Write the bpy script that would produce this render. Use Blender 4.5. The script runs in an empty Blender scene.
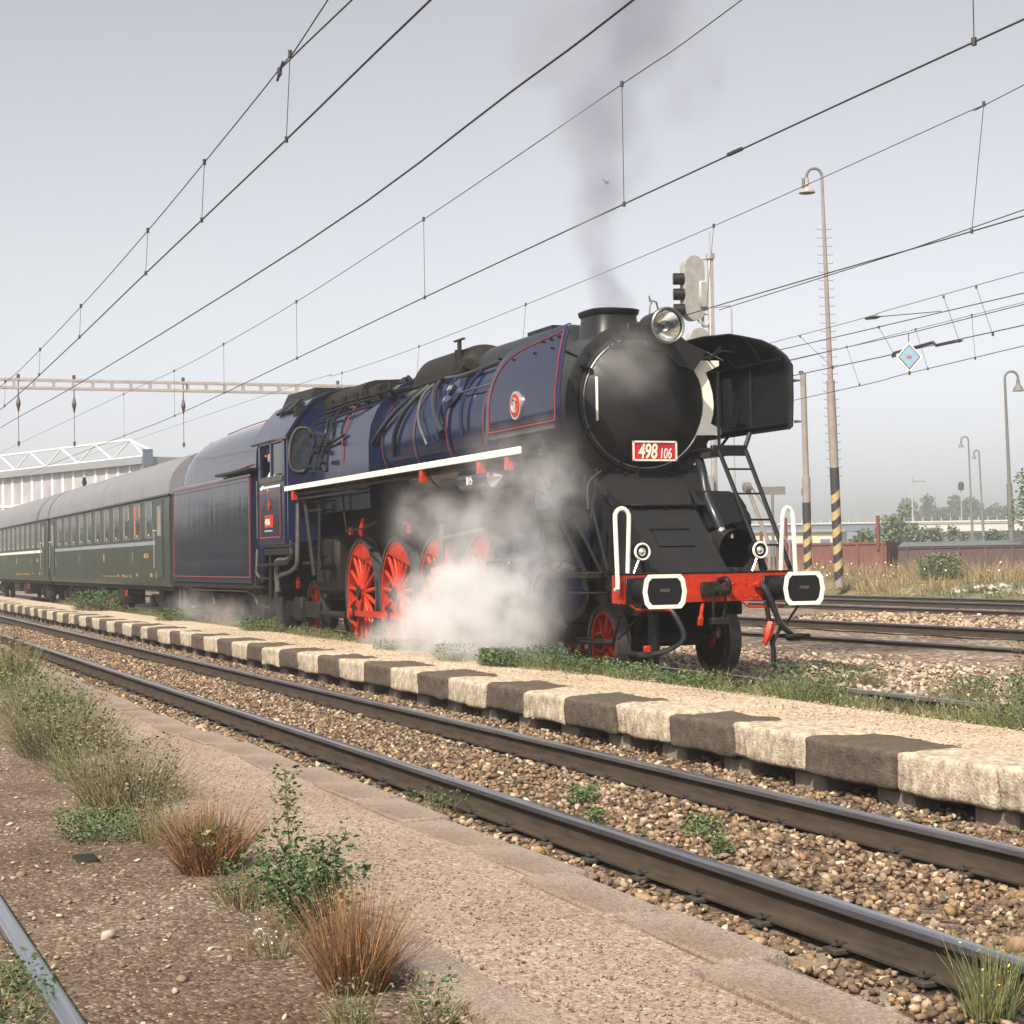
import bpy, math, random
import numpy as np
from mathutils import Vector, Matrix
random.seed(7); RNG = np.random.default_rng(11)
scene = bpy.context.scene
PI = math.pi

# ------------------------------------------------------------------ camera
CAM = Vector((18.528, -9.701, 1.455))
F = Vector((-0.93045318, 0.36553479, 0.02532175)); R = Vector((0.36521627, 0.93077828, -0.016397)); U = Vector((0.02956261, 0.00600873, 0.99954487))
cd = bpy.data.cameras.new('camera'); cam = bpy.data.objects.new('camera', cd); scene.collection.objects.link(cam)
cam.matrix_world = Matrix(((R.x, U.x, -F.x, CAM.x), (R.y, U.y, -F.y, CAM.y), (R.z, U.z, -F.z, CAM.z), (0, 0, 0, 1)))
cd.sensor_width = 36.0; cd.lens = 1815.24 / 1024 * 36.0; cd.clip_end = 6000; cd.clip_start = 0.05
scene.camera = cam

# ------------------------------------------------------------------ light
SUN = Vector((0.45, -0.52, 0.74)).normalized()
el = math.asin(SUN.z); az = math.atan2(SUN.x, SUN.y)
w = bpy.data.worlds.new('World'); scene.world = w; w.use_nodes = True
nt = w.node_tree; nt.nodes.clear()
sky = nt.nodes.new('ShaderNodeTexSky'); sky.sky_type = 'NISHITA'; sky.sun_disc = False
sky.sun_elevation = el; sky.sun_rotation = az; sky.air_density = 0.42; sky.dust_density = 3.25; sky.ozone_density = 1.0; sky.altitude = 200
bg = nt.nodes.new('ShaderNodeBackground'); bg.inputs[1].default_value = 0.15
wo = nt.nodes.new('ShaderNodeOutputWorld')
hs = nt.nodes.new('ShaderNodeHueSaturation'); hs.inputs['Saturation'].default_value = 0.18
nt.links.new(sky.outputs[0], hs.inputs['Color']); nt.links.new(hs.outputs[0], bg.inputs[0]); nt.links.new(bg.outputs[0], wo.inputs[0])
sd = bpy.data.lights.new('sun', 'SUN'); sd.energy = 5.0; sd.angle = math.radians(1.2); sd.color = (1.0, 0.90, 0.75)
so = bpy.data.objects.new('sun', sd); scene.collection.objects.link(so)
so.rotation_euler = SUN.to_track_quat('Z', 'Y').to_euler(); so.location = (0, -30, 40)
scene.view_settings.view_transform = 'Standard'; scene.view_settings.look = 'None'
scene.view_settings.exposure = 0.72; scene.view_settings.gamma = 1.0
scene.cycles.volume_step_rate = 1.0; scene.cycles.volume_max_steps = 256
scene.cycles.max_bounces = 8; scene.cycles.volume_bounces = 1; scene.cycles.transparent_max_bounces = 16

# ------------------------------------------------------------------ helpers
def proj(P):
    d = Vector(P) - CAM; q = d.dot(F)
    return 512 + 1815.24 * d.dot(R) / q, 512 - 1815.24 * d.dot(U) / q

def nodes(m):
    return m.node_tree.nodes, m.node_tree.links

def mat(name, col, rough=0.6, metal=0.0, col2=None, nscale=6.0, bump=0.0, bscale=60.0, rvar=0.0, coat=0.0, spec=0.5, stretch=None, tint=0.0, bstretch=None):
    m = bpy.data.materials.new(name); m.use_nodes = True
    N, L = nodes(m); b = N['Principled BSDF']
    b.inputs['Roughness'].default_value = rough; b.inputs['Metallic'].default_value = metal
    b.inputs['Coat Weight'].default_value = coat; b.inputs['Coat Roughness'].default_value = 0.04
    b.inputs['Specular IOR Level'].default_value = spec
    if col2 is None: col2 = tuple(c * 0.8 for c in col)
    tc = N.new('ShaderNodeTexCoord'); src = tc.outputs['Object']
    if stretch:
        mp = N.new('ShaderNodeMapping'); mp.inputs['Scale'].default_value = stretch; L.new(src, mp.inputs[0]); src = mp.outputs[0]
    n = N.new('ShaderNodeTexNoise'); n.inputs['Scale'].default_value = nscale; n.inputs['Detail'].default_value = 8; n.inputs['Roughness'].default_value = 0.65
    L.new(src, n.inputs['Vector'])
    rp = N.new('ShaderNodeMapRange'); rp.inputs[1].default_value = 0.32; rp.inputs[2].default_value = 0.68; L.new(n.outputs['Fac'], rp.inputs[0])
    mx = N.new('ShaderNodeMix'); mx.data_type = 'RGBA'; mx.inputs[6].default_value = (*col, 1); mx.inputs[7].default_value = (*col2, 1)
    L.new(rp.outputs[0], mx.inputs[0]); out = mx.outputs[2]
    if tint:
        at = N.new('ShaderNodeAttribute'); at.attribute_name = 'tint'
        m2 = N.new('ShaderNodeMix'); m2.data_type = 'RGBA'; m2.blend_type = 'MULTIPLY'; m2.inputs[0].default_value = 1
        L.new(out, m2.inputs[6]); L.new(at.outputs['Color'], m2.inputs[7]); out = m2.outputs[2]
    L.new(out, b.inputs['Base Color'])
    if rvar:
        r2 = N.new('ShaderNodeMapRange'); r2.inputs[3].default_value = max(0.02, rough - rvar); r2.inputs[4].default_value = rough + rvar
        L.new(n.outputs['Fac'], r2.inputs[0]); L.new(r2.outputs[0], b.inputs['Roughness'])
    if bump:
        n2 = N.new('ShaderNodeTexNoise'); n2.inputs['Scale'].default_value = bscale; n2.inputs['Detail'].default_value = 5
        if bstretch:
            mb_ = N.new('ShaderNodeMapping'); mb_.inputs['Scale'].default_value = bstretch; L.new(tc.outputs['Object'], mb_.inputs[0]); L.new(mb_.outputs[0], n2.inputs['Vector'])
        else: L.new(tc.outputs['Object'], n2.inputs['Vector'])
        bp = N.new('ShaderNodeBump'); bp.inputs['Strength'].default_value = 1.0; bp.inputs['Distance'].default_value = bump
        L.new(n2.outputs['Fac'], bp.inputs['Height']); L.new(bp.outputs[0], b.inputs['Normal'])
    return m

def gravel_mat(name, dark, mid, light, scale, bump, patch=None, rough=0.95):
    """stone-chip surface: every voronoi cell one chip with a colour of its own"""
    m = bpy.data.materials.new(name); m.use_nodes = True; N, L = nodes(m); b = N['Principled BSDF']
    b.inputs['Roughness'].default_value = rough; b.inputs['Specular IOR Level'].default_value = 0.25
    tc = N.new('ShaderNodeTexCoord')
    nz = N.new('ShaderNodeTexNoise'); nz.inputs['Scale'].default_value = scale * 0.7; nz.inputs['Detail'].default_value = 3
    L.new(tc.outputs['Object'], nz.inputs['Vector'])
    ad = N.new('ShaderNodeMix'); ad.data_type = 'VECTOR'; ad.inputs[0].default_value = 0.02
    L.new(tc.outputs['Object'], ad.inputs[4]); L.new(nz.outputs['Color'], ad.inputs[5])
    v = N.new('ShaderNodeTexVoronoi'); v.inputs['Scale'].default_value = scale; L.new(ad.outputs[1], v.inputs['Vector'])
    sp = N.new('ShaderNodeSeparateColor'); L.new(v.outputs['Color'], sp.inputs[0])
    cr = N.new('ShaderNodeValToRGB'); e = cr.color_ramp.elements
    e[0].position = 0.0; e[0].color = (*dark, 1); e[1].position = 1.0; e[1].color = (*light, 1)
    k = cr.color_ramp.elements.new(0.5); k.color = (*mid, 1); k = cr.color_ramp.elements.new(0.86); k.color = (*tuple(c * 1.15 for c in mid), 1)
    L.new(sp.outputs[0], cr.inputs[0]); out = cr.outputs[0]
    big = N.new('ShaderNodeTexNoise'); big.inputs['Scale'].default_value = 0.9; big.inputs['Detail'].default_value = 6; L.new(tc.outputs['Object'], big.inputs['Vector'])
    mr = N.new('ShaderNodeMapRange'); mr.inputs[1].default_value = 0.38; mr.inputs[2].default_value = 0.66; L.new(big.outputs['Fac'], mr.inputs[0])
    mx = N.new('ShaderNodeMix'); mx.data_type = 'RGBA'; mx.blend_type = 'MULTIPLY'; L.new(mr.outputs[0], mx.inputs[0]); L.new(out, mx.inputs[6])
    mx.inputs[7].default_value = (*(patch or (0.72, 0.68, 0.64)), 1); L.new(mx.outputs[2], b.inputs['Base Color'])
    bp = N.new('ShaderNodeBump'); bp.inputs['Strength'].default_value = 1.0; bp.inputs['Distance'].default_value = bump; bp.invert = True
    L.new(v.outputs['Distance'], bp.inputs['Height'])
    b2 = N.new('ShaderNodeBump'); b2.inputs['Distance'].default_value = bump * 3; b2.inputs['Strength'].default_value = 0.8
    n3 = N.new('ShaderNodeTexNoise'); n3.inputs['Scale'].default_value = scale / 6; n3.inputs['Detail'].default_value = 6; L.new(tc.outputs['Object'], n3.inputs['Vector'])
    L.new(n3.outputs['Fac'], b2.inputs['Height']); L.new(bp.outputs[0], b2.inputs['Normal']); L.new(b2.outputs[0], b.inputs['Normal'])
    return m

M = {}
M['blue'] = mat('gloss_blue_paint', (0.007, 0.012, 0.042), 0.17, col2=(0.010, 0.013, 0.032), nscale=3.0, rvar=0.12, coat=0.12, spec=0.30, bump=0.0035, bscale=4.0)
M['tender_blue'] = mat('tender_blue_paint', (0.006, 0.008, 0.028), 0.05, col2=(0.013, 0.012, 0.022), nscale=2.2, rvar=0.03, coat=0.3, spec=0.30, stretch=(9, 9, 0.7), bump=0.0045, bscale=1.0, bstretch=(4.5, 4.5, 0.55))
M['black'] = mat('satin_black_paint', (0.006, 0.007, 0.009), 0.42, spec=0.18, col2=(0.011, 0.011, 0.011), nscale=5, rvar=0.12, bump=0.0015, bscale=30)
M['grime'] = mat('grimy_black_iron', (0.008, 0.008, 0.008), 0.62, spec=0.15, col2=(0.022, 0.017, 0.013), nscale=8, bump=0.003, bscale=40)
M['smokebox'] = mat('matt_smokebox_black', (0.011, 0.012, 0.014), 0.36, spec=0.24, col2=(0.016, 0.015, 0.015), nscale=2.5, rvar=0.07, bump=0.0015, bscale=60)
M['lining'] = mat('dull_red_lining', (0.26, 0.035, 0.035), 0.5, spec=0.2)
M['red'] = mat('bright_red_paint', (0.46, 0.030, 0.006), 0.42, spec=0.22, col2=(0.21, 0.016, 0.008), nscale=11, rvar=0.15, bump=0.001, bscale=50)
M['deepred'] = mat('plate_red_enamel', (0.48, 0.012, 0.015), 0.3, col2=(0.42, 0.012, 0.015))
M['white'] = mat('cream_white_paint', (0.720, 0.711, 0.612), 0.4, col2=(0.630, 0.612, 0.522), nscale=9)
M['steel'] = mat('worn_wheel_steel', (0.20, 0.20, 0.20), 0.38, 0.75, col2=(0.11, 0.105, 0.10), nscale=7)
M['tyre'] = mat('oily_tyre_steel', (0.075, 0.075, 0.08), 0.42, 0.4, col2=(0.035, 0.033, 0.032), nscale=9)
M['silver'] = mat('polished_aluminium', (0.75, 0.74, 0.70), 0.25, 0.8)
M['lens'] = mat('lamp_reflector', (0.85, 0.85, 0.82), 0.12, 0.9)
M['glass'] = mat('dark_window_glass', (0.02, 0.025, 0.028), 0.05, spec=0.8)
M['pipe'] = mat('grey_brown_pipe', (0.10, 0.085, 0.075), 0.5, 0.3, col2=(0.05, 0.045, 0.04))
M['green'] = mat('coach_green_paint', (0.022, 0.036, 0.031), 0.34, spec=0.3, col2=(0.030, 0.042, 0.036), nscale=2, rvar=0.1, stretch=(1, 1, 0.3))
M['coachroof'] = mat('coach_grey_roof', (0.17, 0.17, 0.185), 0.6, col2=(0.13, 0.13, 0.14), nscale=1.4)
M['greystripe'] = mat('coach_grey_stripe', (0.22, 0.22, 0.26), 0.5)
M['yellow'] = mat('ochre_lettering', (0.26, 0.18, 0.06), 0.7)
M['curtain'] = mat('beige_curtain', (0.24, 0.20, 0.165), 0.9, col2=(0.13, 0.105, 0.09), nscale=9)
M['orange'] = mat('orange_curtain', (0.50, 0.13, 0.03), 0.9)
M['railhead'] = mat('bright_rail_head', (0.42, 0.44, 0.50), 0.24, 0.9, col2=(0.22, 0.22, 0.25), nscale=4, stretch=(0.3, 30, 1))
M['railrust'] = mat('brown_rail_web', (0.026, 0.020, 0.015), 0.85, spec=0.12, col2=(0.055, 0.040, 0.029), nscale=5, stretch=(0.6, 4, 4), bump=0.002, bscale=60)
M['clip'] = mat('dark_fastening_iron', (0.030, 0.023, 0.018), 0.8)
M['sleeper'] = mat('weathered_sleeper_concrete', (0.20, 0.17, 0.13), 0.9, col2=(0.12, 0.09, 0.065), nscale=9, bump=0.004, bscale=50)
M['slab'] = gravel_mat('path_slab_concrete', (0.150, 0.120, 0.098), (0.235, 0.190, 0.157), (0.31, 0.26, 0.215), 110, 0.003, (0.66, 0.60, 0.55))
M['block_white'] = mat('whitewashed_concrete', (0.50, 0.42, 0.32), 0.95, spec=0.15, col2=(0.17, 0.135, 0.10), nscale=16, bump=0.012, bscale=55, stretch=(1, 1, 0.6))
M['block_dark'] = mat('dark_concrete', (0.105, 0.082, 0.062), 0.95, spec=0.15, col2=(0.055, 0.043, 0.034), nscale=18, bump=0.010, bscale=60)
M['support'] = mat('support_concrete', (0.189, 0.158, 0.126), 0.95, col2=(0.119, 0.091, 0.070), nscale=8, bump=0.008, bscale=40)
M['path'] = gravel_mat('path_gravel', (0.150, 0.113, 0.088), (0.255, 0.198, 0.155), (0.37, 0.30, 0.245), 62, 0.006, (0.83, 0.80, 0.78))
M['sand'] = gravel_mat('platform_sand', (0.245, 0.187, 0.137), (0.403, 0.324, 0.238), (0.576, 0.504, 0.403), 55, 0.005, (0.80, 0.76, 0.72))
M['dirt'] = gravel_mat('stony_dirt', (0.050, 0.036, 0.026), (0.150, 0.110, 0.080), (0.38, 0.31, 0.245), 60, 0.010, (0.62, 0.55, 0.48))
M['bed'] = gravel_mat('ballast_bed', (0.028, 0.020, 0.014), (0.105, 0.073, 0.049), (0.280, 0.210, 0.147), 20, 0.03, (0.7, 0.62, 0.55))
M['palebed'] = gravel_mat('pale_ballast_bed', (0.063, 0.049, 0.038), (0.210, 0.161, 0.126), (0.462, 0.392, 0.322), 14, 0.03, (0.55, 0.47, 0.40))
M['field'] = gravel_mat('far_ground', (0.064, 0.068, 0.032), (0.128, 0.112, 0.060), (0.224, 0.184, 0.104), 3, 0.03, (0.7, 0.75, 0.6))
M['stone_tan'] = mat('tan_ballast_stone', (0.36, 0.28, 0.205), 0.95, spec=0.2, col2=(0.20, 0.15, 0.105), nscale=14, bump=0.004, bscale=120, tint=1)
M['stone_pale'] = mat('pale_ballast_stone', (0.435, 0.360, 0.277), 0.9, col2=(0.270, 0.210, 0.158), nscale=14, bump=0.004, bscale=120, tint=1)
M['leaf'] = mat('weed_leaf_green', (0.062, 0.105, 0.040), 0.6, spec=0.2, col2=(0.040, 0.070, 0.028), nscale=10, tint=1)
M['leafpale'] = mat('pale_weed_leaf', (0.10, 0.145, 0.065), 0.6, spec=0.2, col2=(0.065, 0.10, 0.045), nscale=10, tint=1)
M['grass'] = mat('green_grass_blade', (0.085, 0.12, 0.045), 0.7, col2=(0.15, 0.14, 0.07), nscale=8, tint=1)
M['straw'] = mat('rusty_dry_grass', (0.235, 0.125, 0.070), 0.7, spec=0.2, col2=(0.155, 0.10, 0.058), nscale=8, tint=1)
M['greyweed'] = mat('grey_green_weed', (0.095, 0.10, 0.055), 0.8, col2=(0.16, 0.12, 0.075), nscale=8, tint=1)
M['stem'] = mat('weed_stem', (0.15, 0.13, 0.07), 0.8)
M['petal'] = mat('pale_flower', (0.75, 0.72, 0.62), 0.8)
M['ypetal'] = mat('yellow_flower', (0.75, 0.55, 0.08), 0.8)
M['treeleaf'] = mat('tree_foliage', (0.045, 0.07, 0.035), 0.8, col2=(0.04, 0.065, 0.03), nscale=0.7, tint=1)
M['bushleaf'] = mat('bush_foliage', (0.11, 0.15, 0.08), 0.8, col2=(0.07, 0.10, 0.05), nscale=0.6, tint=1)
M['bark'] = mat('bark', (0.10, 0.08, 0.06), 0.9)
M['postpink'] = mat('faded_post_concrete', (0.235, 0.20, 0.18), 0.8, col2=(0.17, 0.145, 0.13), nscale=3)
M['postgrey'] = mat('galvanised_grey_post', (0.10, 0.10, 0.095), 0.7, col2=(0.12, 0.11, 0.10))
M['wire'] = mat('dark_copper_wire', (0.045, 0.04, 0.04), 0.6, 0.4)
M['gantry'] = mat('cream_gantry_steel', (0.34, 0.30, 0.27), 0.7, col2=(0.24, 0.20, 0.18))
M['insul'] = mat('brown_insulator', (0.06, 0.03, 0.025), 0.4)
M['signal'] = mat('pale_signal_grey', (0.31, 0.30, 0.285), 0.6, col2=(0.22, 0.21, 0.20))
M['wagon'] = mat('oxide_wagon_red', (0.14, 0.042, 0.03), 0.8, col2=(0.085, 0.035, 0.028), nscale=2, stretch=(3, 3, 0.6))
M['wagondark'] = mat('dark_wagon_side', (0.07, 0.035, 0.035), 0.8, col2=(0.045, 0.028, 0.03), nscale=2, stretch=(3, 3, 0.6))
M['wagontop'] = mat('grey_load_sheet', (0.09, 0.10, 0.11), 0.7)
M['stake'] = mat('red_oxide_stake', (0.12, 0.03, 0.024), 0.8)
M['concrete'] = mat('pale_bridge_concrete', (0.440, 0.432, 0.400), 0.8, col2=(0.360, 0.352, 0.328), nscale=0.3)
M['steelblue'] = mat('blue_grey_girder', (0.09, 0.12, 0.17), 0.7)
M['hallwhite'] = mat('white_hall_frame', (0.585, 0.562, 0.525), 0.7)
M['hallpanel'] = mat('greyish_hall_panel', (0.22, 0.21, 0.225), 0.5, col2=(0.35, 0.34, 0.36), nscale=0.5)
M['hallroof'] = mat('grey_hall_roof', (0.20, 0.205, 0.22), 0.7)
M['cream'] = mat('cream_render', (0.496, 0.440, 0.336), 0.8, nscale=0.4)
M['yblack'] = mat('stripe_black', (0.02, 0.02, 0.025), 0.6)
M['ystripe'] = mat('stripe_yellow', (0.36, 0.26, 0.11), 0.7)
M['signblue'] = mat('pale_blue_enamel', (0.22, 0.34, 0.45), 0.4)
M['skin'] = mat('skin', (0.55, 0.28, 0.17), 0.6)
M['shirt'] = mat('pale_work_shirt', (0.60, 0.58, 0.50), 0.9)
M['rubber'] = mat('black_hose_rubber', (0.018, 0.019, 0.024), 0.30)
M['debris'] = mat('dark_broken_stone', (0.16, 0.14, 0.12), 0.9, nscale=4, tint=1)

def finish(me, ang=38):
    for p in me.polygons: p.use_smooth = True
    try: me.set_sharp_from_angle(angle=math.radians(ang))
    except Exception: pass

def wloc(o):
    v = Vector((0, 0, 0))
    while o is not None: v = v + o.location; o = o.parent
    return v

SPLIT = dict(cylinder_flange=1, lineside_pipe=1, pipe_valve=2, injector_valve=2, deflector_stay=1, rail_guard=1, curtain=1, deflector_rib=1, deflector_bolt=1, ring_bracket=1, gangway_screen=1, filler_lid=1, rear_buffer=2, coach_buffer=2, gutter=1, rod_bearing=1, water_hose=1, roof_hatch=1, tender_bogie=1, tender_lining=1, cab_lining=1, brake_pipe=1, oil_pipe=1, casing_cover=1, safety_valve=2, front_side_step=1, cylinder_step=1, pipe_union=1, wire_fitting=1, signal_box=1, sill_lining=1, wagon_wheelset=3, cab_handrail=1, under_board_pipe=1, trailing_truck_frame=1, post_insulator=1)
class MB:
    def __init__(s): s.v = []; s.f = []; s.marks = []
    def add(s, vs, fs):
        k = len(s.v); s.marks.append((k, len(s.f))); s.v += [tuple(a) for a in vs]; s.f += [tuple(i + k for i in f) for f in fs]; return s
    def box(s, x0, x1, y0, y1, z0, z1, T=None):
        vs = [(x, y, z) for x in (x0, x1) for y in (y0, y1) for z in (z0, z1)]
        if T is not None: vs = [T @ Vector(a) for a in vs]
        return s.add(vs, [(0, 1, 3, 2), (4, 6, 7, 5), (0, 4, 5, 1), (2, 3, 7, 6), (0, 2, 6, 4), (1, 5, 7, 3)])
    def rbox(s, x0, x1, y0, y1, z0, z1, r=0.02):
        # box with chamfered edges
        X = (x0, x0 + r, x1 - r, x1); Y = (y0, y0 + r, y1 - r, y1); Z = (z0, z0 + r, z1 - r, z1)
        vs = []; idx = {}
        def g(i, j, k):
            if (i, j, k) not in idx: idx[(i, j, k)] = len(vs); vs.append((X[i], Y[j], Z[k]))
            return idx[(i, j, k)]
        fs = []
        I = (1, 2)
        for i, o in ((0, 1), (3, 0)):
            q = [g(i, 1, 1), g(i, 1, 2), g(i, 2, 2), g(i, 2, 1)]; fs.append(q if i == 0 else q[::-1])
        for j in (0, 3):
            q = [g(1, j, 1), g(2, j, 1), g(2, j, 2), g(1, j, 2)]; fs.append(q if j == 0 else q[::-1])
        for k in (0, 3):
            q = [g(1, 1, k), g(1, 2, k), g(2, 2, k), g(2, 1, k)]; fs.append(q if k == 0 else q[::-1])
        for i, a in ((0, 1), (3, 2)):
            for j, b in ((0, 1), (3, 2)):
                fs.append([g(i, b, 1), g(i, b, 2), g(a, j, 2), g(a, j, 1)])
            for k, c in ((0, 1), (3, 2)):
                fs.append([g(i, 1, c), g(i, 2, c), g(a, 2, k), g(a, 1, k)])
        for j, b in ((0, 1), (3, 2)):
            for k, c in ((0, 1), (3, 2)):
                fs.append([g(1, j, c), g(2, j, c), g(2, b, k), g(1, b, k)])
        for i, a in ((0, 1), (3, 2)):
            for j, b in ((0, 1), (3, 2)):
                for k, c in ((0, 1), (3, 2)):
                    fs.append([g(i, b, c), g(a, j, c), g(a, b, k)])
        return s.add(vs, fs)
    def cyl(s, p, q, r, r2=None, n=12, caps=True):
        p = Vector(p); q = Vector(q); r2 = r if r2 is None else r2
        d = (q - p).normalized(); a = d.orthogonal().normalized(); b = d.cross(a)
        vs = [p + (a * math.cos(2 * PI * i / n) + b * math.sin(2 * PI * i / n)) * r for i in range(n)]
        vs += [q + (a * math.cos(2 * PI * i / n) + b * math.sin(2 * PI * i / n)) * r2 for i in range(n)]
        fs = [(i, (i + 1) % n, n + (i + 1) % n, n + i) for i in range(n)]
        if caps: fs += [tuple(range(n))[::-1], tuple(range(n, 2 * n))]
        return s.add(vs, fs)
    def tube(s, pts, r, n=6, caps=True):
        P = [Vector(p) for p in pts]; m = len(P); vs = []; prev = None
        for i in range(m):
            d = (P[min(i + 1, m - 1)] - P[max(i - 1, 0)]).normalized()
            a = d.orthogonal().normalized() if prev is None else (prev - d * prev.dot(d)).normalized()
            prev = a; b = d.cross(a); rr = r[i] if isinstance(r, (list, tuple)) else r
            vs += [P[i] + (a * math.cos(2 * PI * k / n) + b * math.sin(2 * PI * k / n)) * rr for k in range(n)]
        fs = [(i * n + k, i * n + (k + 1) % n, (i + 1) * n + (k + 1) % n, (i + 1) * n + k) for i in range(m - 1) for k in range(n)]
        if caps: fs += [tuple(range(n))[::-1], tuple(range((m - 1) * n, m * n))]
        return s.add(vs, fs)
    def lathe(s, prof, o, axis='x', n=32, a0=0.0, a1=2 * PI, close=True):
        """prof: (height along axis, radius)"""
        full = abs(a1 - a0 - 2 * PI) < 1e-6; k = n if full else n + 1; vs = []
        for h, r in prof:
            for i in range(k):
                t = a0 + (a1 - a0) * i / n; c, q = math.cos(t) * r, math.sin(t) * r
                if axis == 'x': vs.append((o[0] + h, o[1] + c, o[2] + q))
                elif axis == 'y': vs.append((o[0] + c, o[1] + h, o[2] + q))
                else: vs.append((o[0] + c, o[1] + q, o[2] + h))
        fs = []
        for j in range(len(prof) - 1):
            for i in range(n):
                fs.append((j * k + i, j * k + (i + 1) % k, (j + 1) * k + (i + 1) % k, (j + 1) * k + i))
        return s.add(vs, fs)
    def prism(s, poly, axis, a, b):
        """extrude a 2-D polygon: axis 'x' -> (y,z), 'y' -> (x,z), 'z' -> (x,y)"""
        f = {'x': lambda u, v, t: (t, u, v), 'y': lambda u, v, t: (u, t, v), 'z': lambda u, v, t: (u, v, t)}[axis]
        n = len(poly); vs = [f(u, v, a) for u, v in poly] + [f(u, v, b) for u, v in poly]
        return s.add(vs, [tuple(range(n))[::-1], tuple(range(n, 2 * n))] + [(i, (i + 1) % n, n + (i + 1) % n, n + i) for i in range(n)])
    def loft(s, secs, caps=True):
        n = len(secs[0]); vs = [p for q in secs for p in q]
        fs = [(j * n + i, j * n + (i + 1) % n, (j + 1) * n + (i + 1) % n, (j + 1) * n + i) for j in range(len(secs) - 1) for i in range(n)]
        if caps: fs += [tuple(range(n))[::-1], tuple(range((len(secs) - 1) * n, len(secs) * n))]
        return s.add(vs, fs)
    def sheet(s, rows):
        m, n = len(rows), len(rows[0])
        return s.add([p for r in rows for p in r], [(j * n + i, j * n + i + 1, (j + 1) * n + i + 1, (j + 1) * n + i) for j in range(m - 1) for i in range(n - 1)])
    def build(s, name, m, parent=None, at=None, ang=38, solid=0.0, label=None):
        if name in SPLIT and len(s.marks) > SPLIT[name]:
            mk = s.marks + [(len(s.v), len(s.f))]; first = None; st_ = SPLIT[name]
            for i in range(0, len(s.marks), st_):
                a_, b_ = mk[i], mk[min(i + st_, len(s.marks))]; p = MB(); p.v = s.v[a_[0]:b_[0]]; p.f = [tuple(q - a_[0] for q in f) for f in s.f[a_[1]:b_[1]]]
                o = p.build(name, m, parent, at, ang, solid, label); first = first or o
            return first
        o0 = wloc(parent) if parent is not None else Vector((0, 0, 0))
        a = Vector(at) if at is not None else Vector((0, 0, 0))      # part origin in world space
        if at is None: a = o0.copy() if parent is not None else Vector((0, 0, 0))
        me = bpy.data.meshes.new(name)
        me.from_pydata([(x - a.x, y - a.y, z - a.z) for x, y, z in s.v], [], s.f); me.validate()
        import bmesh
        bm = bmesh.new(); bm.from_mesh(me); bmesh.ops.recalc_face_normals(bm, faces=bm.faces); bm.to_mesh(me); bm.free()
        finish(me, ang); me.materials.append(m)
        o = bpy.data.objects.new(name, me); scene.collection.objects.link(o)
        o.location = a - o0
        if parent is not None: o.parent = parent
        if solid:
            md = o.modifiers.new('thickness', 'SOLIDIFY'); md.thickness = solid; md.offset = 0
        if label: o['label'] = label
        return o

def tag(o, label=None, cat=None, group=None, kind=None):
    if label: o['label'] = label
    if cat: o['category'] = cat
    if group: o['group'] = group
    if kind: o['kind'] = kind
    return o
def thing(name, label, cat, loc=(0, 0, 0), group=None):
    o = bpy.data.objects.new(name, None); scene.collection.objects.link(o); o.location = loc; o.empty_display_size = 0.3
    return tag(o, label, cat, group)
def copy_tree(o, parent=None):
    c = o.copy(); scene.collection.objects.link(c)
    if parent is not None: c.parent = parent
    for ch in list(o.children): copy_tree(ch, c)
    return c
def bulk(name, V, Fq, m, tint=None, at=(0, 0, 0), parent=None, smooth=False):
    """numpy mesh: V (n,3), Fq (k,3|4)"""
    me = bpy.data.meshes.new(name); n = len(V); k, w_ = Fq.shape
    me.vertices.add(n); me.vertices.foreach_set('co', (V - np.array(at)).astype(np.float32).ravel())
    me.loops.add(k * w_); me.loops.foreach_set('vertex_index', Fq.astype(np.int32).ravel())
    me.polygons.add(k); me.polygons.foreach_set('loop_start', np.arange(0, k * w_, w_, dtype=np.int32)); me.polygons.foreach_set('loop_total', np.full(k, w_, dtype=np.int32))
    if smooth: me.polygons.foreach_set('use_smooth', np.ones(k, dtype=bool))
    me.update(calc_edges=True)
    if tint is not None:
        a = me.attributes.new('tint', 'FLOAT_COLOR', 'POINT'); a.data.foreach_set('color', np.c_[tint, np.ones(n)].astype(np.float32).ravel())
    me.materials.append(m); o = bpy.data.objects.new(name, me); scene.collection.objects.link(o); o.location = at
    if parent is not None: o.parent = parent; o.location = Vector(at) - wloc(parent)
    return o
ORD = ['first', 'second', 'third', 'fourth', 'fifth', 'sixth', 'seventh', 'eighth', 'ninth', 'tenth', 'eleventh', 'twelfth', 'thirteenth', 'fourteenth', 'fifteenth', 'sixteenth', 'seventeenth', 'eighteenth', 'nineteenth', 'twentieth'] + ['twenty-' + q for q in ('first', 'second', 'third', 'fourth', 'fifth', 'sixth', 'seventh', 'eighth', 'ninth')] + ['thirtieth'] + ['thirty-' + q for q in ('first', 'second', 'third', 'fourth', 'fifth', 'sixth', 'seventh', 'eighth', 'ninth')] + ['fortieth']

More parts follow.
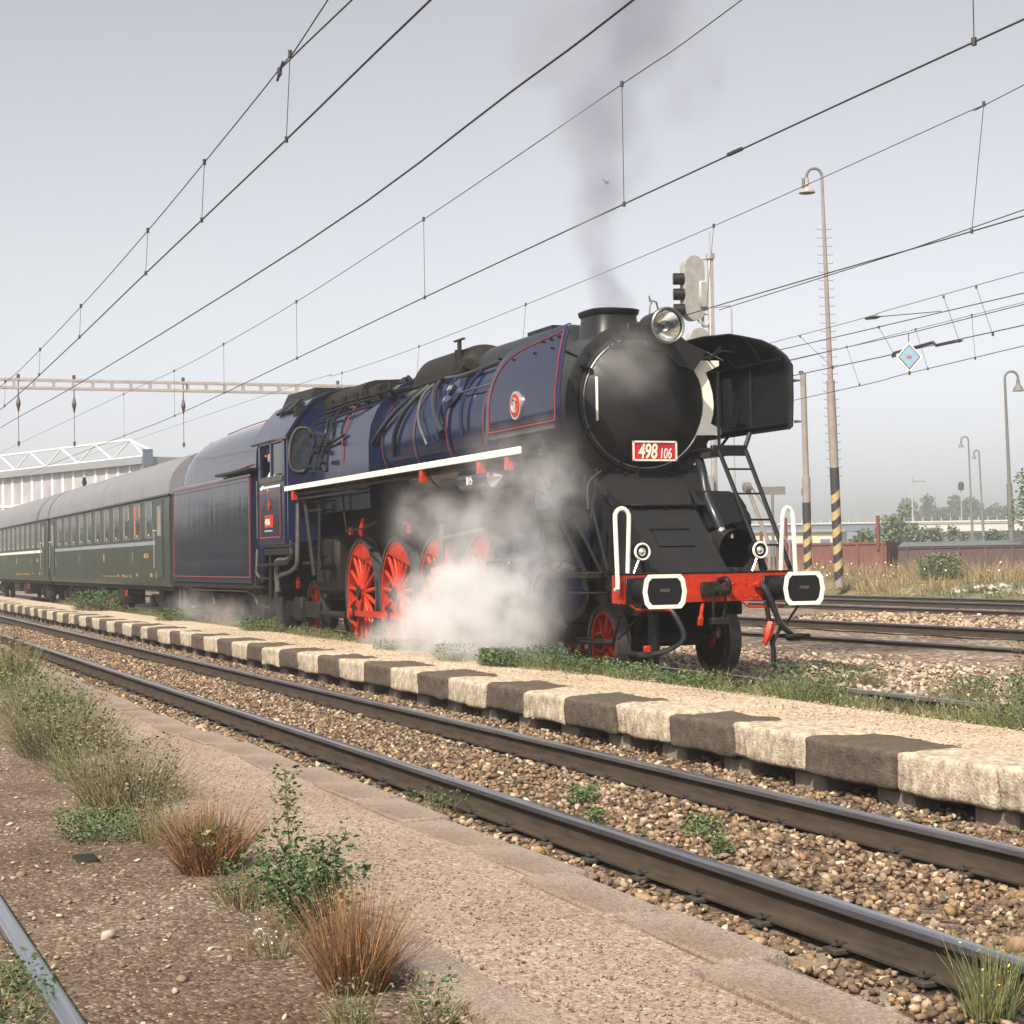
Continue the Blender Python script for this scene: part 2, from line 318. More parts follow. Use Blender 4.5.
# ------------------------------------------------------------------ ground
def fbm(x, y, s=1.0, seed=0):
    r = np.random.default_rng(seed); t = np.zeros_like(x, dtype=float)
    for o in range(4):
        for _ in range(3):
            a = r.uniform(0, 2 * PI); k = s * 2 ** o; t += np.sin((x * math.cos(a) + y * math.sin(a)) * k + r.uniform(0, 6)) / 2 ** o
    return t / 6
def yard(y):      # height of the ground across the tracks
    return np.interp(y, [-60, -9, 2, 5, 24.6, 27.5, 32, 38, 60, 400], [-0.42, -0.36, -0.36, -0.33, -0.30, 0.42, 0.45, -0.7, -0.9, 0.0])
xs = np.r_[-3000, -1500, -700, -350, np.arange(-220, 60, 4.0), 100, 300, 1500]
ys = np.r_[-2500, -900, -300, -100, -40, np.arange(-16, 70, 1.0), 100, 200, 400, 900, 2500]
XX, YY = np.meshgrid(xs, ys); ZZ = yard(YY) + 0.06 * fbm(XX, YY, 0.5, 3) * (np.abs(YY - 25) < 60)
nx, ny = len(xs), len(ys); idx = np.arange(nx * ny).reshape(ny, nx)
q = np.stack([idx[:-1, :-1], idx[:-1, 1:], idx[1:, 1:], idx[1:, :-1]], -1).reshape(-1, 4)
tag(bulk('ground', np.stack([XX, YY, ZZ], -1).reshape(-1, 3), q, M['field'], smooth=True), kind='structure')

def strip(name, m, x0, x1, prof, dx=0.25, amp=0.012, seed=1, wob=0.0, s=3.0):
    """long sheet along x; prof: (y, z) across"""
    xs = np.arange(x0, x1 + dx / 2, dx); P = np.array(prof); k = len(P)
    X = np.repeat(xs[:, None], k, 1); Y = np.repeat(P[None, :, 0], len(xs), 0); Z = np.repeat(P[None, :, 1], len(xs), 0)
    Y = Y + wob * fbm(X, Y * 0, 1.7, seed + 9)
    Z = Z + amp * fbm(X, Y, s, seed)
    id_ = np.arange(X.size).reshape(X.shape)
    q = np.stack([id_[:-1, :-1], id_[1:, :-1], id_[1:, 1:], id_[:-1, 1:]], -1).reshape(-1, 4)
    return tag(bulk(name, np.stack([X, Y, Z], -1).reshape(-1, 3), q, m, smooth=True), kind='structure')
def fine(a, b, za, zb, n): return [(a + (b - a) * i / n, za + (zb - za) * i / n) for i in range(n + 1)]
strip('ballast_bed', M['bed'], -90, 18, [(-6.9, -0.4), (-6.5, -0.24)] + [(-6.3, -0.215), (-6.0, -0.215), (-5.8, -0.20), (-5.6, -0.185)] + fine(-5.5, -4.36, -0.168, -0.168, 8) + [(-4.26, -0.185), (-4.1, -0.20), (-3.9, -0.21), (-3.75, -0.212)] + fine(-3.6, -2.9, -0.205, -0.175, 4) + [(-2.6, -0.2)], 0.25, 0.02, 2)
strip('path', M['path'], -90, 18, [(-7.82, -0.30), (-7.70, -0.13)] + fine(-7.56, -6.42, -0.065, -0.05, 8) + [(-6.36, -0.055), (-6.3, -0.3)], 0.25, 0.008, 3, 0.04)
strip('dirt_ground', M['dirt'], -90, 18, [(-60, -0.3), (-20, -0.2)] + fine(-12, -7.75, -0.13, -0.10, 14) + [(-7.62, -0.10), (-7.4, -0.2)], 0.25, 0.03, 4, wob=0.10, s=2.0)
strip('platform_surface', M['sand'], -90, 18, [(-2.75, -0.1), (-2.72, 0.175)] + fine(-2.6, -1.75, 0.188, 0.185, 5) + [(-1.62, 0.17), (-1.45, 0.09), (-1.25, 0.0), (-1.0, -0.12), (-0.8, -0.2)], 0.25, 0.008, 5, 0.03)
strip('pale_ballast_bed', M['palebed'], -150, 40, [(-0.95, -0.22)] + fine(-0.8, 5.0, -0.17, -0.17, 16) + fine(5.2, 9.6, -0.15, 0.0, 10) + fine(10, 16, -0.16, -0.18, 8) + fine(16.4, 20.6, -0.15, -0.05, 6) + [(22.0, -0.14), (24.6, -0.12), (25.4, -0.3)], 0.5, 0.025, 6)

# ------------------------------------------------------------------ stones (loose ballast)
t_ = (1 + 5 ** 0.5) / 2
ICO = np.array([(-1, t_, 0), (1, t_, 0), (-1, -t_, 0), (1, -t_, 0), (0, -1, t_), (0, 1, t_), (0, -1, -t_), (0, 1, -t_), (t_, 0, -1), (t_, 0, 1), (-t_, 0, -1), (-t_, 0, 1)]) / 1.9
ICF = np.array([(0, 11, 5), (0, 5, 1), (0, 1, 7), (0, 7, 10), (0, 10, 11), (1, 5, 9), (5, 11, 4), (11, 10, 2), (10, 7, 6), (7, 1, 8), (3, 9, 4), (3, 4, 2), (3, 2, 6), (3, 6, 8), (3, 8, 9), (4, 9, 5), (2, 4, 11), (6, 2, 10), (8, 6, 7), (9, 8, 1)])
def stones(name, m, P, size, pal, flat=0.65):
    n = len(P); r = RNG
    S = size * np.exp(r.normal(0, 0.28, n)); V = ICO[None] * (1 + r.uniform(-0.45, 0.38, (n, 12, 1))) * np.stack([r.uniform(0.8, 1.5, n), r.uniform(0.6, 1.0, n), r.uniform(0.5, 0.9, n)], -1)[:, None]
    a, b = r.uniform(0, 2 * PI, n), r.uniform(-0.6, 0.6, n); c, s_ = np.cos(b), np.sin(b)
    V = np.stack([V[..., 0] * c[:, None] - V[..., 2] * s_[:, None], V[..., 1], V[..., 0] * s_[:, None] + V[..., 2] * c[:, None]], -1)
    c, s_ = np.cos(a), np.sin(a)
    V = np.stack([V[..., 0] * c[:, None] - V[..., 1] * s_[:, None], V[..., 0] * s_[:, None] + V[..., 1] * c[:, None], V[..., 2] * flat / 0.65], -1)
    V = V * (S / 2)[:, None, None] + P[:, None]
    Fq = (ICF[None] + 12 * np.arange(n)[:, None, None]).reshape(-1, 3)
    pal = np.array(pal); T = pal[r.integers(0, len(pal), n)] * r.uniform(0.75, 1.2, (n, 1))
    o = bulk(name, V.reshape(-1, 3), Fq, m, np.repeat(T, 12, 0)); return o
TAN = [(0.85, 0.82, 0.8), (0.7, 0.68, 0.66), (0.5, 0.48, 0.48), (0.36, 0.33, 0.31), (0.52, 0.46, 0.41), (1.35, 1.3, 1.25), (0.27, 0.24, 0.22), (0.66, 0.56, 0.46), (0.85, 0.70, 0.52), (0.45, 0.40, 0.36)]
def scatter(n, x0, x1, y0, y1, power=1.0):
    u = RNG.uniform(0, 1, n) ** power; return x1 - (x1 - x0) * u, RNG.uniform(y0, y1, n)
X1, Y1 = scatter(76000, -32, 17.0, -6.3, -2.95, 1.75)
keep = (np.abs(Y1 + 5.68) > 0.085) & (np.abs(Y1 + 4.18) > 0.085); X1, Y1 = X1[keep], Y1[keep]
Z1 = -0.203 + 0.02 * fbm(X1, Y1, 3.0, 2) + np.where(Y1 > -3.75, np.interp(Y1, [-3.75, -3.0], [0, 0.022]), 0) + RNG.uniform(-0.008, 0.022, len(X1)) + np.interp(Y1, [-5.62, -5.5, -4.36, -4.24], [0, 0.036, 0.036, 0])
tag(stones('ballast_stones', M['stone_tan'], np.stack([X1, Y1, Z1], -1), 0.037, TAN), kind='stuff')
X1, Y1 = scatter(17000, -30, 14.0, -0.6, 5.9, 1.0); keep = (np.abs(Y1 - 0.75) > 0.09) & (np.abs(Y1 + 0.75) > 0.09); X1, Y1 = X1[keep], Y1[keep]
tag(stones('pale_ballast_stones', M['stone_pale'], np.stack([X1, Y1, -0.165 + RNG.uniform(-0.01, 0.03, len(X1))], -1), 0.07, [(1, 1, 1), (1.25, 1.2, 1.15), (0.7, 0.66, 0.62), (0.5, 0.45, 0.42), (0.9, 0.8, 0.72)]), kind='stuff')
X1, Y1 = scatter(9000, -22, 6, 9.0, 24, 1.0)
keep = np.min(np.abs(Y1[:, None] - np.array([[17.1, 18.6, 23.0]])), 1) > 0.12; X1, Y1 = X1[keep], Y1[keep]
tag(stones('yard_ballast_stones', M['stone_pale'], np.stack([X1, Y1, -0.15 + RNG.uniform(-0.01, 0.04, len(X1))], -1), 0.10, [(0.6, 0.5, 0.42), (0.9, 0.8, 0.7), (0.4, 0.33, 0.28), (1.1, 1.0, 0.9)]), kind='stuff')
X1, Y1 = scatter(26000, -6, 14.5, -11.0, -7.62, 2.2)
tag(stones('dirt_pebbles', M['stone_pale'], np.stack([X1, Y1, -0.112 + RNG.uniform(-0.008, 0.006, len(X1)) + 0.03 * fbm(X1, Y1, 2.0, 4)], -1), 0.017, [(1.0, 0.95, 0.9), (0.7, 0.6, 0.52), (0.5, 0.42, 0.35), (0.36, 0.29, 0.24), (0.26, 0.2, 0.16)], 0.6), kind='stuff')
X1, Y1 = scatter(420, 2, 14.0, -9.9, -7.75, 1.6)
tag(stones('loose_white_stones', M['stone_pale'], np.stack([X1, Y1, -0.098 + 0.03 * fbm(X1, Y1, 2.0, 4)], -1), 0.028, [(1.1, 1.1, 1.1), (0.8, 0.75, 0.7), (0.6, 0.52, 0.46), (0.5, 0.45, 0.4)], 0.6), kind='stuff')
X1, Y1 = scatter(15000, -20, 15.0, -7.85, -6.42, 2.2)
tag(stones('path_chippings', M['stone_pale'], np.stack([X1, Y1, -0.052 + RNG.uniform(-0.003, 0.002, len(X1)) + 0.008 * fbm(X1, Y1, 3.0, 3)], -1), 0.0105, [(0.75, 0.7, 0.68), (0.55, 0.48, 0.44), (0.68, 0.6, 0.56), (0.4, 0.34, 0.3)], 0.6), kind='stuff')
X1, Y1 = scatter(7000, -16, 14.0, -2.75, -1.65, 1.3)
tag(stones('platform_chippings', M['stone_pale'], np.stack([X1, Y1, 0.19 + RNG.uniform(-0.003, 0.003, len(X1))], -1), 0.016, [(1.3, 1.25, 1.15), (0.8, 0.7, 0.6), (1.05, 0.95, 0.85)], 0.6), kind='stuff')

# ------------------------------------------------------------------ rails
RP = [(-0.075, -0.158), (0.075, -0.158), (0.075, -0.147), (0.02, -0.132), (0.009, -0.115), (0.009, -0.045), (0.036, -0.034), (0.037, -0.008), (0.028, 0), (-0.028, 0), (-0.037, -0.008), (-0.036, -0.034), (-0.009, -0.045), (-0.009, -0.115), (-0.02, -0.132), (-0.075, -0.147)]
HP = [(-0.0375, -0.03), (0.0375, -0.03), (0.0375, -0.006), (0.026, 0.0025), (-0.026, 0.0025), (-0.0375, -0.006)]
def rail(p, q, label, x0=None, clips=0, c0=0.0, group='rails of the station yard', rp=RP):
    p = Vector(p); q = Vector(q); d = (q - p).normalized(); n = Vector((-d.y, d.x, 0)).normalized()
    t = thing('rail', label, 'rail', p, group); a = MB(); b = MB()
    for mb, prof in ((a, rp), (b, HP)):
        k = 8; mb.loft([[p + (q - p) * (j / k) + n * u + Vector((0, 0, v)) for u, v in prof] for j in range(k + 1)])
    a.build('rail_web', M['railrust'], t); b.build('rail_head', M['railhead'], t)
    if clips:
        c = MB()
        for s in (-1, 1):
            c.cyl((0, s * 0.095, -0.012), (0, s * 0.095, 0.024), 0.010, n=6).cyl((0, s * 0.095, 0.0), (0, s * 0.095, 0.012), 0.017, n=6).box(-0.024, 0.024, min(s * 0.05, s * 0.1), max(s * 0.05, s * 0.1), 0.0, 0.012)
        c.rbox(-0.05, 0.05, -0.125, 0.125, -0.034, -0.012, 0.004)
        first = None
        for i in range(clips):
            w_ = Vector((c0 - 0.62 * i, p.y + (q.y - p.y) * (c0 - 0.62 * i - p.x) / (q.x - p.x), -0.145))
            if first is None: first = MB(); first.v, first.f = [tuple(Vector(v) + w_) for v in c.v], c.f; first = first.build('rail_clip', M['clip'], t, at=w_)
            else:
                o = first.copy(); scene.collection.objects.link(o); o.parent = t; o.location = w_ - t.location
    return t
rail((18.5, -5.68, 0), (-110, -5.68, 0), 'closest full rail, tall brown web, running beside the gravel path', clips=45, c0=16.4)
rail((18.5, -4.18, 0), (-110, -4.18, 0), 'bright rail running just below the black and white platform edge', clips=45, c0=16.4)
rail((30, -0.75, 0), (-120, -0.75, 0), 'rail nearest the platform under the locomotive, hidden behind weeds')
rail((30, 0.75, 0), (-120, 0.75, 0), 'low rail leading out from under the locomotive front through the weeds')
rail((40, 7.9, 0.0), (-130, 4.6, 0.0), 'thick rail crossing behind the red buffer beam, nearest of the yard rails')
rail((40, 9.6, 0.16), (-130, 6.4, 0.16), 'raised second yard rail behind the locomotive')
rail((60, 17.1, 0.0), (-180, 17.1, 0.0), 'third yard rail beyond the brown ballast strip')
rail((60, 18.7, 0.10), (-180, 18.7, 0.10), 'fourth yard rail in front of the dry grass')
rail((60, 23.0, 0.02), (-180, 23.0, 0.02), 'furthest dark rail at the foot of the dry grass bank')
rail((14.5, -8.87, -0.02), (-60, -9.45, -0.06), 'dull grey rail cutting the bottom left corner of the picture')

sl = MB(); sl.rbox(-0.13, 0.13, -1.3, 1.3, -0.2, 0.0, 0.03)
base = None
for i in range(30):
    x = 16.4 - 0.62 * i
    if base is None: base = MB(); base.v = [(a + x, b - 4.93, c - 0.198) for a, b, c in sl.v]; base.f = sl.f; o = base = base.build('sleeper', M['sleeper'], None, at=(x, -4.93, -0.16))
    else: o = base.copy(); scene.collection.objects.link(o); o.location.x = x
    tag(o, 'concrete sleeper buried in brown ballast under the nearest complete track', 'sleeper', 'sleepers of the near track')

# path edge slabs: slightly crooked concrete slabs in a row
edge = [(-20, -6.02), (-10, -6.25), (-2, -6.36), (3.5, -6.30), (7, -6.20), (9, -6.20), (11, -6.26), (12.6, -6.36), (14, -6.44), (18, -6.55)]
ex, ey = zip(*edge)
n_s = 0
for i in range(34):
    x1 = 16.6 - i * 1.0; x0 = x1 - 0.985; xm = (x0 + x1) / 2; yo = float(np.interp(xm, ex, ey)) + random.uniform(-0.05, 0.05); a = random.uniform(-0.035, 0.035)
    zt = -0.037 + random.uniform(-0.014, 0.010); wd = 0.30 + random.uniform(-0.02, 0.02)
    mb = MB(); T = Matrix.Translation((xm, yo, zt)) @ Matrix.Rotation(a, 4, 'Z') @ Matrix.Rotation(random.uniform(-0.01, 0.01), 4, 'Y')
    mb.rbox(-0.4925, 0.4925, -wd, 0.0, -0.12, 0.0, 0.012); mb.v = [tuple(T @ Vector(v)) for v in mb.v]
    o = mb.build('edge_slab', M['slab'], None, at=(xm, yo, zt - 0.1))
    k = i - 2
    lab = 'crooked concrete slab edging the gravel path, ' + (ORD[k] + ' from the right of the picture' if 0 <= k < 14 else ('in the far stretch toward the left' if k >= 14 else 'just below the picture bottom'))
    tag(o, lab, 'paving slab', 'edging slabs of the near path')
# narrow strip of old concrete edge on the weedy side of the path
tag(MB().rbox(11.55, 15.5, -7.62, -7.40, -0.2, -0.042, 0.02).build('kerb_strip', M['slab'], None, at=(13, -7.5, -0.1)), 'half buried concrete strip beside the rusty grass tussock', 'kerb')

# platform edge blocks
def rough_block(w, d, h, seed, lump=0.012):
    r = np.random.default_rng(seed); nx, ny, nz = 22, 12, 9; rad = 0.035; V = {}; vs = []; fs = []
    def pt(u, v, t):
        k = (round(u, 4), round(v, 4), round(t, 4))
        if k in V: return V[k]
        p = np.array([(u - 0.5) * w, (v - 0.5) * d, (t - 0.5) * h]); c = np.clip(p, [-w / 2 + rad, -d / 2 + rad, -h / 2 + rad], [w / 2 - rad, d / 2 - rad, h / 2 - rad])
        e = p - c; L = np.linalg.norm(e)
        if L > rad: p = c + e / L * rad
        p = p + lump * np.array([fbm(p[1:2] * 9, p[2:3] * 9, 1.5, seed)[0] * 0.4, fbm(p[0:1] * 6, p[2:3] * 9, 1.4, seed + 1)[0], fbm(p[0:1] * 6, p[1:2] * 6, 1.4, seed + 2)[0]])
        rn = r.normal(0, 0.0022, 3); V[k] = len(vs); vs.append(tuple(p + rn)); return V[k]
    def face(fn, a, b):
        for i in range(a):
            for j in range(b): fs.append((pt(*fn(i / a, j / b)), pt(*fn((i + 1) / a, j / b)), pt(*fn((i + 1) / a, (j + 1) / b)), pt(*fn(i / a, (j + 1) / b))))
    face(lambda a, b: (a, b, 1.0), nx, ny); face(lambda a, b: (a, b, 0.0), nx, ny)
    face(lambda a, b: (a, 0.0, b), nx, nz); face(lambda a, b: (a, 1.0, b), nx, nz)
    face(lambda a, b: (0.0, a, b), ny, nz); face(lambda a, b: (1.0, a, b), ny, nz)
    mb = MB(); mb.v = vs; mb.f = fs; return mb
variants = {}
cnt = {'white': 0, 'dark': 0}
BX = [9.82, 8.76, 7.70, 6.66, 5.62, 4.60]
for i in range(62):
    x1 = 10.76 - 1.055 * i; xm = x1 - 0.53; kind = 'white' if i % 2 == 1 else 'dark'
    if i == 0: kind = 'white'
    key = (kind, i % 5)
    loc = (xm, -2.965 + random.uniform(-0.02, 0.02), 0.070 + random.uniform(-0.011, 0.009))
    if key not in variants:
        mb = rough_block(1.028, 0.60, 0.262, 40 + i, 0.024 if kind == 'white' else 0.018)
        if i == 1: pass
        mb.v = [(a + loc[0], b + loc[1], c + loc[2]) for a, b, c in mb.v]
        o = mb.build('platform_edge_block', M['block_white' if kind == 'white' else 'block_dark'], None, at=loc, ang=60); variants[key] = o
    else:
        o = variants[key].copy(); scene.collection.objects.link(o); o.location = loc
    o.rotation_euler = (random.uniform(-0.02, 0.02), random.uniform(-0.008, 0.008), random.uniform(-0.018, 0.018))
    k = cnt[kind]; cnt[kind] += 1
    if i < 34: lab = ('whitewashed' if kind == 'white' else 'dark brown') + ' platform edge block, ' + ORD[k] + (' pale' if kind == 'white' else ' dark') + ' one from the right'
    else: lab = ('whitewashed' if kind == 'white' else 'dark brown') + ' platform edge block in the far stretch beside the green coaches'
    tag(o, lab, 'edge block', 'striped edge blocks of the middle platform')
sb = MB(); sb.rbox(-0.21, 0.21, -0.2, 0.2, -0.17, 0.17, 0.02); sup0 = None
for i in range(62):
    x = 10.76 - 1.055 * i - 0.12; loc = (x, -2.97, -0.235)
    if sup0 is None:
        t0 = MB(); t0.v = [(a + loc[0], b + loc[1], c + loc[2]) for a, b, c in sb.v]; t0.f = sb.f; sup0 = o = t0.build('support_block', M['support'], None, at=loc)
    else: o = sup0.copy(); scene.collection.objects.link(o); o.location = loc
    lab = 'squat concrete footing under the platform edge, ' + (ORD[i] + ' from the right' if i < 20 else 'in the far stretch toward the left')
    tag(o, lab, 'footing', 'footings of the platform edge')

# ================================================================== LOCOMOTIVE
L = thing('steam_locomotive', 'large dark blue steam locomotive with red wheels, red buffer beam and white running board edge', 'locomotive', (-8, 0, 0))
def arc(cx, cy, r, a0, a1, n): return [(cx + r * math.cos(math.radians(a0 + (a1 - a0) * i / n)), cy + r * math.sin(math.radians(a0 + (a1 - a0) * i / n))) for i in range(n + 1)]
BC = 3.33
# boiler barrel, firebox and smokebox
MB().lathe([(-3.9, 0.0), (-3.9, 0.97), (-7.2, 0.985), (-7.25, 1.0), (-9.6, 1.0), (-9.6, 0.0)], (0, 0, BC), 'x', 64).build('boiler', M['blue'], L)
bands = None
for x in (-4.6, -6.1, -7.6, -9.2):
    MB().lathe([(x - 0.035, 0.99), (x - 0.035, 1.012), (x + 0.035, 1.012), (x + 0.035, 0.99)], (0, 0, BC), 'x', 64).build('boiler_band', M['blue'], L)
    MB().lathe([(x - 0.055, 1.0), (x - 0.055, 1.0145), (x - 0.042, 1.0145), (x - 0.042, 1.0)], (0, 0, BC), 'x', 64).build('band_lining', M['lining'], L)
fb = [(-1.12, 2.3), (-1.14, 2.9), (-1.14, 3.35)] + [(-math.cos(math.radians(t)) * 1.14, 3.35 + math.sin(math.radians(t)) * 1.10) for t in range(15, 180, 15)] + [(1.14, 3.35), (1.14, 2.9), (1.12, 2.3)]
MB().prism(fb, 'x', -13.5, -9.55).build('firebox', M['blue'], L)
MB().lathe([(-11.02, 1.16), (-11.02, 1.172), (-10.99, 1.172), (-10.99, 1.16)], (0, 0, 3.34), 'x', 40).build('firebox_lining', M['lining'], L)
cr = [(-0.78, 3.9)] + [(-0.78 + 0.25 * (1 - math.cos(math.radians(t))), 4.28 + 0.25 * math.sin(math.radians(t))) for t in (0, 30, 60, 90)] + [(0, 4.56)] + [(0.78 - 0.25 * (1 - math.cos(math.radians(t))), 4.28 + 0.25 * math.sin(math.radians(t))) for t in (90, 60, 30, 0)] + [(0.78, 3.9)]
MB().prism(cr, 'x', -13.5, -11.1).prism([(a * 0.93, 3.9 + (b - 3.9) * 0.86) for a, b in cr], 'x', -11.1, -10.4).build('firebox_crown', M['grime'], L)
MB().lathe([(-3.92, 0.0), (-3.92, 0.985), (-1.86, 0.985), (-1.84, 1.0), (-1.78, 1.02), (-1.72, 1.02), (-1.71, 1.0), (-1.71, 0.86), (-1.70, 0.0)], (0, 0, BC), 'x', 72).build('smokebox', M['smokebox'], L)
b = MB()
for k in range(36):
    t = 2 * PI * k / 36; b.cyl((-1.71, 0.945 * math.cos(t), BC + 0.945 * math.sin(t)), (-1.688, 0.945 * math.cos(t), BC + 0.945 * math.sin(t)), 0.014, n=6)
b.build('smokebox_rivets', M['smokebox'], L)
DC = 3.345
door = MB().lathe([(-1.71, 0.865), (-1.665, 0.865), (-1.655, 0.845), (-1.655, 0.80)] + [(-1.66 + 0.25 * (1 - (r / 0.80) ** 2.3), r) for r in (0.795, 0.74, 0.66, 0.56, 0.46, 0.34, 0.22, 0.1, 0.0)], (0, 0, DC), 'x', 72).build('smokebox_door', M['smokebox'], L)
MB().lathe([(-1.66, 0.815), (-1.650, 0.825), (-1.643, 0.815), (-1.650, 0.803)], (0, 0, DC), 'x', 72).build('door_rim', M['steel'], door)
MB().tube([(-1.66, -0.655, 3.63), (-1.585, -0.665, 3.63), (-1.575, -0.67, 3.60), (-1.575, -0.67, 3.15), (-1.585, -0.665, 3.12), (-1.66, -0.655, 3.12)], 0.017, 8).build('door_handrail', M['white'], door)
for t in (152, 205, 262, 300, 118):
    c, s = math.cos(math.radians(t)), math.sin(math.radians(t)); d = MB()
    d.tube([(-1.66, 0.93 * c, DC + 0.93 * s), (-1.62, 0.90 * c, DC + 0.90 * s), (-1.61, 0.83 * c, DC + 0.83 * s), (-1.63, 0.79 * c, DC + 0.79 * s)], 0.018, 6).cyl((-1.68, 0.92 * c, DC + 0.92 * s), (-1.60, 0.92 * c, DC + 0.92 * s), 0.03, n=8)
    d.build('door_clamp', M['black'], door)
# white bracket curve between smokebox and far deflector
br = [(0.585, 3.875), (1.04, 3.885), (1.04, 3.82), (0.85, 3.73), (0.90, 3.62), (0.94, 3.48), (0.955, 3.345), (0.945, 3.21), (0.91, 3.09), (1.05, 3.03), (1.05, 2.95), (0.70, 2.945), (0.765, 3.09), (0.80, 3.21), (0.815, 3.345), (0.80, 3.50), (0.76, 3.64), (0.68, 3.77)]
MB().prism(br, 'x', -1.665, -1.64).build('white_bracket', M['white'], L)
# number plate
pl = MB().rbox(-1.43, -1.40, -0.285, 0.305, 2.61, 2.85, 0.008).build('number_plate', M['deepred'], L)
fr = MB()
for y0, y1, z0, z1 in ((-0.285, 0.305, 2.832, 2.853), (-0.285, 0.305, 2.607, 2.628), (-0.288, -0.268, 2.607, 2.853), (0.288, 0.308, 2.607, 2.853)): fr.box(-1.398, -1.386, y0, y1, z0, z1)
fr.build('plate_border', M['white'], pl)
def text(name, body, size, loc, rot, m, parent, ext=0.006, shear=0.0, sx=1.0, bold=0.0):
    c = bpy.data.curves.new(name, 'FONT'); c.body = body; c.size = size; c.extrude = ext; c.shear = shear; c.align_x = 'LEFT'; c.offset = bold
    o = bpy.data.objects.new(name, c); scene.collection.objects.link(o); c.materials.append(m)
    o.rotation_euler = rot; o.scale = (sx, 1, 1); bpy.context.view_layer.update()
    me = bpy.data.meshes.new_from_object(o.evaluated_get(bpy.context.evaluated_depsgraph_get())); bpy.data.objects.remove(o); bpy.data.curves.remove(c)
    o = bpy.data.objects.new(name, me); scene.collection.objects.link(o); o.rotation_euler = rot; o.scale = (sx, 1, 1)
    o.parent = parent; o.location = Vector(loc) - wloc(parent); return o
text('plate_figures', '498', 0.255, (-1.397, -0.215, 2.640), (PI / 2, 0, PI / 2), M['white'], pl, 0.006, 0.16, 0.66, 0.004)
text('plate_small_figures', '106', 0.18, (-1.397, 0.068, 2.640), (PI / 2, 0, PI / 2), M['white'], pl, 0.006, 0.16, 0.62, 0.002)
# saddle, apron
sd_ = MB().loft([[(-3.4, -0.75, 2.55), (-1.75, -0.65, 2.55), (-1.75, 0.6, 2.55), (-3.4, 0.75, 2.55)], [(-3.4, -0.9, 1.1), (-1.2, -0.5, 1.1), (-1.2, 0.35, 1.1), (-3.4, 0.9, 1.1)]]).build('smokebox_saddle', M['black'], L)
ap = MB()
ap.loft([[(-1.62, -0.80, 2.46), (-1.56, -0.80, 2.46), (-1.56, 0.70, 2.46), (-1.62, 0.70, 2.46)], [(-1.20, -0.70, 2.06), (-1.14, -0.70, 2.06), (-1.14, 0.56, 2.06), (-1.20, 0.56, 2.06)]])
YT0, YT1, YB0, YB1 = -0.56, 0.33, -0.62, 0.35
ap.loft([[(-1.06, YT0, 2.03), (-1.0, YT0, 2.03), (-1.0, YT1, 2.03), (-1.06, YT1, 2.03)], [(-0.26, YB0, 1.26), (-0.20, YB0, 1.26), (-0.20, YB1, 1.26), (-0.26, YB1, 1.26)]])
ap.loft([[(-1.02, YT0, 2.02), (-1.6, YT0 - 0.1, 2.02), (-1.6, YT0 - 0.1, 2.4), (-1.4, YT0 - 0.12, 2.3)], [(-0.24, YB0, 1.26), (-1.6, YB0 - 0.04, 1.26), (-1.6, YB0 - 0.04, 1.3), (-1.3, YB0 - 0.02, 1.28)]])
ap.loft([[(-1.02, YT1, 2.02), (-1.6, YT1 + 0.1, 2.02), (-1.6, YT1 + 0.1, 2.4), (-1.4, YT1 + 0.12, 2.3)], [(-0.24, YB1, 1.26), (-1.6, YB1 + 0.04, 1.26), (-1.6, YB1 + 0.04, 1.3), (-1.3, YB1 + 0.02, 1.28)]])
apo = ap.build('front_apron', M['smokebox'], L)
MB().rbox(-1.3, -0.94, -0.54, 0.38, 2.04, 2.07, 0.01).build('apron_ledge', M['black'], apo)
for y in (-0.40, -0.08, 0.28): MB().prism([(-1.04, 2.06), (-0.94, 2.04), (-1.0, 1.92)], 'y', y - 0.02, y + 0.02).build('ledge_gusset', M['black'], apo)
def onap(s, y, off=0.0):   # point on the lower apron: s 0 top .. 1 bottom
    return Vector((-1.0 + 0.8 * s + off * 0.69, y, 2.03 - 0.77 * s + off * 0.72))
hp = MB(); c4 = [onap(0.38, -0.38), onap(0.38, 0.06), onap(0.62, 0.07), onap(0.62, -0.39)]; n_ = Vector((0.69, 0, 0.72))
hp.loft([[tuple(p - n_ * 0.01) for p in c4], [tuple(p + n_ * 0.02) for p in c4]]); hp.build('apron_hatch', M['smokebox'], apo)
hb = MB(); hb.tube([onap(0.37, -0.43, 0.03), onap(0.37, 0.09, 0.03)], 0.012, 6); hb.build('hatch_hinge_rod', M['black'], apo)
# lower smokebox ring hooks
g = MB()
for y in (-0.33, 0.28): g.tube([(-1.66, y, 2.42), (-1.52, y * 1.1, 2.52), (-1.48, y * 1.25, 2.62)], 0.018, 6).tube([(-1.62, y - 0.12, 2.36), (-1.5, y + 0.02, 2.48)], 0.014, 6)
g.tube([(-1.55, -0.95, 2.42), (-1.50, -0.4, 2.38), (-1.5, 0.5, 2.38)], 0.018, 6); g.build('ring_bracket', M['black'], L)

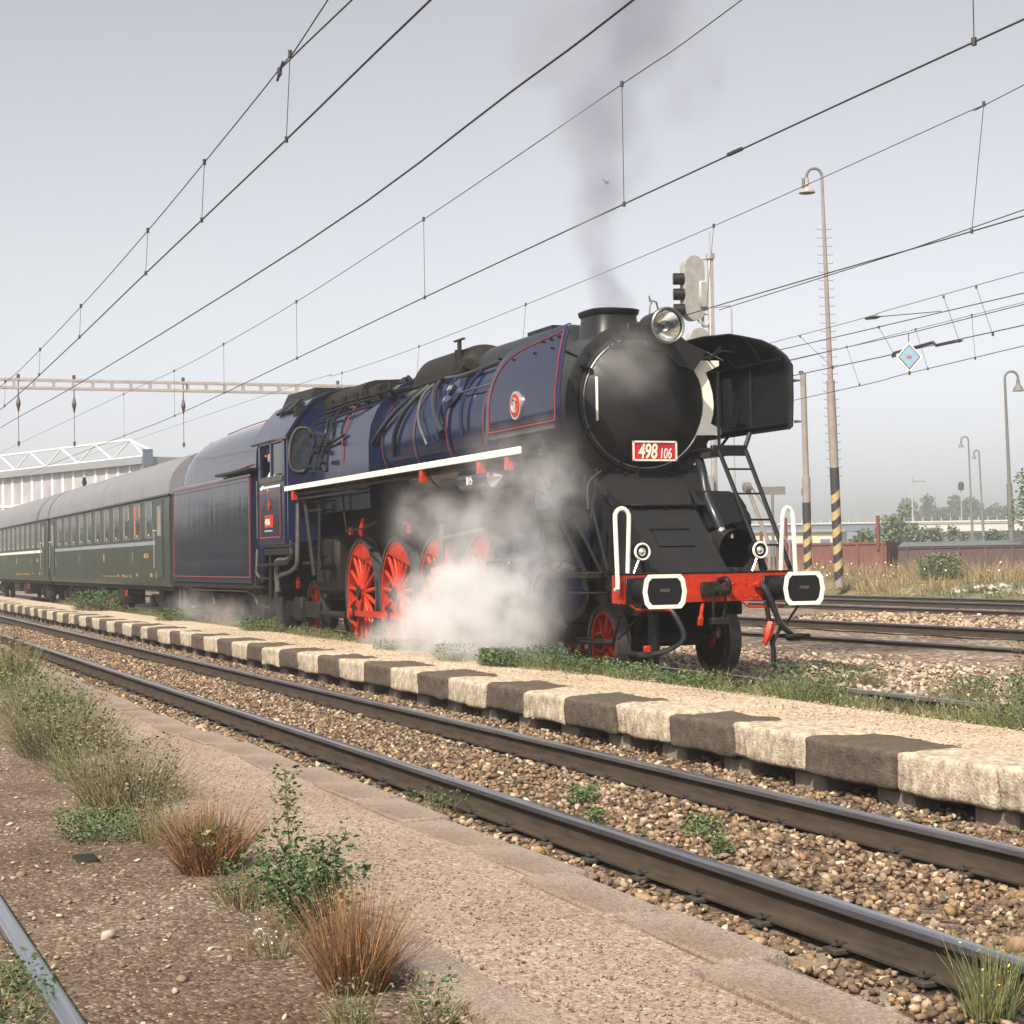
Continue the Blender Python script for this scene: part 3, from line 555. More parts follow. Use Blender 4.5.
# chimney
ch = []
for z, k in ((4.20, 1.1), (4.28, 0.98), (4.52, 0.90), (4.545, 0.97), (4.595, 1.0), (4.605, 0.94)):
    ch.append([(-2.66 + 0.40 * k * math.copysign(abs(math.cos(t)) ** 0.6, math.cos(t)), 0.35 * k * math.copysign(abs(math.sin(t)) ** 0.7, math.sin(t)), z) for t in [2 * PI * i / 32 for i in range(32)]])
cho = MB().loft(ch).build('chimney', M['smokebox'], L)
MB().lathe([(0, 0.22), (0.012, 0.26), (0.03, 0.22)], (-2.66, 0, 4.592), 'z', 20).build('chimney_bore', M['grime'], cho)
MB().tube([(-2.1, 0.30, 4.30), (-2.1, 0.32, 4.60), (-2.1, 0.36, 4.68), (-2.1, 0.41, 4.66), (-2.1, 0.44, 4.55), (-2.1, 0.44, 4.3)], 0.012, 8).cyl((-2.1, 0.33, 4.66), (-2.1, 0.31, 4.74), 0.02, 0.008, 8).build('whistle_pipe', M['steel'], L)
# casing on the boiler top
def casing(x0, x1, hw, zt, name, m):
    s = []
    for i in range(13):
        u = 0.5 - 0.5 * math.cos(PI * i / 12); x = x0 + (x1 - x0) * u; e = min(1.0, math.sqrt(max(0.0, 1 - (2 * u - 1) ** 10)) + 0.02)
        s.append([(x, hw * math.cos(t) * (0.55 + 0.45 * e), 4.0 + (zt - 4.0) * e * max(0.0, math.sin(t)) ** 0.55 * 1.0 if math.sin(t) > 0 else 4.0) for t in [PI * k / 16 for k in range(17)]])
    return MB().loft(s).build(name, m, L)
casing(-9.45, -6.75, 0.50, 4.70, 'steam_dome_casing', M['grime'])
casing(-6.75, -3.3, 0.46, 4.58, 'front_casing', M['smokebox'])
MB().box(-5.1, -4.2, -0.14, 0.14, 4.50, 4.62).build('casing_cover', M['black'], L)
# valve with hand wheel on the boiler side of the dome
MB().cyl((-7.15, -0.42, 4.10), (-7.15, -0.42, 4.60), 0.075, n=10).cyl((-7.15, -0.42, 4.2), (-7.15, -0.42, 4.32), 0.13, n=10).cyl((-7.15, -0.42, 4.60), (-7.15, -0.42, 4.74), 0.035, n=8).box(-7.36, -6.94, -0.44, -0.40, 4.74, 4.765).cyl((-6.95, -0.45, 4.2), (-6.6, -0.45, 4.34), 0.1, n=8).build('boiler_valve', M['grime'], L)
# safety valves and turret between dome and firebox
MB().cyl((-10.25, -0.28, 4.2), (-10.25, -0.28, 4.40), 0.10, n=10).cyl((-10.25, -0.28, 4.40), (-10.25, -0.28, 4.50), 0.13, 0.03, 10).cyl((-10.6, 0.1, 4.2), (-10.6, 0.1, 4.52), 0.12, n=10).tube([(-10.3, -0.25, 4.45), (-10.0, -0.3, 4.48), (-9.8, -0.3, 4.38)], 0.035, 6).build('safety_valve', M['grime'], L)
# pipes over the boiler flank
def on(x, a, off=0.03):   # point on barrel: a degrees down from top toward camera side
    r = 1.0 + off; t = math.radians(90 + a); return (x, math.cos(t) * r, BC + math.sin(t) * r)
pd = [([on(-8.1, 38), on(-8.6, 62, .06), on(-9.4, 84, .06), on(-9.9, 100, .1)], 0.035, 'rubber'), ([on(-7.9, 38), on(-8.1, 62, .06), on(-8.4, 84, .06), on(-8.6, 104, .05)], 0.04, 'rubber'),
      ([on(-7.7, 34), on(-7.6, 55, .06), on(-7.3, 78, .06), on(-6.9, 100, .06)], 0.022, 'steel'), ([on(-7.5, 34), on(-7.1, 52, .06), on(-6.6, 74, .06), on(-6.2, 92, .05)], 0.04, 'rubber'),
      ([on(-6.6, 35), on(-6.5, 55, .05), on(-6.45, 75, .05), on(-6.4, 98, .05)], 0.03, 'blue'), ([on(-5.6, 38), on(-5.5, 58, .05), on(-5.45, 78, .05), on(-5.4, 98, .05)], 0.03, 'blue'),
      ([on(-9.9, 40, .1), on(-8.9, 40, .08), on(-8.0, 38, .06), on(-6.7, 33, .06)], 0.035, 'grime'), ([on(-12.9, 46, .22), on(-11.3, 45, .22), on(-10.0, 44, .18), on(-8.6, 40, .1)], 0.028, 'black'),
      ([on(-13.2, 53, .22), on(-11.5, 50, .22), on(-10.2, 48, .18), on(-9.0, 42, .1), on(-7.9, 36, .06)], 0.022, 'black'), ([on(-13.1, 62, .22), on(-12.0, 60, .2), on(-10.8, 58, .2), on(-9.6, 52, .1)], 0.024, 'black'),
      ([on(-7.2, 36, .04), on(-6.3, 40, .04), on(-5.2, 34, .04), on(-4.1, 30, .04)], 0.04, 'rubber'), ([on(-12.2, 60, .22), on(-12.0, 75, .22), on(-12.25, 90, .22), on(-12.1, 105, .2)], 0.025, 'black'),
      ([on(-12.9, 70, .22), on(-12.5, 82, .25), on(-12.8, 96, .25)], 0.03, 'black'), ([on(-11.6, 52, .22), on(-11.7, 66, .24), on(-11.4, 76, .22)], 0.03, 'black'), ([on(-12.7, 80, .2), on(-11.9, 84, .2), on(-10.9, 78, .18)], 0.022, 'black')]
def smooth(P, n=5):
    P = [Vector(p) for p in P]; out = []
    for i in range(len(P) - 1):
        p0, p1, p2, p3 = P[max(i - 1, 0)], P[i], P[i + 1], P[min(i + 2, len(P) - 1)]
        for k in range(n):
            t = k / n; out.append(0.5 * ((2 * p1) + (p2 - p0) * t + (2 * p0 - 5 * p1 + 4 * p2 - p3) * t * t + (3 * p1 - p0 - 3 * p2 + p3) * t ** 3))
    return out + [P[-1]]
for P, r, m in pd: MB().tube(smooth(P), r, 8).build('boiler_pipe', M[m], L)
b = MB()
for x in (-12.6, -11.8, -11.1, -10.5, -9.8, -9.2):
    c = on(x, 46, .2); b.cyl((c[0], c[1], c[2] - 0.09), (c[0], c[1] - 0.02, c[2] + 0.14), 0.05, n=8).cyl((c[0] - 0.1, c[1] - 0.03, c[2] + 0.02), (c[0] + 0.1, c[1] - 0.03, c[2] + 0.02), 0.035, n=8)
b.build('pipe_valve', M['grime'], L)
b = MB()
for x, a_ in ((-12.75, 72), (-12.3, 88), (-11.5, 82), (-12.9, 100), (-11.9, 98)):
    c = on(x, a_, .2); b.cyl(c, (c[0], c[1] - 0.10, c[2]), 0.04, n=10).cyl((c[0], c[1] - 0.10, c[2]), (c[0], c[1] - 0.125, c[2]), 0.062, n=12)
b.build('injector_valve', M['grime'], L)
# clack cover on the boiler
c = on(-6.15, 58, 0.0); nv = (Vector(c) - Vector((c[0], 0, BC))).normalized(); c = Vector(c)
MB().cyl(c, c + nv * 0.06, 0.26, 0.20, 20).cyl(c, c + nv * 0.10, 0.09, n=12).build('clack_cover', M['blue'], L)
MB().cyl(c + nv * 0.10, c + nv * 0.13, 0.05, n=12).build('clack_knob', M['silver'], L)
MB().tube([on(x, 62, .05) for x in (-4.0, -5.0, -5.9)], 0.015, 6).build('boiler_handrail', M['steel'], L)

# running board
rb = MB().box(-13.5, -2.08, -1.46, 1.46, 2.735, 2.775).build('running_board', M['black'], L)
MB().rbox(-13.62, -2.06, -1.505, -1.47, 2.728, 2.818, 0.006).build('board_edge', M['white'], L)
MB().rbox(-13.62, -2.06, 1.47, 1.505, 2.728, 2.818, 0.006).build('board_edge', M['white'], L)
for x in (-13.1, -5.9, -3.55, -2.55):
    MB().rbox(x - 0.05, x + 0.05, -1.50, -1.40, 2.55, 2.715, 0.008).build('board_bracket', M['red'], L)
MB().tube([(-13.4, -1.4, 2.66), (-9, -1.4, 2.66), (-3.0, -1.38, 2.66)], 0.028, 6).build('under_board_pipe', M['black'], L)
MB().tube([(-13.4, -1.35, 2.58), (-9.6, -1.35, 2.58)], 0.022, 6).build('under_board_pipe', M['pipe'], L)
# smoke deflectors
def defl(sgn, rows, name):
    """rows: (z, |y|, x_rear, x_front)"""
    m = 14; g = []
    for z, y, xr, xf in rows: g.append([(xr + (xf - xr) * i / m, sgn * y, z) for i in range(m + 1)])
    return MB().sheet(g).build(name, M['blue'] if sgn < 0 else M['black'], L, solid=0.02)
nr = [(2.96, 1.50, -3.20, -0.79), (3.2, 1.50, -3.20, -0.79), (3.45, 1.49, -3.19, -0.79), (3.62, 1.465, -3.14, -0.79), (3.78, 1.44, -3.06, -0.79), (3.92, 1.41, -2.92, -0.79), (4.02, 1.385, -2.70, -0.79), (4.08, 1.37, -2.35, -0.79), (4.12, 1.36, -1.90, -0.79), (4.15, 1.35, -1.35, -0.79), (4.175, 1.34, -0.86, -0.80)]
dl = defl(-1, nr, 'smoke_deflector')
def ny(z): return float(np.interp(z, [r[0] for r in nr], [r[1] for r in nr]))
ln = []; ln += [(-0.90, -ny(z) - 0.014, z) for z in (3.05, 3.4, 3.8, 4.1)]
ln += [(x, -ny(z) - 0.014, z) for x, z in ((-1.3, 4.075), (-1.9, 4.04), (-2.3, 4.0), (-2.62, 3.93), (-2.83, 3.83), (-2.97, 3.70), (-3.06, 3.52), (-3.08, 3.3), (-3.08, 3.05))]
ln.append(ln[0]); MB().tube(ln, 0.009, 5).build('lining', M['lining'], dl)
b = MB()
for x in (-1.0, -1.25, -1.5, -2.5): b.cyl((x, -ny(4.0) - 0.03, 4.0 + (0.04 if x > -2 else -0.1)), (x, -ny(4.0) + 0.02, 4.0 + (0.04 if x > -2 else -0.1)), 0.018, n=6)
for x in (-1.15, -1.7, -2.4): b.cyl((x, -ny(3.9) - 0.03, 3.92), (x, -ny(3.9) + 0.02, 3.92), 0.016, n=6)
b.build('deflector_bolt', M['black'], dl)
em = MB().cyl((-2.10, -1.49, 3.32), (-2.10, -1.535, 3.32), 0.175, n=28).build('round_badge', M['silver'], dl)
MB().cyl((-2.10, -1.535, 3.32), (-2.10, -1.541, 3.32), 0.145, n=28).build('badge_field', M['red'], em)
MB().tube([(-2.10 + 0.07 * math.cos(t), -1.546, 3.32 + 0.085 * math.sin(t)) for t in [0.6 + 0.35 * k for k in range(14)]], 0.014, 5).box(-2.13, -2.07, -1.552, -1.54, 3.25, 3.37).build('badge_figure', M['silver'], em)
frw = [(2.97, 1.50, -3.3, -0.72), (3.0, 1.53, -3.3, -0.70), (3.35, 1.545, -3.3, -0.70), (3.74, 1.545, -3.3, -0.70), (3.86, 1.50, -3.3, -0.76), (3.98, 1.41, -3.3, -0.86), (4.08, 1.32, -3.3, -1.05), (4.17, 1.24, -3.3, -1.40), (4.22, 1.18, -3.3, -1.62), (4.21, 0.95, -3.3, -1.9), (4.17, 0.8, -3.3, -2.1)]
d2 = defl(1, frw, 'smoke_deflector')
b = MB(); b.tube([(-0.82, 1.46, 3.83), (-3.2, 1.46, 3.83)], 0.022, 6).tube([(-0.78, 1.50, 3.04), (-3.2, 1.50, 3.04)], 0.02, 6)
for x in (-1.3, -2.0, -2.8): b.tube([(x, 1.46, 3.83), (x, 1.36, 3.98), (x, 1.22, 4.14)], 0.018, 6)
b.tube([(-1.7, 1.52, 3.0), (-1.7, 1.52, 3.8)], 0.02, 6); b.tube([(-2.6, 1.52, 3.0), (-2.6, 1.52, 3.8)], 0.02, 6); b.build('deflector_rib', M['black'], d2)
b = MB()
for y in (-1, 1):
    b.tube([(-1.75, y * 0.85, 3.9), (-1.75, y * 1.15, 4.02), (-1.75, y * 1.40, 4.0)], 0.02, 6).tube([(-3.0, y * 0.85, 3.9), (-3.0, y * 1.40, 4.0)], 0.02, 6)
    b.tube([(-1.6, y * 1.44, 2.98), (-1.6, y * 1.36, 2.78)], 0.03, 6).tube([(-2.9, y * 1.46, 2.98), (-2.7, y * 1.40, 2.78)], 0.03, 6).tube([(-2.2, y * 1.46, 2.98), (-2.4, y * 1.40, 2.80)], 0.02, 6)
b.tube([(-1.6, 0.80, 4.0), (-1.45, 1.0, 3.86)], 0.015, 6).tube([(-1.45, 0.8, 3.86), (-1.6, 1.05, 4.05)], 0.015, 6)
b.tube([(-1.6, 1.0, 3.75), (-1.6, 1.0, 2.80)], 0.022, 8); b.build('deflector_stay', M['black'], L)
MB().prism([(-1.55, 3.65), (-1.50, 3.35), (-1.55, 3.05), (-1.75, 3.05), (-1.75, 3.65)], 'y', 1.10, 1.16).build('inner_guide_plate', M['black'], L)
# upper platform in front of deflector, each side
for s in (-1, 1):
    y0, y1 = sorted((s * (0.62 if s > 0 else 1.1), s * (1.14 if s > 0 else 1.4))); xf = -1.12 if s > 0 else -1.7
    MB().rbox(-2.1, xf, y0, y1, 2.72, 2.76, 0.01).rbox(xf - 0.04, xf + 0.02, y0 + 0.02, y1 - 0.02, 2.66, 2.79, 0.01).build('front_step_plate', M['black'], L)
# headlight
hl = MB().lathe([(-1.50, 0.0), (-1.50, 0.13), (-1.40, 0.19), (-1.02, 0.205), (-1.00, 0.225), (-0.96, 0.225), (-0.955, 0.195), (-1.0, 0.185)], (0, 0.0, 4.21), 'x', 36).build('headlight', M['black'], L)
MB().lathe([(-0.965, 0.198), (-0.99, 0.192), (-1.04, 0.17), (-1.12, 0.12), (-1.17, 0.06), (-1.185, 0.0)], (0, 0.0, 4.21), 'x', 32).build('lamp_reflector', M['lens'], hl)
MB().cyl((-1.16, 0, 4.21), (-1.02, 0, 4.21), 0.035, 0.02, 10).build('lamp_bulb', M['glass'], hl)
MB().lathe([(-0.952, 0.186), (-0.940, 0.206), (-0.952, 0.222), (-0.965, 0.21)], (0, 0, 4.21), 'x', 36).build('lamp_rim', M['steel'], hl)
MB().rbox(-1.46, -1.2, -0.42, -0.24, 4.08, 4.26, 0.012).rbox(-1.75, -1.2, -0.20, 0.22, 3.96, 4.05, 0.01).tube([(-1.5, -0.12, 4.0), (-1.7, -0.25, 3.95)], 0.03, 6).tube([(-1.5, 0.16, 4.0), (-1.72, 0.35, 4.0)], 0.03, 6).tube([(-1.55, -0.3, 4.1), (-1.62, -0.42, 4.0), (-1.7, -0.5, 4.1)], 0.02, 6).build('lamp_bracket', M['black'], L)
MB().tube([(-1.68, 0.10, 4.06), (-1.60, 0.30, 3.98), (-1.60, 0.52, 3.84), (-1.64, 0.62, 3.78)], 0.016, 6).build('lamp_cable', M['rubber'], L)
MB().prism([(0.26, 3.93), (0.44, 4.12), (0.80, 3.98), (0.62, 3.74), (0.40, 3.80)], 'x', -1.58, -1.5).build('lamp_stay_plate', M['smokebox'], L)

# rivet rows
def rivets(name, rows, m, par, axis, r=0.011, step=0.11):
    b = MB()
    for A, B_ in rows:
        A, B_ = Vector(A), Vector(B_); n = max(1, int((B_ - A).length / step))
        for k in range(n + 1):
            c = A.lerp(B_, k / n); b.cyl(c - Vector(axis) * 0.004, c + Vector(axis) * 0.007, r, r * 0.5, 6)
    return b.build(name, m, par)
na = Vector((0.69, 0, 0.72))
rivets('apron_rivets', [(onap(0.04, YT0 + 0.03), onap(0.97, YB0 + 0.03)), (onap(0.04, YT1 - 0.03), onap(0.97, YB1 - 0.03)), (onap(0.97, YB0 + 0.05), onap(0.97, YB1 - 0.05)), (onap(0.04, YT0 + 0.05), onap(0.04, YT1 - 0.05))], M['smokebox'], apo, tuple(na), 0.010, 0.09)
rivets('deflector_rivets', [((-3.12, -1.512, 3.02), (-0.86, -1.512, 3.02)), ((-0.84, -1.508, 3.05), (-0.84, -1.50, 3.55))], M['blue'], dl, (0, -1, 0), 0.008, 0.10)
# buffer beam
bm_ = MB().rbox(-0.09, 0.0, -1.13, 1.13, 0.915, 1.245, 0.008).rbox(-0.24, -0.09, -1.13, -1.09, 0.915, 1.245, 0.008).rbox(-0.24, -0.09, 1.09, 1.13, 0.915, 1.245, 0.008).build('buffer_beam', M['red'], L)
MB().rbox(-0.24, 0.01, -1.135, 1.135, 1.245, 1.262, 0.005).build('beam_tread', M['black'], L)
b = MB()
for y in (-0.62, -0.48, -0.34, -0.12, 0.12, 0.3, 0.46, 0.6):
    for z in (0.97, 1.12): b.lathe([(0, 0.018), (0.008, 0.014), (0.014, 0.0)], (0.0, y, z), 'x', 8)
for x in (-0.12, -0.2): b.lathe([(0, 0.016), (-0.012, 0.0)], (x, -1.13, 1.0), 'y', 8)
b.build('beam_rivets', M['red'], bm_)
for s, fig in ((-0.875, '8'), (0.875, '~')):
    bu = MB().rbox(0.0, 0.03, s - 0.2, s + 0.2, 0.92, 1.21, 0.01).cyl((0.03, s, 1.065), (0.22, s, 1.065), 0.145, 0.12, 24).cyl((0.2, s, 1.065), (0.30, s, 1.065), 0.125, 0.115, 24).cyl((0.3, s, 1.065), (0.56, s, 1.065), 0.085, n=20).build('buffer', M['black'], L)
    def plate(hw, hh, c): return [(s - hw + c, 1.06 - hh), (s + hw - c, 1.06 - hh), (s + hw - c * 0.35, 1.06 - hh * 0.72), (s + hw, 1.06), (s + hw - c * 0.35, 1.06 + hh * 0.72), (s + hw - c, 1.06 + hh), (s - hw + c, 1.06 + hh), (s - hw + c * 0.35, 1.06 + hh * 0.72), (s - hw, 1.06), (s - hw + c * 0.35, 1.06 - hh * 0.72)]
    hd = MB().prism(plate(0.265, 0.185, 0.07), 'x', 0.56, 0.60).build('buffer_head', M['black'], bu)
    o_, i_ = plate(0.268, 0.188, 0.07), plate(0.215, 0.147, 0.06); n = len(o_); mb = MB()
    vs = [(0.601, a, c) for a, c in o_] + [(0.601, a, c) for a, c in i_] + [(0.607, a, c) for a, c in o_] + [(0.607, a, c) for a, c in i_]
    fs = []
    for k in range(n): j = (k + 1) % n; fs += [(2 * n + k, 2 * n + j, 3 * n + j, 3 * n + k), (k, j, 2 * n + j, 2 * n + k), (n + k, n + j, 3 * n + j, 3 * n + k), (k, j, n + j, n + k)]
    mb.add(vs, fs); mb.build('white_border', M['white'], bu)
    MB().add([(0.6075, s - 0.06 + u * 0.12, 1.055 + v * 0.035 + 0.012 * math.sin(u * 9)) for u in (0, .33, .66, 1) for v in (0, 1)], [(0, 2, 3, 1), (2, 4, 5, 3), (4, 6, 7, 5)]).build('grease_smear', M['pipe'], bu)
# coupling hook and screw coupling, brake hoses
MB().rbox(0.0, 0.05, -0.13, 0.13, 0.98, 1.15, 0.01).prism([(0.04, 1.02), (0.22, 1.02), (0.30, 0.98), (0.33, 1.05), (0.30, 1.12), (0.26, 1.08), (0.2, 1.10), (0.04, 1.10)], 'y', -0.03, 0.03).build('coupling_hook', M['grime'], L)
MB().tube([(0.24, -0.075, 1.04), (0.20, -0.075, 0.82), (0.18, -0.05, 0.70)], 0.016, 6).tube([(0.24, 0.075, 1.04), (0.20, 0.075, 0.82), (0.18, 0.05, 0.70)], 0.016, 6).rbox(0.14, 0.24, -0.10, 0.10, 0.66, 0.74, 0.01).cyl((0.18, 0, 0.70), (0.17, 0, 0.52), 0.03, n=8).cyl((0.25, -0.09, 1.05), (0.25, 0.09, 1.05), 0.035, n=10).build('screw_coupling', M['grime'], L)
MB().tube(smooth([(0.02, 0.10, 1.16), (0.14, 0.14, 1.17), (0.16, 0.16, 1.08), (0.12, 0.16, 1.02)]), 0.035, 8).build('beam_cock', M['black'], L)
MB().tube(smooth([(0.0, -0.10, 0.88), (0.08, -0.15, 0.86), (0.08, -0.17, 0.74), (0.06, -0.17, 0.66)]), [0.022] * 10 + [0.035] * 6, 8).build('brake_pipe_valve', M['red'], L)
MB().tube(smooth([(-0.08, -0.5, 0.88), (0.02, -0.42, 0.7), (0.04, -0.38, 0.50), (-0.02, -0.62, 0.36), (-0.08, -0.90, 0.34)]), 0.032, 8).build('air_hose', M['rubber'], L)
MB().cyl((-0.08, -0.90, 0.34), (-0.1, -1.02, 0.36), 0.035, n=8).build('hose_end', M['grime'], L)
MB().rbox(-0.06, 0.0, -0.84, -0.76, 0.36, 0.44, 0.01).build('hose_clip', M['red'], L)
MB().tube(smooth([(0.02, 0.60, 1.10), (0.14, 0.62, 1.08), (0.18, 0.70, 0.9), (0.14, 0.82, 0.66), (0.05, 1.02, 0.52)]), 0.034, 8).build('air_hose', M['rubber'], L)
MB().cyl((0.02, 0.58, 1.10), (0.1, 0.60, 1.11), 0.04, n=8).build('hose_cock', M['red'], L)
MB().tube([(0.0, 0.72, 0.9), (0.02, 0.76, 0.6), (0.02, 0.80, 0.3), (0.0, 0.80, 0.12)], 0.03, 6).tube([(0.05, 0.72, 0.92), (0.06, 0.88, 0.62), (0.04, 0.78, 0.42)], 0.022, 6).tube([(0.05, 1.16, 0.9), (-0.05, 0.95, 0.56)], 0.014, 6).rbox(-0.1, 0.15, 0.92, 1.22, 0.48, 0.52, 0.01).rbox(-0.05, 0.1, 1.0, 1.12, 0.44, 0.5, 0.01).build('guard_iron', M['grime'], L)
MB().tube([(0.04, 0.76, 0.66), (0.05, 0.72, 0.56), (0.06, 0.70, 0.50), (0.05, 0.66, 0.40)], [0.05, 0.06, 0.05, 0.02], 6).build('hanging_red_coupling', M['red'], L)
MB().tube([(0.0, -1.02, 0.915), (0.01, -0.95, 0.85), (0.01, -0.52, 0.835)], 0.014, 6).build('beam_step_rod', M['red'], L)
MB().tube([(0.0, 0.40, 0.915), (0.01, 0.48, 0.85), (0.01, 0.95, 0.835)], 0.014, 6).build('beam_step_rod', M['red'], L)
# handrails on the beam
for s in (-1, 1):
    yo, yi = (-1.19, -1.01) if s < 0 else (1.09, 0.96)
    P = [(0.0, yo, 1.08), (0.06, yo, 1.10), (0.06, yo, 1.16), (0.02, yo, 1.86)] + [(0.01, (yo + yi) / 2 + (yo - yi) / 2 * math.cos(t), 1.88 + 0.11 * math.sin(t)) for t in [PI * k / 8 for k in range(1, 8)]] + [(0.0, yi, 1.86), (-0.06, yi, 1.26)]
    MB().tube(P, 0.026, 8).build('beam_handrail', M['white'], L)
# marker lamps
for y in (-0.85, 0.66):
    ml = MB().lathe([(-0.16, 0.0), (-0.15, 0.07), (-0.1, 0.10), (0.0, 0.108), (0.02, 0.108), (0.02, 0.0)], (-0.02, y, 1.50), 'x', 24).tube([(-0.06, y + 0.02, 1.42), (-0.08, y + 0.06, 1.26)], 0.03, 6).build('marker_lamp', M['black'], L)
    MB().lathe([(0.018, 0.078), (0.035, 0.080), (0.04, 0.090), (0.03, 0.100), (0.015, 0.104)], (-0.02, y, 1.50), 'x', 24).build('lamp_ring', M['white'], ml)
    MB().lathe([(0.0, 0.055), (0.022, 0.048), (0.04, 0.024), (0.045, 0.0)], (-0.02, y, 1.50), 'x', 20).build('lamp_glass', M['lens'], ml)
    MB().tube([(0.0, y - 0.05, 1.40), (0.02, y - 0.12, 1.26)], 0.012, 6).build('lamp_stay', M['silver'], ml)
# far-side ladder and near-side ladder
def ladder(P0, P1, Q0, Q1, rungs, r=0.022):
    mb = MB(); P0, P1, Q0, Q1 = map(Vector, (P0, P1, Q0, Q1)); mb.tube([P0, P1], r, 6).tube([Q0, Q1], r, 6)
    for t in rungs: mb.tube([P0.lerp(P1, t), Q0.lerp(Q1, t)], 0.013, 6)
    return mb
ladder((-1.08, 0.72, 2.72), (-0.20, 0.84, 1.27), (-1.08, 1.09, 2.72), (-0.20, 1.17, 1.27), (0.16, 0.37, 0.59, 0.8), 0.028).build('front_ladder', M['black'], L)
ladder((-1.55, -1.32, 2.2), (-0.60, -1.30, 1.26), (-0.9, -1.28, 1.9), (-0.20, -1.26, 1.26), (), 0.02).build('side_rail', M['black'], L)
ladder((-2.14, -1.47, 2.72), (-1.02, -1.36, 0.62), (-1.75, -1.30, 2.35), (-0.55, -1.28, 1.22), (0.18, 0.40, 0.55, 0.70, 0.84), 0.022).build('side_ladder', M['black'], L)
MB().rbox(-1.45, -0.42, -1.36, -0.95, 1.20, 1.28, 0.012).rbox(-1.3, -0.5, -1.34, -0.95, 1.02, 1.05, 0.01).build('front_side_step', M['grime'], L)
MB().tube([(-0.86, -1.12, 2.2), (-0.3, -1.14, 1.28)], 0.02, 6).tube([(-1.1, -0.9, 2.5), (-0.9, -1.0, 2.3), (-0.85, -1.1, 1.9)], 0.018, 6).build('cylinder_pipe', M['black'], L)
# cylinders and valve chests
for s in (-1, 1):
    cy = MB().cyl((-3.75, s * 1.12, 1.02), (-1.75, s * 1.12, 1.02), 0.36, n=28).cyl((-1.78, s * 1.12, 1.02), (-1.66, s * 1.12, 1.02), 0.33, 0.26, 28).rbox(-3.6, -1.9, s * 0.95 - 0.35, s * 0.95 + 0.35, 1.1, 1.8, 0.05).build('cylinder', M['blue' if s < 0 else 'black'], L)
    MB().cyl((-3.9, s * 1.10, 1.86), (-1.35, s * 1.10, 1.86), 0.20, n=20).cyl((-1.36, s * 1.10, 1.86), (-1.25, s * 1.10, 1.86), 0.10, n=14).build('valve_chest', M['black'], cy)
    MB().cyl((-3.78, s * 1.12, 1.02), (-3.70, s * 1.12, 1.02), 0.375, n=28).cyl((-1.80, s * 1.12, 1.02), (-1.74, s * 1.12, 1.02), 0.375, n=28).build('cylinder_flange', M['silver' if s > 0 else 'steel'], cy)
    MB().loft([[(-2.1, s * 0.80, 2.6), (-2.1, s * 1.05, 2.6), (-2.5, s * 1.05, 2.6), (-2.5, s * 0.8, 2.6)], [(-1.95, s * 0.85, 1.5), (-1.95, s * 1.28, 1.5), (-2.45, s * 1.28, 1.5), (-2.45, s * 0.85, 1.5)]]).build('steam_pipe_casing', M['blue'], L)
MB().loft([[(x, 0.50, 2.24), (x, 0.92, 2.23), (x, 1.06, 2.17), (x, 1.15, 2.04), (x, 1.17, 1.88), (x, 0.60, 1.78)] for x in (-2.3, -1.20)]).build('valve_cover', M['smokebox'], L)
MB().lathe([(-0.1, 0.0), (-0.08, 0.2), (0.0, 0.27), (0.5, 0.27)][::-1], (-1.15, 0.74, 1.49), 'x', 24).cyl((-2.0, 0.74, 1.49), (-1.26, 0.74, 1.49), 0.275, n=24).cyl((-1.3, 0.74, 1.49), (-1.2, 0.74, 1.49), 0.12, 0.08, 12).build('air_pump_drum', M['grime'], L)
MB().cyl((-2.6, 0.62, 2.62), (-2.3, 0.95, 2.62), 0.20, n=16).build('feed_heater', M['black'], L)
MB().tube(smooth([(-1.6, 0.72, 2.62), (-1.4, 0.66, 2.45), (-1.25, 0.62, 2.2), (-1.05, 0.62, 1.95), (-0.98, 0.66, 1.78)]), 0.06, 10).build('exhaust_pipe', M['rubber'], L)
MB().cyl((-1.0, 0.66, 1.80), (-0.96, 0.68, 1.72), 0.05, n=10).cyl((-0.95, 0.80, 1.70), (-0.95, 0.80, 1.65), 0.05, n=10).build('pipe_union', M['silver'], L)
MB().tube(smooth([(-0.75, -1.0, 2.45), (-0.8, -1.15, 2.3), (-0.7, -1.2, 2.0)]), 0.02, 6).tube([(-1.0, -1.1, 2.4), (-1.0, -1.12, 2.1)], 0.03, 8).build('oil_pipe', M['black'], L)
MB().cyl((-1.15, -1.15, 1.86), (-1.05, -1.15, 1.86), 0.085, n=14).build('valve_cap', M['grime'], L)

# frame, axles and wheels
b = MB()
for s in (-1, 1): b.rbox(-14.5, -0.42, s * 0.60 - 0.04, s * 0.60 + 0.04, 0.75, 1.30, 0.01).prism([(-2.6, 0.5), (-1.0, 0.5), (-0.6, 0.95), (-3.2, 0.95)], 'y', s * 0.5 - 0.03, s * 0.5 + 0.03)
b.rbox(-13.4, -3.4, -0.6, 0.6, 1.3, 2.4, 0.05); b.build('main_frame', M['grime'], L)
MB().rbox(-0.30, -0.12, -0.66, -0.60, 0.14, 0.92, 0.01).build('rail_guard', M['black'], L)

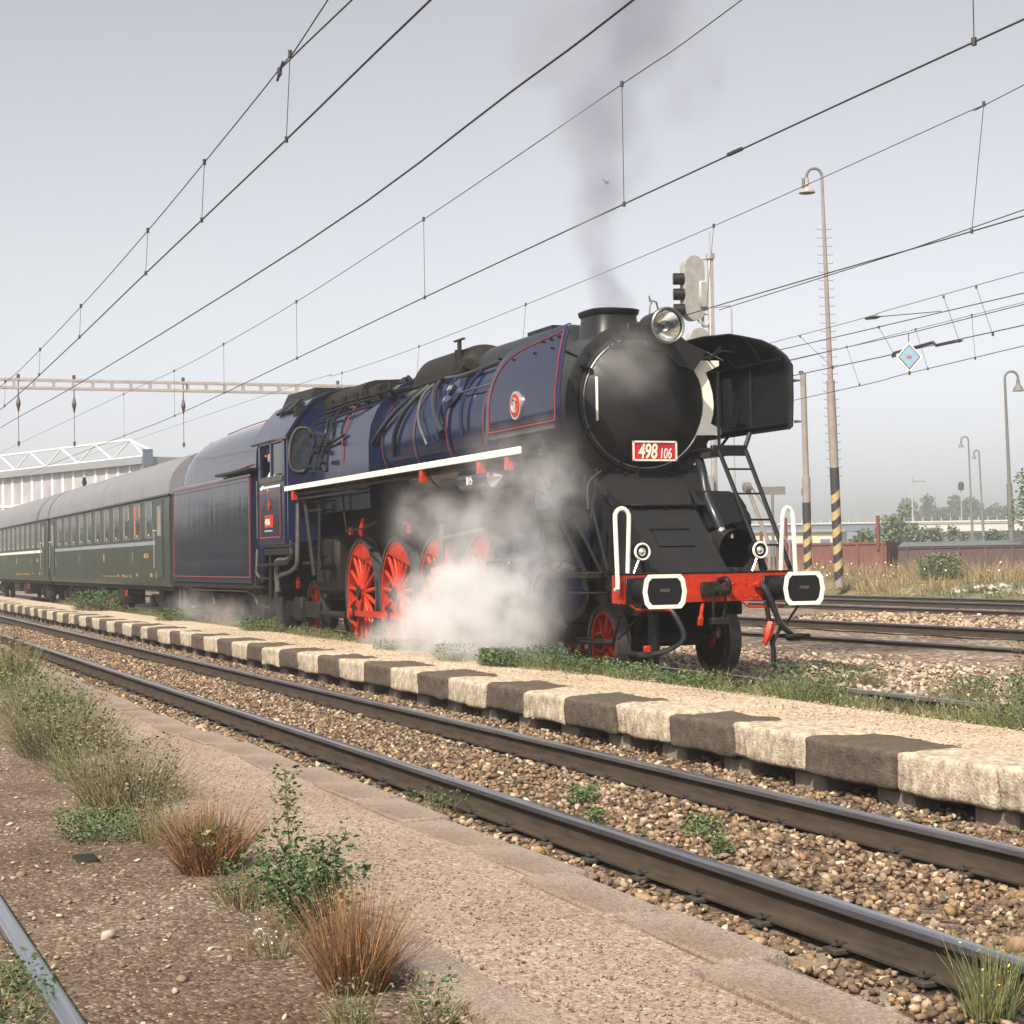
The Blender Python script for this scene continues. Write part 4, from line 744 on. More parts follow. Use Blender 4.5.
MB().tube([(-0.2, -1.05, 0.80), (-0.5, -1.0, 0.46), (-1.4, -1.0, 0.44)], 0.02, 6).tube([(-0.2, -0.7, 0.86), (-0.5, -0.95, 0.5)], 0.02, 6).rbox(-1.6, -0.6, -1.00, -0.94, 0.42, 0.49, 0.01).build('bogie_step_bar', M['grime'], L)
def wheel(x, s, D, nsp, hubr, cw=None, name='wheel', thick=0.055, par=None, zc=None, red='red'):
    par = par or L; R_ = D / 2; r = R_ - 0.065; yo = s * 0.80; yi = s * 0.665; z = R_ if zc is None else zc; c = (x, 0, z); mb = MB()
    ya, yb = sorted((yo, yi))
    mb.lathe([(ya, r - thick), (ya, r), (yb, r), (yb, r - thick), (ya, r - thick)], c, 'y', 48)
    ym = (yo + yi) / 2
    for k in range(nsp):
        t = 2 * PI * k / nsp + 0.1; ct, st = math.cos(t), math.sin(t); w0, w1 = 0.032 * D / 1.83 + 0.012, 0.020 * D / 1.83 + 0.010; secs = []
        for rr, ww, dd in ((hubr * 0.8, w0, 0.05), ((hubr + r) * 0.5, (w0 + w1) / 2, 0.036), (r - thick + 0.01, w1 * 1.1, 0.034)):
            secs.append([(x + rr * ct - ww * math.cos(q) * st, ym + s * 0.018 + dd * math.sin(q), z + rr * st + ww * math.cos(q) * ct) for q in [2 * PI * j / 8 for j in range(8)]])
        mb.loft(secs)
    if cw is not None:   # crescent counterweight: angle of its centre
        P = [(x + (r - 0.02) * math.cos(a_), z + (r - 0.02) * math.sin(a_)) for a_ in [cw - 0.85 + 1.7 * j / 14 for j in range(15)]]
        y0, y1 = sorted((yo - s * 0.01, yi + s * 0.01)); mb.prism(P, 'y', y0, y1)
    wo_ = mb.build(name, M[red], par, at=(x, ym, z), ang=50)
    t0, t1 = sorted((s * 0.82, s * 0.68)); mb = MB(); mb.lathe([(t0, r), (t0, R_), (t1, R_), (t1, r), (t0, r)], c, 'y', 56)
    f0, f1 = sorted((s * 0.68, s * 0.652)); mb.lathe([(f0, r), (f0, R_ + 0.028), (f1, R_ + 0.02), (f1, r), (f0, r)], c, 'y', 56); mb.build('tyre', M['tyre'], wo_)
    mb = MB(); h0, h1 = sorted((s * 0.60, s * 0.845)); mb.cyl((x, h0, z), (x, h1, z), hubr, n=24); mb.build('hub', M[red], wo_)
    MB().cyl((x, s * 0.84, z), (x, s * 0.865, z), hubr * 0.72, n=20).build('axle_end', M['grime'], wo_)
    return wo_
WX = [-5.37, -7.35, -9.26, -11.2]
WX = [-11.2 + 0.0 + 1.98 * k for k in range(4)]      # rear driver first
pins = []
for k, x in enumerate(WX):
    for s in (-1, 1):
        ph = math.radians(-100) if s < 0 else math.radians(170)
        wheel(x, s, 1.83, 17, 0.15, cw=ph + PI, name='driving_wheel')
        if s < 0: pins.append((x + 0.36 * math.cos(ph), 0.915 + 0.36 * math.sin(ph)))
        cx, cz = x + 0.36 * math.cos(ph), 0.915 + 0.36 * math.sin(ph)
        y0, y1 = sorted((s * 0.84, s * 1.02)); mb = MB().cyl((cx, y0, cz), (cx, y1, cz), 0.085, n=16)
        mb.prism([(x - 0.16, 0.915 + 0.05), (x + 0.16, 0.915 + 0.05), (cx + 0.11, cz - 0.02), (cx, cz - 0.12), (cx - 0.11, cz - 0.02)], 'y', *sorted((s * 0.805, s * 0.845))); mb.build('crank', M['red'], L)
    MB().cyl((x, -0.8, 0.915), (x, 0.8, 0.915), 0.11, n=16).build('axle', M['grime'], L)
cz = pins[0][1]
MB().rbox(pins[0][0] - 0.1, pins[3][0] + 0.1, -0.94, -0.89, cz - 0.055, cz + 0.055, 0.012).build('coupling_rod', M['red'], L)
b = MB()
for px_, pz_ in pins: b.cyl((px_, -0.88, pz_), (px_, -0.97, pz_), 0.12, n=16)
b.build('rod_bearing', M['grime'], L)
MB().rbox(-7.3, -3.9, -1.06, -1.01, -0.05, 0.06, 0.01).build('connecting_rod', M['steel'], L) if False else None
p2 = pins[2]; mb = MB(); A = Vector((p2[0], -1.03, p2[1])); B_ = Vector((-4.6, -1.03, 1.02)); d_ = (B_ - A).normalized(); n_ = Vector((-d_.z, 0, d_.x))
for t0, t1, h0, h1 in ((0, 1, 0.075, 0.05),): mb.loft([[A + n_ * h0 + Vector((0, -.03, 0)), A - n_ * h0 + Vector((0, -.03, 0)), A - n_ * h0 + Vector((0, .03, 0)), A + n_ * h0 + Vector((0, .03, 0))], [B_ + n_ * h1 + Vector((0, -.03, 0)), B_ - n_ * h1 + Vector((0, -.03, 0)), B_ - n_ * h1 + Vector((0, .03, 0)), B_ + n_ * h1 + Vector((0, .03, 0))]])
mb.cyl(A + Vector((0, -.07, 0)), A + Vector((0, .05, 0)), 0.14, n=18); mb.build('connecting_rod', M['steel'], L)
MB().rbox(-4.8, -4.4, -1.10, -0.98, 0.86, 1.18, 0.02).rbox(-5.4, -3.8, -1.08, -1.0, 1.20, 1.26, 0.01).cyl((-4.5, -1.04, 1.02), (-3.7, -1.04, 1.02), 0.035, n=10).build('crosshead', M['steel'], L)
MB().tube([(-7.35, -1.04, 1.0), (-6.9, -1.06, 1.35), (-6.3, -1.06, 1.42)], 0.045, 8).build('return_crank', M['grime'], L)
MB().tube([(-6.3, -1.06, 1.42), (-6.2, -1.06, 1.95)], 0.05, 8).tube([(-6.25, -1.06, 1.75), (-4.0, -1.10, 1.86)], 0.035, 8).tube([(-4.5, -1.08, 0.95), (-4.1, -1.08, 1.85)], 0.03, 8).build('valve_gear', M['steel'], L)
MB().tube([(-10.35, -1.0, 2.15), (-10.42, -1.02, 1.95), (-10.45, -1.0, 1.86)], [0.03, 0.055, 0.04], 8).build('brake_hanger_knob', M['red'], L)
MB().cyl((-11.35, -0.9, 1.96), (-11.35, -0.95, 1.96), 0.07, n=12).build('round_plug', M['red'], L)
MB().box(-8.25, -8.0, -1.0, -0.96, 2.0, 2.05).box(-8.05, -8.0, -1.0, -0.96, 1.85, 2.05).build('red_lever', M['red'], L)
MB().cyl((-4.75, -1.20, 2.52), (-3.62, -1.20, 2.52), 0.16, n=24).lathe([(0, 0.16), (-0.06, 0.14), (-0.1, 0.08), (-0.12, 0.0)], (-4.75, -1.2, 2.52), 'x', 24).build('air_reservoir', M['blue'], L)
MB().lathe([(0, 0.155), (0.08, 0.13), (0.16, 0.06), (0.19, 0.03), (0.22, 0.0)], (-3.62, -1.2, 2.52), 'x', 24).build('reservoir_cap', M['silver'], L)
text('reservoir_figures', '815', 0.17, (-4.35, -1.365, 2.44), (PI / 2, 0, 0), M['white'], L, 0.004, 0, 0.9)
MB().rbox(-3.2, -2.5, -1.5, -1.2, 1.34, 1.42, 0.01).rbox(-3.25, -2.45, -1.52, -1.48, 1.15, 1.42, 0.01).build('cylinder_step', M['blue'], L)
# leading bogie and trailing truck
for x in (-1.22, -3.4):
    for s in (-1, 1):
        bw = wheel(x, s, 0.88, 9, 0.13, name='bogie_wheel', thick=0.05)
        MB().lathe([(0.0, 0.12), (0.0, 0.345), (0.02, 0.345), (0.02, 0.12)], (x, s * 0.63, 0.44), 'y', 28).build('inner_dark_disc', M['grime'], bw)  # black disc added to keep the wheel's inner side dark
    MB().cyl((x, -0.8, 0.44), (x, 0.8, 0.44), 0.08, n=12).build('axle', M['grime'], L)
MB().rbox(-3.9, -1.1, -0.56, -0.48, 0.36, 0.62, 0.02).rbox(-3.9, -1.1, 0.48, 0.56, 0.36, 0.62, 0.02).rbox(-2.9, -2.1, -0.5, 0.5, 0.5, 0.9, 0.03).build('bogie_frame', M['grime'], L)
for s in (-1, 1): wheel(-14.2, s, 1.10, 11, 0.15, name='trailing_wheel')
MB().cyl((-14.2, -0.8, 0.55), (-14.2, 0.8, 0.55), 0.1, n=12).build('axle', M['grime'], L)
MB().rbox(-15.3, -13.0, -1.06, -0.98, 0.42, 0.72, 0.02).rbox(-14.45, -13.95, -1.14, -0.94, 0.35, 0.8, 0.03).build('trailing_truck_frame', M['grime'], L)
MB().tube([(-14.15, -1.12, 1.16), (-14.1, -1.14, 1.05), (-14.1, -1.14, 0.96)], [0.03, 0.05, 0.035], 8).build('red_lubricator', M['red'], L)
MB().cyl((-13.4, -0.98, 0.52), (-11.5, -0.98, 0.52), 0.06, n=10).build('equalising_bar', M['grime'], L)
MB().rbox(-13.6, -12.3, -0.95, 0.95, 0.85, 1.9, 0.1).build('ash_pan', M['grime'], L)
MB().cyl((-12.35, -1.22, 1.42), (-12.35, -1.02, 1.42), 0.125, n=20).build('round_box', M['grime'], L)
b = MB(); b.tube([(-13.0, -1.3, 2.68), (-12.55, -1.25, 1.2)], 0.045, 8).tube([(-12.15, -1.25, 2.45), (-12.2, -1.25, 1.5)], 0.035, 8).tube([(-13.1, -1.25, 2.5), (-12.0, -1.25, 2.5), (-12.0, -1.25, 2.35), (-13.1, -1.25, 2.35)], 0.02, 6).tube([(-13.4, -1.22, 1.42), (-12.45, -1.22, 1.42)], 0.03, 6)
b.tube([(-10.9, -1.2, 2.6), (-10.85, -1.15, 1.95), (-10.0, -1.1, 1.98), (-9.4, -1.1, 2.05)], 0.018, 6); b.build('lineside_pipe', M['grime'], L)
b = MB(); b.tube(smooth([(-13.55, -1.36, 2.6), (-13.55, -1.38, 1.9), (-13.6, -1.38, 1.62), (-13.9, -1.38, 1.50), (-14.6, -1.38, 1.48), (-14.75, -1.38, 1.36), (-14.75, -1.36, 0.9)]), 0.055, 8); b.build('injector_delivery_pipe', M['pipe'], L)
b = MB(); b.tube(smooth([(-13.35, -1.32, 2.5), (-13.35, -1.34, 1.7), (-13.45, -1.34, 1.38), (-14.0, -1.34, 1.26), (-14.6, -1.34, 1.20), (-14.9, -1.34, 1.0), (-15.1, -1.3, 0.6)]), 0.045, 8); b.build('injector_suction_pipe', M['pipe'], L)
b = MB()
for x, z0, z1 in ((-14.9, 0.35, 0.95), (-14.75, 0.3, 0.8), (-15.0, 0.5, 0.8)): b.tube([(x, -1.3, z1), (x, -1.3, z0)], 0.07, 8)
b.build('water_hose', M['grime'], L)
b = MB()
for z in (2.45, 2.05, 1.75): b.cyl((-13.75, -1.35, z), (-13.6, -1.35, z), 0.09, n=10)
for x in (-13.72, -13.66): b.tube([(x, -1.42, 2.7), (x, -1.42, 1.75)], 0.02, 6)
b.rbox(-13.9, -13.3, -1.35, -0.95, 1.80, 2.7, 0.03); b.build('injector', M['blue'], L)

# cab
side = [(-15.62, 1.78), (-13.62, 1.78), (-13.62, 3.05), (-15.62, 3.05)]
cab = MB().prism(side, 'y', -1.50, -1.45).prism(side, 'y', 1.45, 1.50).rbox(-15.6, -13.4, -1.45, 1.45, 1.72, 1.80, 0.01)
for s in (-1, 1):
    y0, y1 = sorted((s * 1.45, s * 1.495)); cab.box(-15.62, -15.50, y0, y1, 3.05, 3.72).box(-13.80, -13.62, y0, y1, 3.05, 3.72).box(-14.72, -14.62, y0, y1, 3.05, 3.72).box(-15.62, -13.62, y0, y1, 3.66, 3.74)
cabo = cab.build('cab', M['blue'], L)
sp = MB().prism([(-15.5, 1.84), (-13.86, 1.84), (-13.86, 2.86), (-15.5, 2.86)], 'y', -1.512, -1.502)
sp.build('cab_side_panel', M['tender_blue'], cabo)
b = MB()
for x0, x1, z0, z1 in ((-15.46, -13.9, 1.90, 1.925), (-15.46, -13.9, 2.74, 2.76), (-15.46, -15.44, 1.90, 2.76), (-13.92, -13.9, 1.90, 2.76)): b.box(x0, x1, -1.519, -1.511, z0, z1)
b.build('cab_lining', M['lining'], cabo)
MB().rbox(-15.45, -13.75, -1.53, -1.5, 2.93, 3.03, 0.008).build('window_sill', M['pipe'], cabo)
MB().rbox(-15.4, -13.9, -1.525, -1.51, 2.83, 2.87, 0.004).build('sill_lining', M['white'], cabo)
rivets('cab_rivets', [((-15.58, -1.501, 1.82), (-15.58, -1.501, 3.0)), ((-13.66, -1.501, 1.82), (-13.66, -1.501, 3.0)), ((-15.55, -1.501, 3.69), (-13.7, -1.501, 3.69))], M['blue'], cabo, (0, -1, 0), 0.009, 0.08)
np_ = MB().rbox(-15.05, -14.42, -1.53, -1.513, 2.09, 2.33, 0.006).build('cab_number_plate', M['red'], cabo)
MB().box(-15.05, -14.5, -1.528, -1.513, 2.02, 2.05).build('plate_underline', M['signblue'], cabo)
text('cab_plate_figures', '498106', 0.17, (-15.0, -1.532, 2.14), (PI / 2, 0, 0), M['white'], np_, 0.002, 0.15, 0.72)
MB().cyl((-14.72, -1.515, 2.5), (-14.72, -1.53, 2.5), 0.07, n=12).box(-14.75, -14.69, -1.528, -1.513, 2.42, 2.62).build('shed_emblem', M['red'], cabo)
# front wall of the cab with its long oval window
fw = [(-1.49, 1.85), (-1.49, 3.70), (-1.42, 3.80), (-1.22, 4.12), (-1.0, 4.36), (-0.68, 4.50), (-0.35, 4.58), (0, 4.61), (0.35, 4.58), (0.68, 4.50), (1.0, 4.36), (1.22, 4.12), (1.42, 3.80), (1.49, 3.70), (1.49, 1.85)]
fwo = MB().prism(fw, 'x', -13.47, -13.42).build('cab_front_wall', M['blue'], cabo)
def oval(cy, cz, hw, hh, n=40, tilt=0.0):
    o = []
    for k in range(n):
        t = 2 * PI * k / n; y = hw * math.copysign(abs(math.cos(t)) ** 0.75, math.cos(t)); z = hh * math.copysign(abs(math.sin(t)) ** 0.85, math.sin(t)); o.append((cy + y + tilt * z, cz + z))
    return o
for s in (-1, 1):
    oo = oval(s * 1.24, 3.48, 0.215, 0.40, tilt=-s * 0.10)
    wd = MB().prism(oo, 'x', -13.42, -13.41).build('front_window', M['glass'], cabo)
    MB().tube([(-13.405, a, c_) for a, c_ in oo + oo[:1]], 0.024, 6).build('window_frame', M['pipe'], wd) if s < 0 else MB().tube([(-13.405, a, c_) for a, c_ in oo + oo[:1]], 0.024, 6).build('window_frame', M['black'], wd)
MB().prism(oval(-1.24, 3.42, 0.12, 0.26, tilt=0.1), 'x', -13.408, -13.404).build('window_reflection_pane', M['curtain'], cabo) if False else None
# roof
rs = [(-1.54, 3.72), (-1.46, 3.84), (-1.25, 4.16), (-1.02, 4.40), (-0.70, 4.55), (-0.35, 4.63), (0, 4.66)]
rs = rs + [(-a, c_) for a, c_ in rs[-2::-1]]; rin = [(a * 0.975, c_ - 0.035) for a, c_ in rs][::-1]
MB().prism(rs + rin, 'x', -16.1, -13.38).build('cab_roof', M['blue'], cabo)
MB().loft([[(-16.05, -0.98, 4.30), (-16.05, 0.98, 4.30), (-16.05, 0.80, 4.62), (-16.05, -0.80, 4.62)], [(-15.9, -1.0, 4.32), (-15.9, 1.0, 4.32), (-15.9, 0.82, 4.70), (-15.9, -0.82, 4.70)], [(-14.3, -0.9, 4.35), (-14.3, 0.9, 4.35), (-14.3, 0.7, 4.70), (-14.3, -0.7, 4.70)]]).build('roof_ventilator', M['grime'], cabo)
b = MB()
for x in (-15.2, -14.6): b.prism([(x, 0), (x + 0.5, 0)], 'y', 0, 0) if False else b.loft([[(x, -1.22, 4.22), (x + 0.42, -1.22, 4.22), (x + 0.42, -0.98, 4.45), (x, -0.98, 4.45)], [(x, -1.25, 4.26), (x + 0.42, -1.25, 4.26), (x + 0.42, -1.0, 4.49), (x, -1.0, 4.49)]])
b.build('roof_hatch', M['black'], cabo)
MB().box(-15.5, -13.6, -1.40, 1.40, 1.82, 1.84).box(-13.7, -13.5, -1.3, 1.3, 1.8, 4.3).build('cab_interior', M['grime'], cabo)
MB().box(-14.60, -13.82, -1.47, -1.462, 3.08, 3.64).build('cab_window_pane', M['glass'], cabo)
MB().tube([(-15.66, -1.52, 1.9), (-15.66, -1.52, 3.0)], 0.018, 6).tube([(-15.85, -1.48, 1.7), (-15.85, -1.5, 1.25), (-15.6, -1.5, 1.15)], 0.03, 6).build('cab_handrail', M['steel'], cabo)
st = MB()
st.tube([(-15.9, -1.45, 1.68), (-15.98, -1.48, 1.6), (-15.98, -1.48, 0.98), (-15.4, -1.48, 0.98)], 0.03, 6).tube([(-15.98, -1.48, 1.38), (-13.6, -1.46, 1.42)], 0.03, 6).rbox(-15.4, -13.6, -1.46, -1.3, 1.58, 1.70, 0.01).rbox(-15.7, -15.0, -1.48, -1.2, 1.12, 1.16, 0.01).tube([(-15.0, -1.44, 1.65), (-15.0, -1.44, 0.5)], 0.03, 6).tube([(-16.0, -1.44, 0.62), (-15.0, -1.44, 0.6)], 0.03, 6)
st.build('cab_steps', M['grime'], L)

# engine crew looking out of the cab window: torso, shoulder, arm and head in one skin
def figure(name, label, pts, radii, edges, hair=None):
    me = bpy.data.meshes.new(name); me.from_pydata(pts, edges, []); o = bpy.data.objects.new(name, me); scene.collection.objects.link(o)
    md = o.modifiers.new('skin', 'SKIN'); 
    for i, r in enumerate(radii): me.skin_vertices[0].data[i].radius = r
    me.skin_vertices[0].data[0].use_root = True; o.modifiers.new('sub', 'SUBSURF').render_levels = 2; o.modifiers['sub'].levels = 2; return o
import bmesh
def crew(x, y, z):
    pts = [(0, 0, 0), (0, -0.02, 0.25), (0, -0.04, 0.45), (0.02, -0.06, 0.55), (0.04, -0.09, 0.66), (0.05, -0.10, 0.76), (-0.19, -0.05, 0.45), (-0.24, -0.16, 0.22), (-0.16, -0.30, 0.08), (0.20, -0.05, 0.45), (0.27, -0.10, 0.20), (0.18, -0.26, 0.06), (0, 0, -0.35)]
    ed = [(0, 1), (1, 2), (2, 3), (3, 4), (4, 5), (2, 6), (6, 7), (7, 8), (2, 9), (9, 10), (10, 11), (0, 12)]
    rad = [(0.16, 0.12), (0.17, 0.12), (0.14, 0.10), (0.055, 0.055), (0.085, 0.095), (0.07, 0.08), (0.065, 0.065), (0.05, 0.05), (0.04, 0.04), (0.065, 0.065), (0.05, 0.05), (0.04, 0.04), (0.16, 0.12)]
    me = bpy.data.meshes.new('person'); me.from_pydata(pts, ed, []); o = bpy.data.objects.new('person', me); scene.collection.objects.link(o); o.location = (x, y, z)
    bm = bmesh.new(); bm.from_mesh(me); bm.verts.layers.skin.verify(); bm.to_mesh(me); bm.free()
    for i, r in enumerate(rad): me.skin_vertices[0].data[i].radius = r
    me.skin_vertices[0].data[0].use_root = True
    o.modifiers.new('skin', 'SKIN'); s_ = o.modifiers.new('sub', 'SUBSURF'); s_.levels = 2; s_.render_levels = 2
    me.materials.append(M['shirt'])
    h = MB().lathe([(-0.12, 0.0), (-0.11, 0.06), (-0.06, 0.088), (0.0, 0.098), (0.06, 0.092), (0.10, 0.06), (0.125, 0.0)], (x + 0.05, y - 0.13, z + 0.74), 'z', 18)
    h.cyl((x + 0.05, y - 0.22, z + 0.75), (x + 0.05, y - 0.26, z + 0.72), 0.012, 0.02, 8)
    h.build('head', M['skin'], o)
    MB().lathe([(0.04, 0.105), (0.09, 0.10), (0.13, 0.07), (0.145, 0.0)], (x + 0.05, y - 0.125, z + 0.74), 'z', 18).rbox(x - 0.03, x + 0.13, y - 0.29, y - 0.2, z + 0.785, z + 0.80, 0.004).build('cap', M['black'], o)
    return o
tag(crew(-15.05, -1.25, 2.72), 'engine driver in a pale shirt and dark cap leaning at the cab side window', 'person')

# ================================================================== TENDER
T = thing('tender', 'tall glossy dark blue tender with red lining, coupled between the locomotive cab and green coach', 'tender', (-20, 0, 0))
low = [(-1.50, 1.04), (-1.50, 3.18), (-1.46, 3.22), (1.46, 3.22), (1.50, 3.18), (1.50, 1.04)]
MB().prism(low, 'x', -24.2, -16.3).build('tank', M['tender_blue'], T, ang=30)
def upsec(x, zt, hw=1.30, zb=3.22):
    h = zt - zb; P = []
    for k in range(19):
        t = PI * k / 18; P.append((x, -hw * math.copysign(abs(math.cos(t)) ** 0.75, math.cos(t)), zb + h * math.sin(t) ** 0.62))
    return P
MB().loft([upsec(x, z, h) for x, z, h in ((-24.15, 3.26, 1.30), (-23.95, 3.38, 1.33), (-23.7, 3.62, 1.36), (-23.45, 3.92, 1.38), (-23.2, 4.12, 1.38), (-22.8, 4.28, 1.38), (-22.2, 4.36, 1.38), (-20, 4.40, 1.38), (-17.6, 4.40, 1.38), (-16.32, 4.40, 1.38))]).build('coal_bunker', M['tender_blue'], T, ang=40)
rivets('tank_rivets', [((x, -1.501, 1.2), (x, -1.501, 3.1)) for x in (-22.2, -20.2, -18.3)] + [((-24.1, -1.501, 3.05), (-16.45, -1.501, 3.05)), ((-24.1, -1.501, 1.08), (-16.45, -1.501, 1.08))], M['tender_blue'], T, (0, -1, 0), 0.011, 0.085)
b = MB()
for P in ([(-24.15, -1.505, 3.13), (-16.36, -1.505, 3.13)], [(-24.12, -1.505, 1.16), (-16.42, -1.505, 1.16)], [(-16.40, -1.505, 3.13), (-16.40, -1.505, 1.16)], [(-24.13, -1.505, 3.13), (-24.13, -1.505, 1.16)]): b.tube(P, 0.010, 5)
b.tube([(-19.0, -1.40, 3.30), (-16.5, -1.40, 3.38)], 0.010, 5); b.tube([(-23.2, -0.45, 4.16), (-22.2, -0.6, 4.37), (-20, -0.6, 4.41), (-16.4, -0.6, 4.42)], 0.012, 5); b.build('tender_lining', M['lining'], T)
MB().rbox(-24.3, -16.2, -1.47, 1.47, 0.92, 1.04, 0.02).rbox(-24.0, -16.6, -0.7, -0.62, 0.5, 0.95, 0.02).rbox(-24.0, -16.6, 0.62, 0.7, 0.5, 0.95, 0.02).build('tender_frame', M['grime'], T)
MB().rbox(-19.0, -16.0, -1.62, -1.40, 3.24, 3.29, 0.01).build('tank_shelf', M['black'], T)
MB().cyl((-17.6, -0.3, 4.39), (-17.6, -0.3, 4.50), 0.16, n=14).cyl((-19.5, -0.2, 4.38), (-19.5, -0.2, 4.46), 0.14, n=14).build('filler_lid', M['black'], T)
MB().rbox(-16.3, -15.75, -1.40, -1.34, 1.05, 3.15, 0.01).rbox(-16.3, -15.75, 1.34, 1.40, 1.05, 3.15, 0.01).rbox(-16.2, -15.7, -1.3, 1.3, 1.6, 1.7, 0.01).build('gangway_screen', M['blue'], T)
for x in (-23.4, -21.5, -18.7, -16.9):
    for s in (-1, 1): wheel(x, s, 1.0, 10, 0.13, name='tender_wheel', par=T)
    MB().cyl((x, -0.95, 0.5), (x, 0.95, 0.5), 0.08, n=12).rbox(x - 0.16, x + 0.16, -1.14, -0.92, 0.36, 0.66, 0.03).build('axle_box', M['grime'], T)
for x in (-22.45, -17.8):
    MB().rbox(x - 1.5, x + 1.5, -1.02, -0.95, 0.55, 0.80, 0.02).rbox(x - 0.4, x + 0.4, -1.06, -0.93, 0.30, 0.60, 0.03).rbox(x - 1.5, x + 1.5, 0.95, 1.02, 0.55, 0.80, 0.02).build('tender_bogie', M['grime'], T)
MB().tube([(-24.0, -1.30, 0.92), (-22.9, -1.30, 0.86), (-17.5, -1.30, 0.88), (-16.7, -1.32, 0.78), (-16.5, -1.34, 0.62)], 0.025, 6).tube([(-23.9, -1.3, 0.85), (-23.6, -1.3, 0.5)], 0.02, 6).tube([(-20.9, -1.3, 0.85), (-20.6, -1.3, 0.55)], 0.02, 6).build('brake_pipe', M['pipe'], T)
MB().cyl((-24.75, -0.875, 1.05), (-24.3, -0.875, 1.05), 0.13, n=14).cyl((-24.8, -0.875, 1.05), (-24.75, -0.875, 1.05), 0.24, n=16).cyl((-24.75, 0.875, 1.05), (-24.3, 0.875, 1.05), 0.13, n=14).cyl((-24.8, 0.875, 1.05), (-24.75, 0.875, 1.05), 0.24, n=16).build('rear_buffer', M['black'], T)
MB().rbox(-24.1, -23.5, -1.42, -1.2, 0.30, 0.33, 0.01).tube([(-24.05, -1.38, 0.33), (-24.05, -1.38, 0.9)], 0.02, 6).tube([(-23.55, -1.38, 0.33), (-23.55, -1.38, 0.9)], 0.02, 6).build('tender_step', M['pipe'], T)

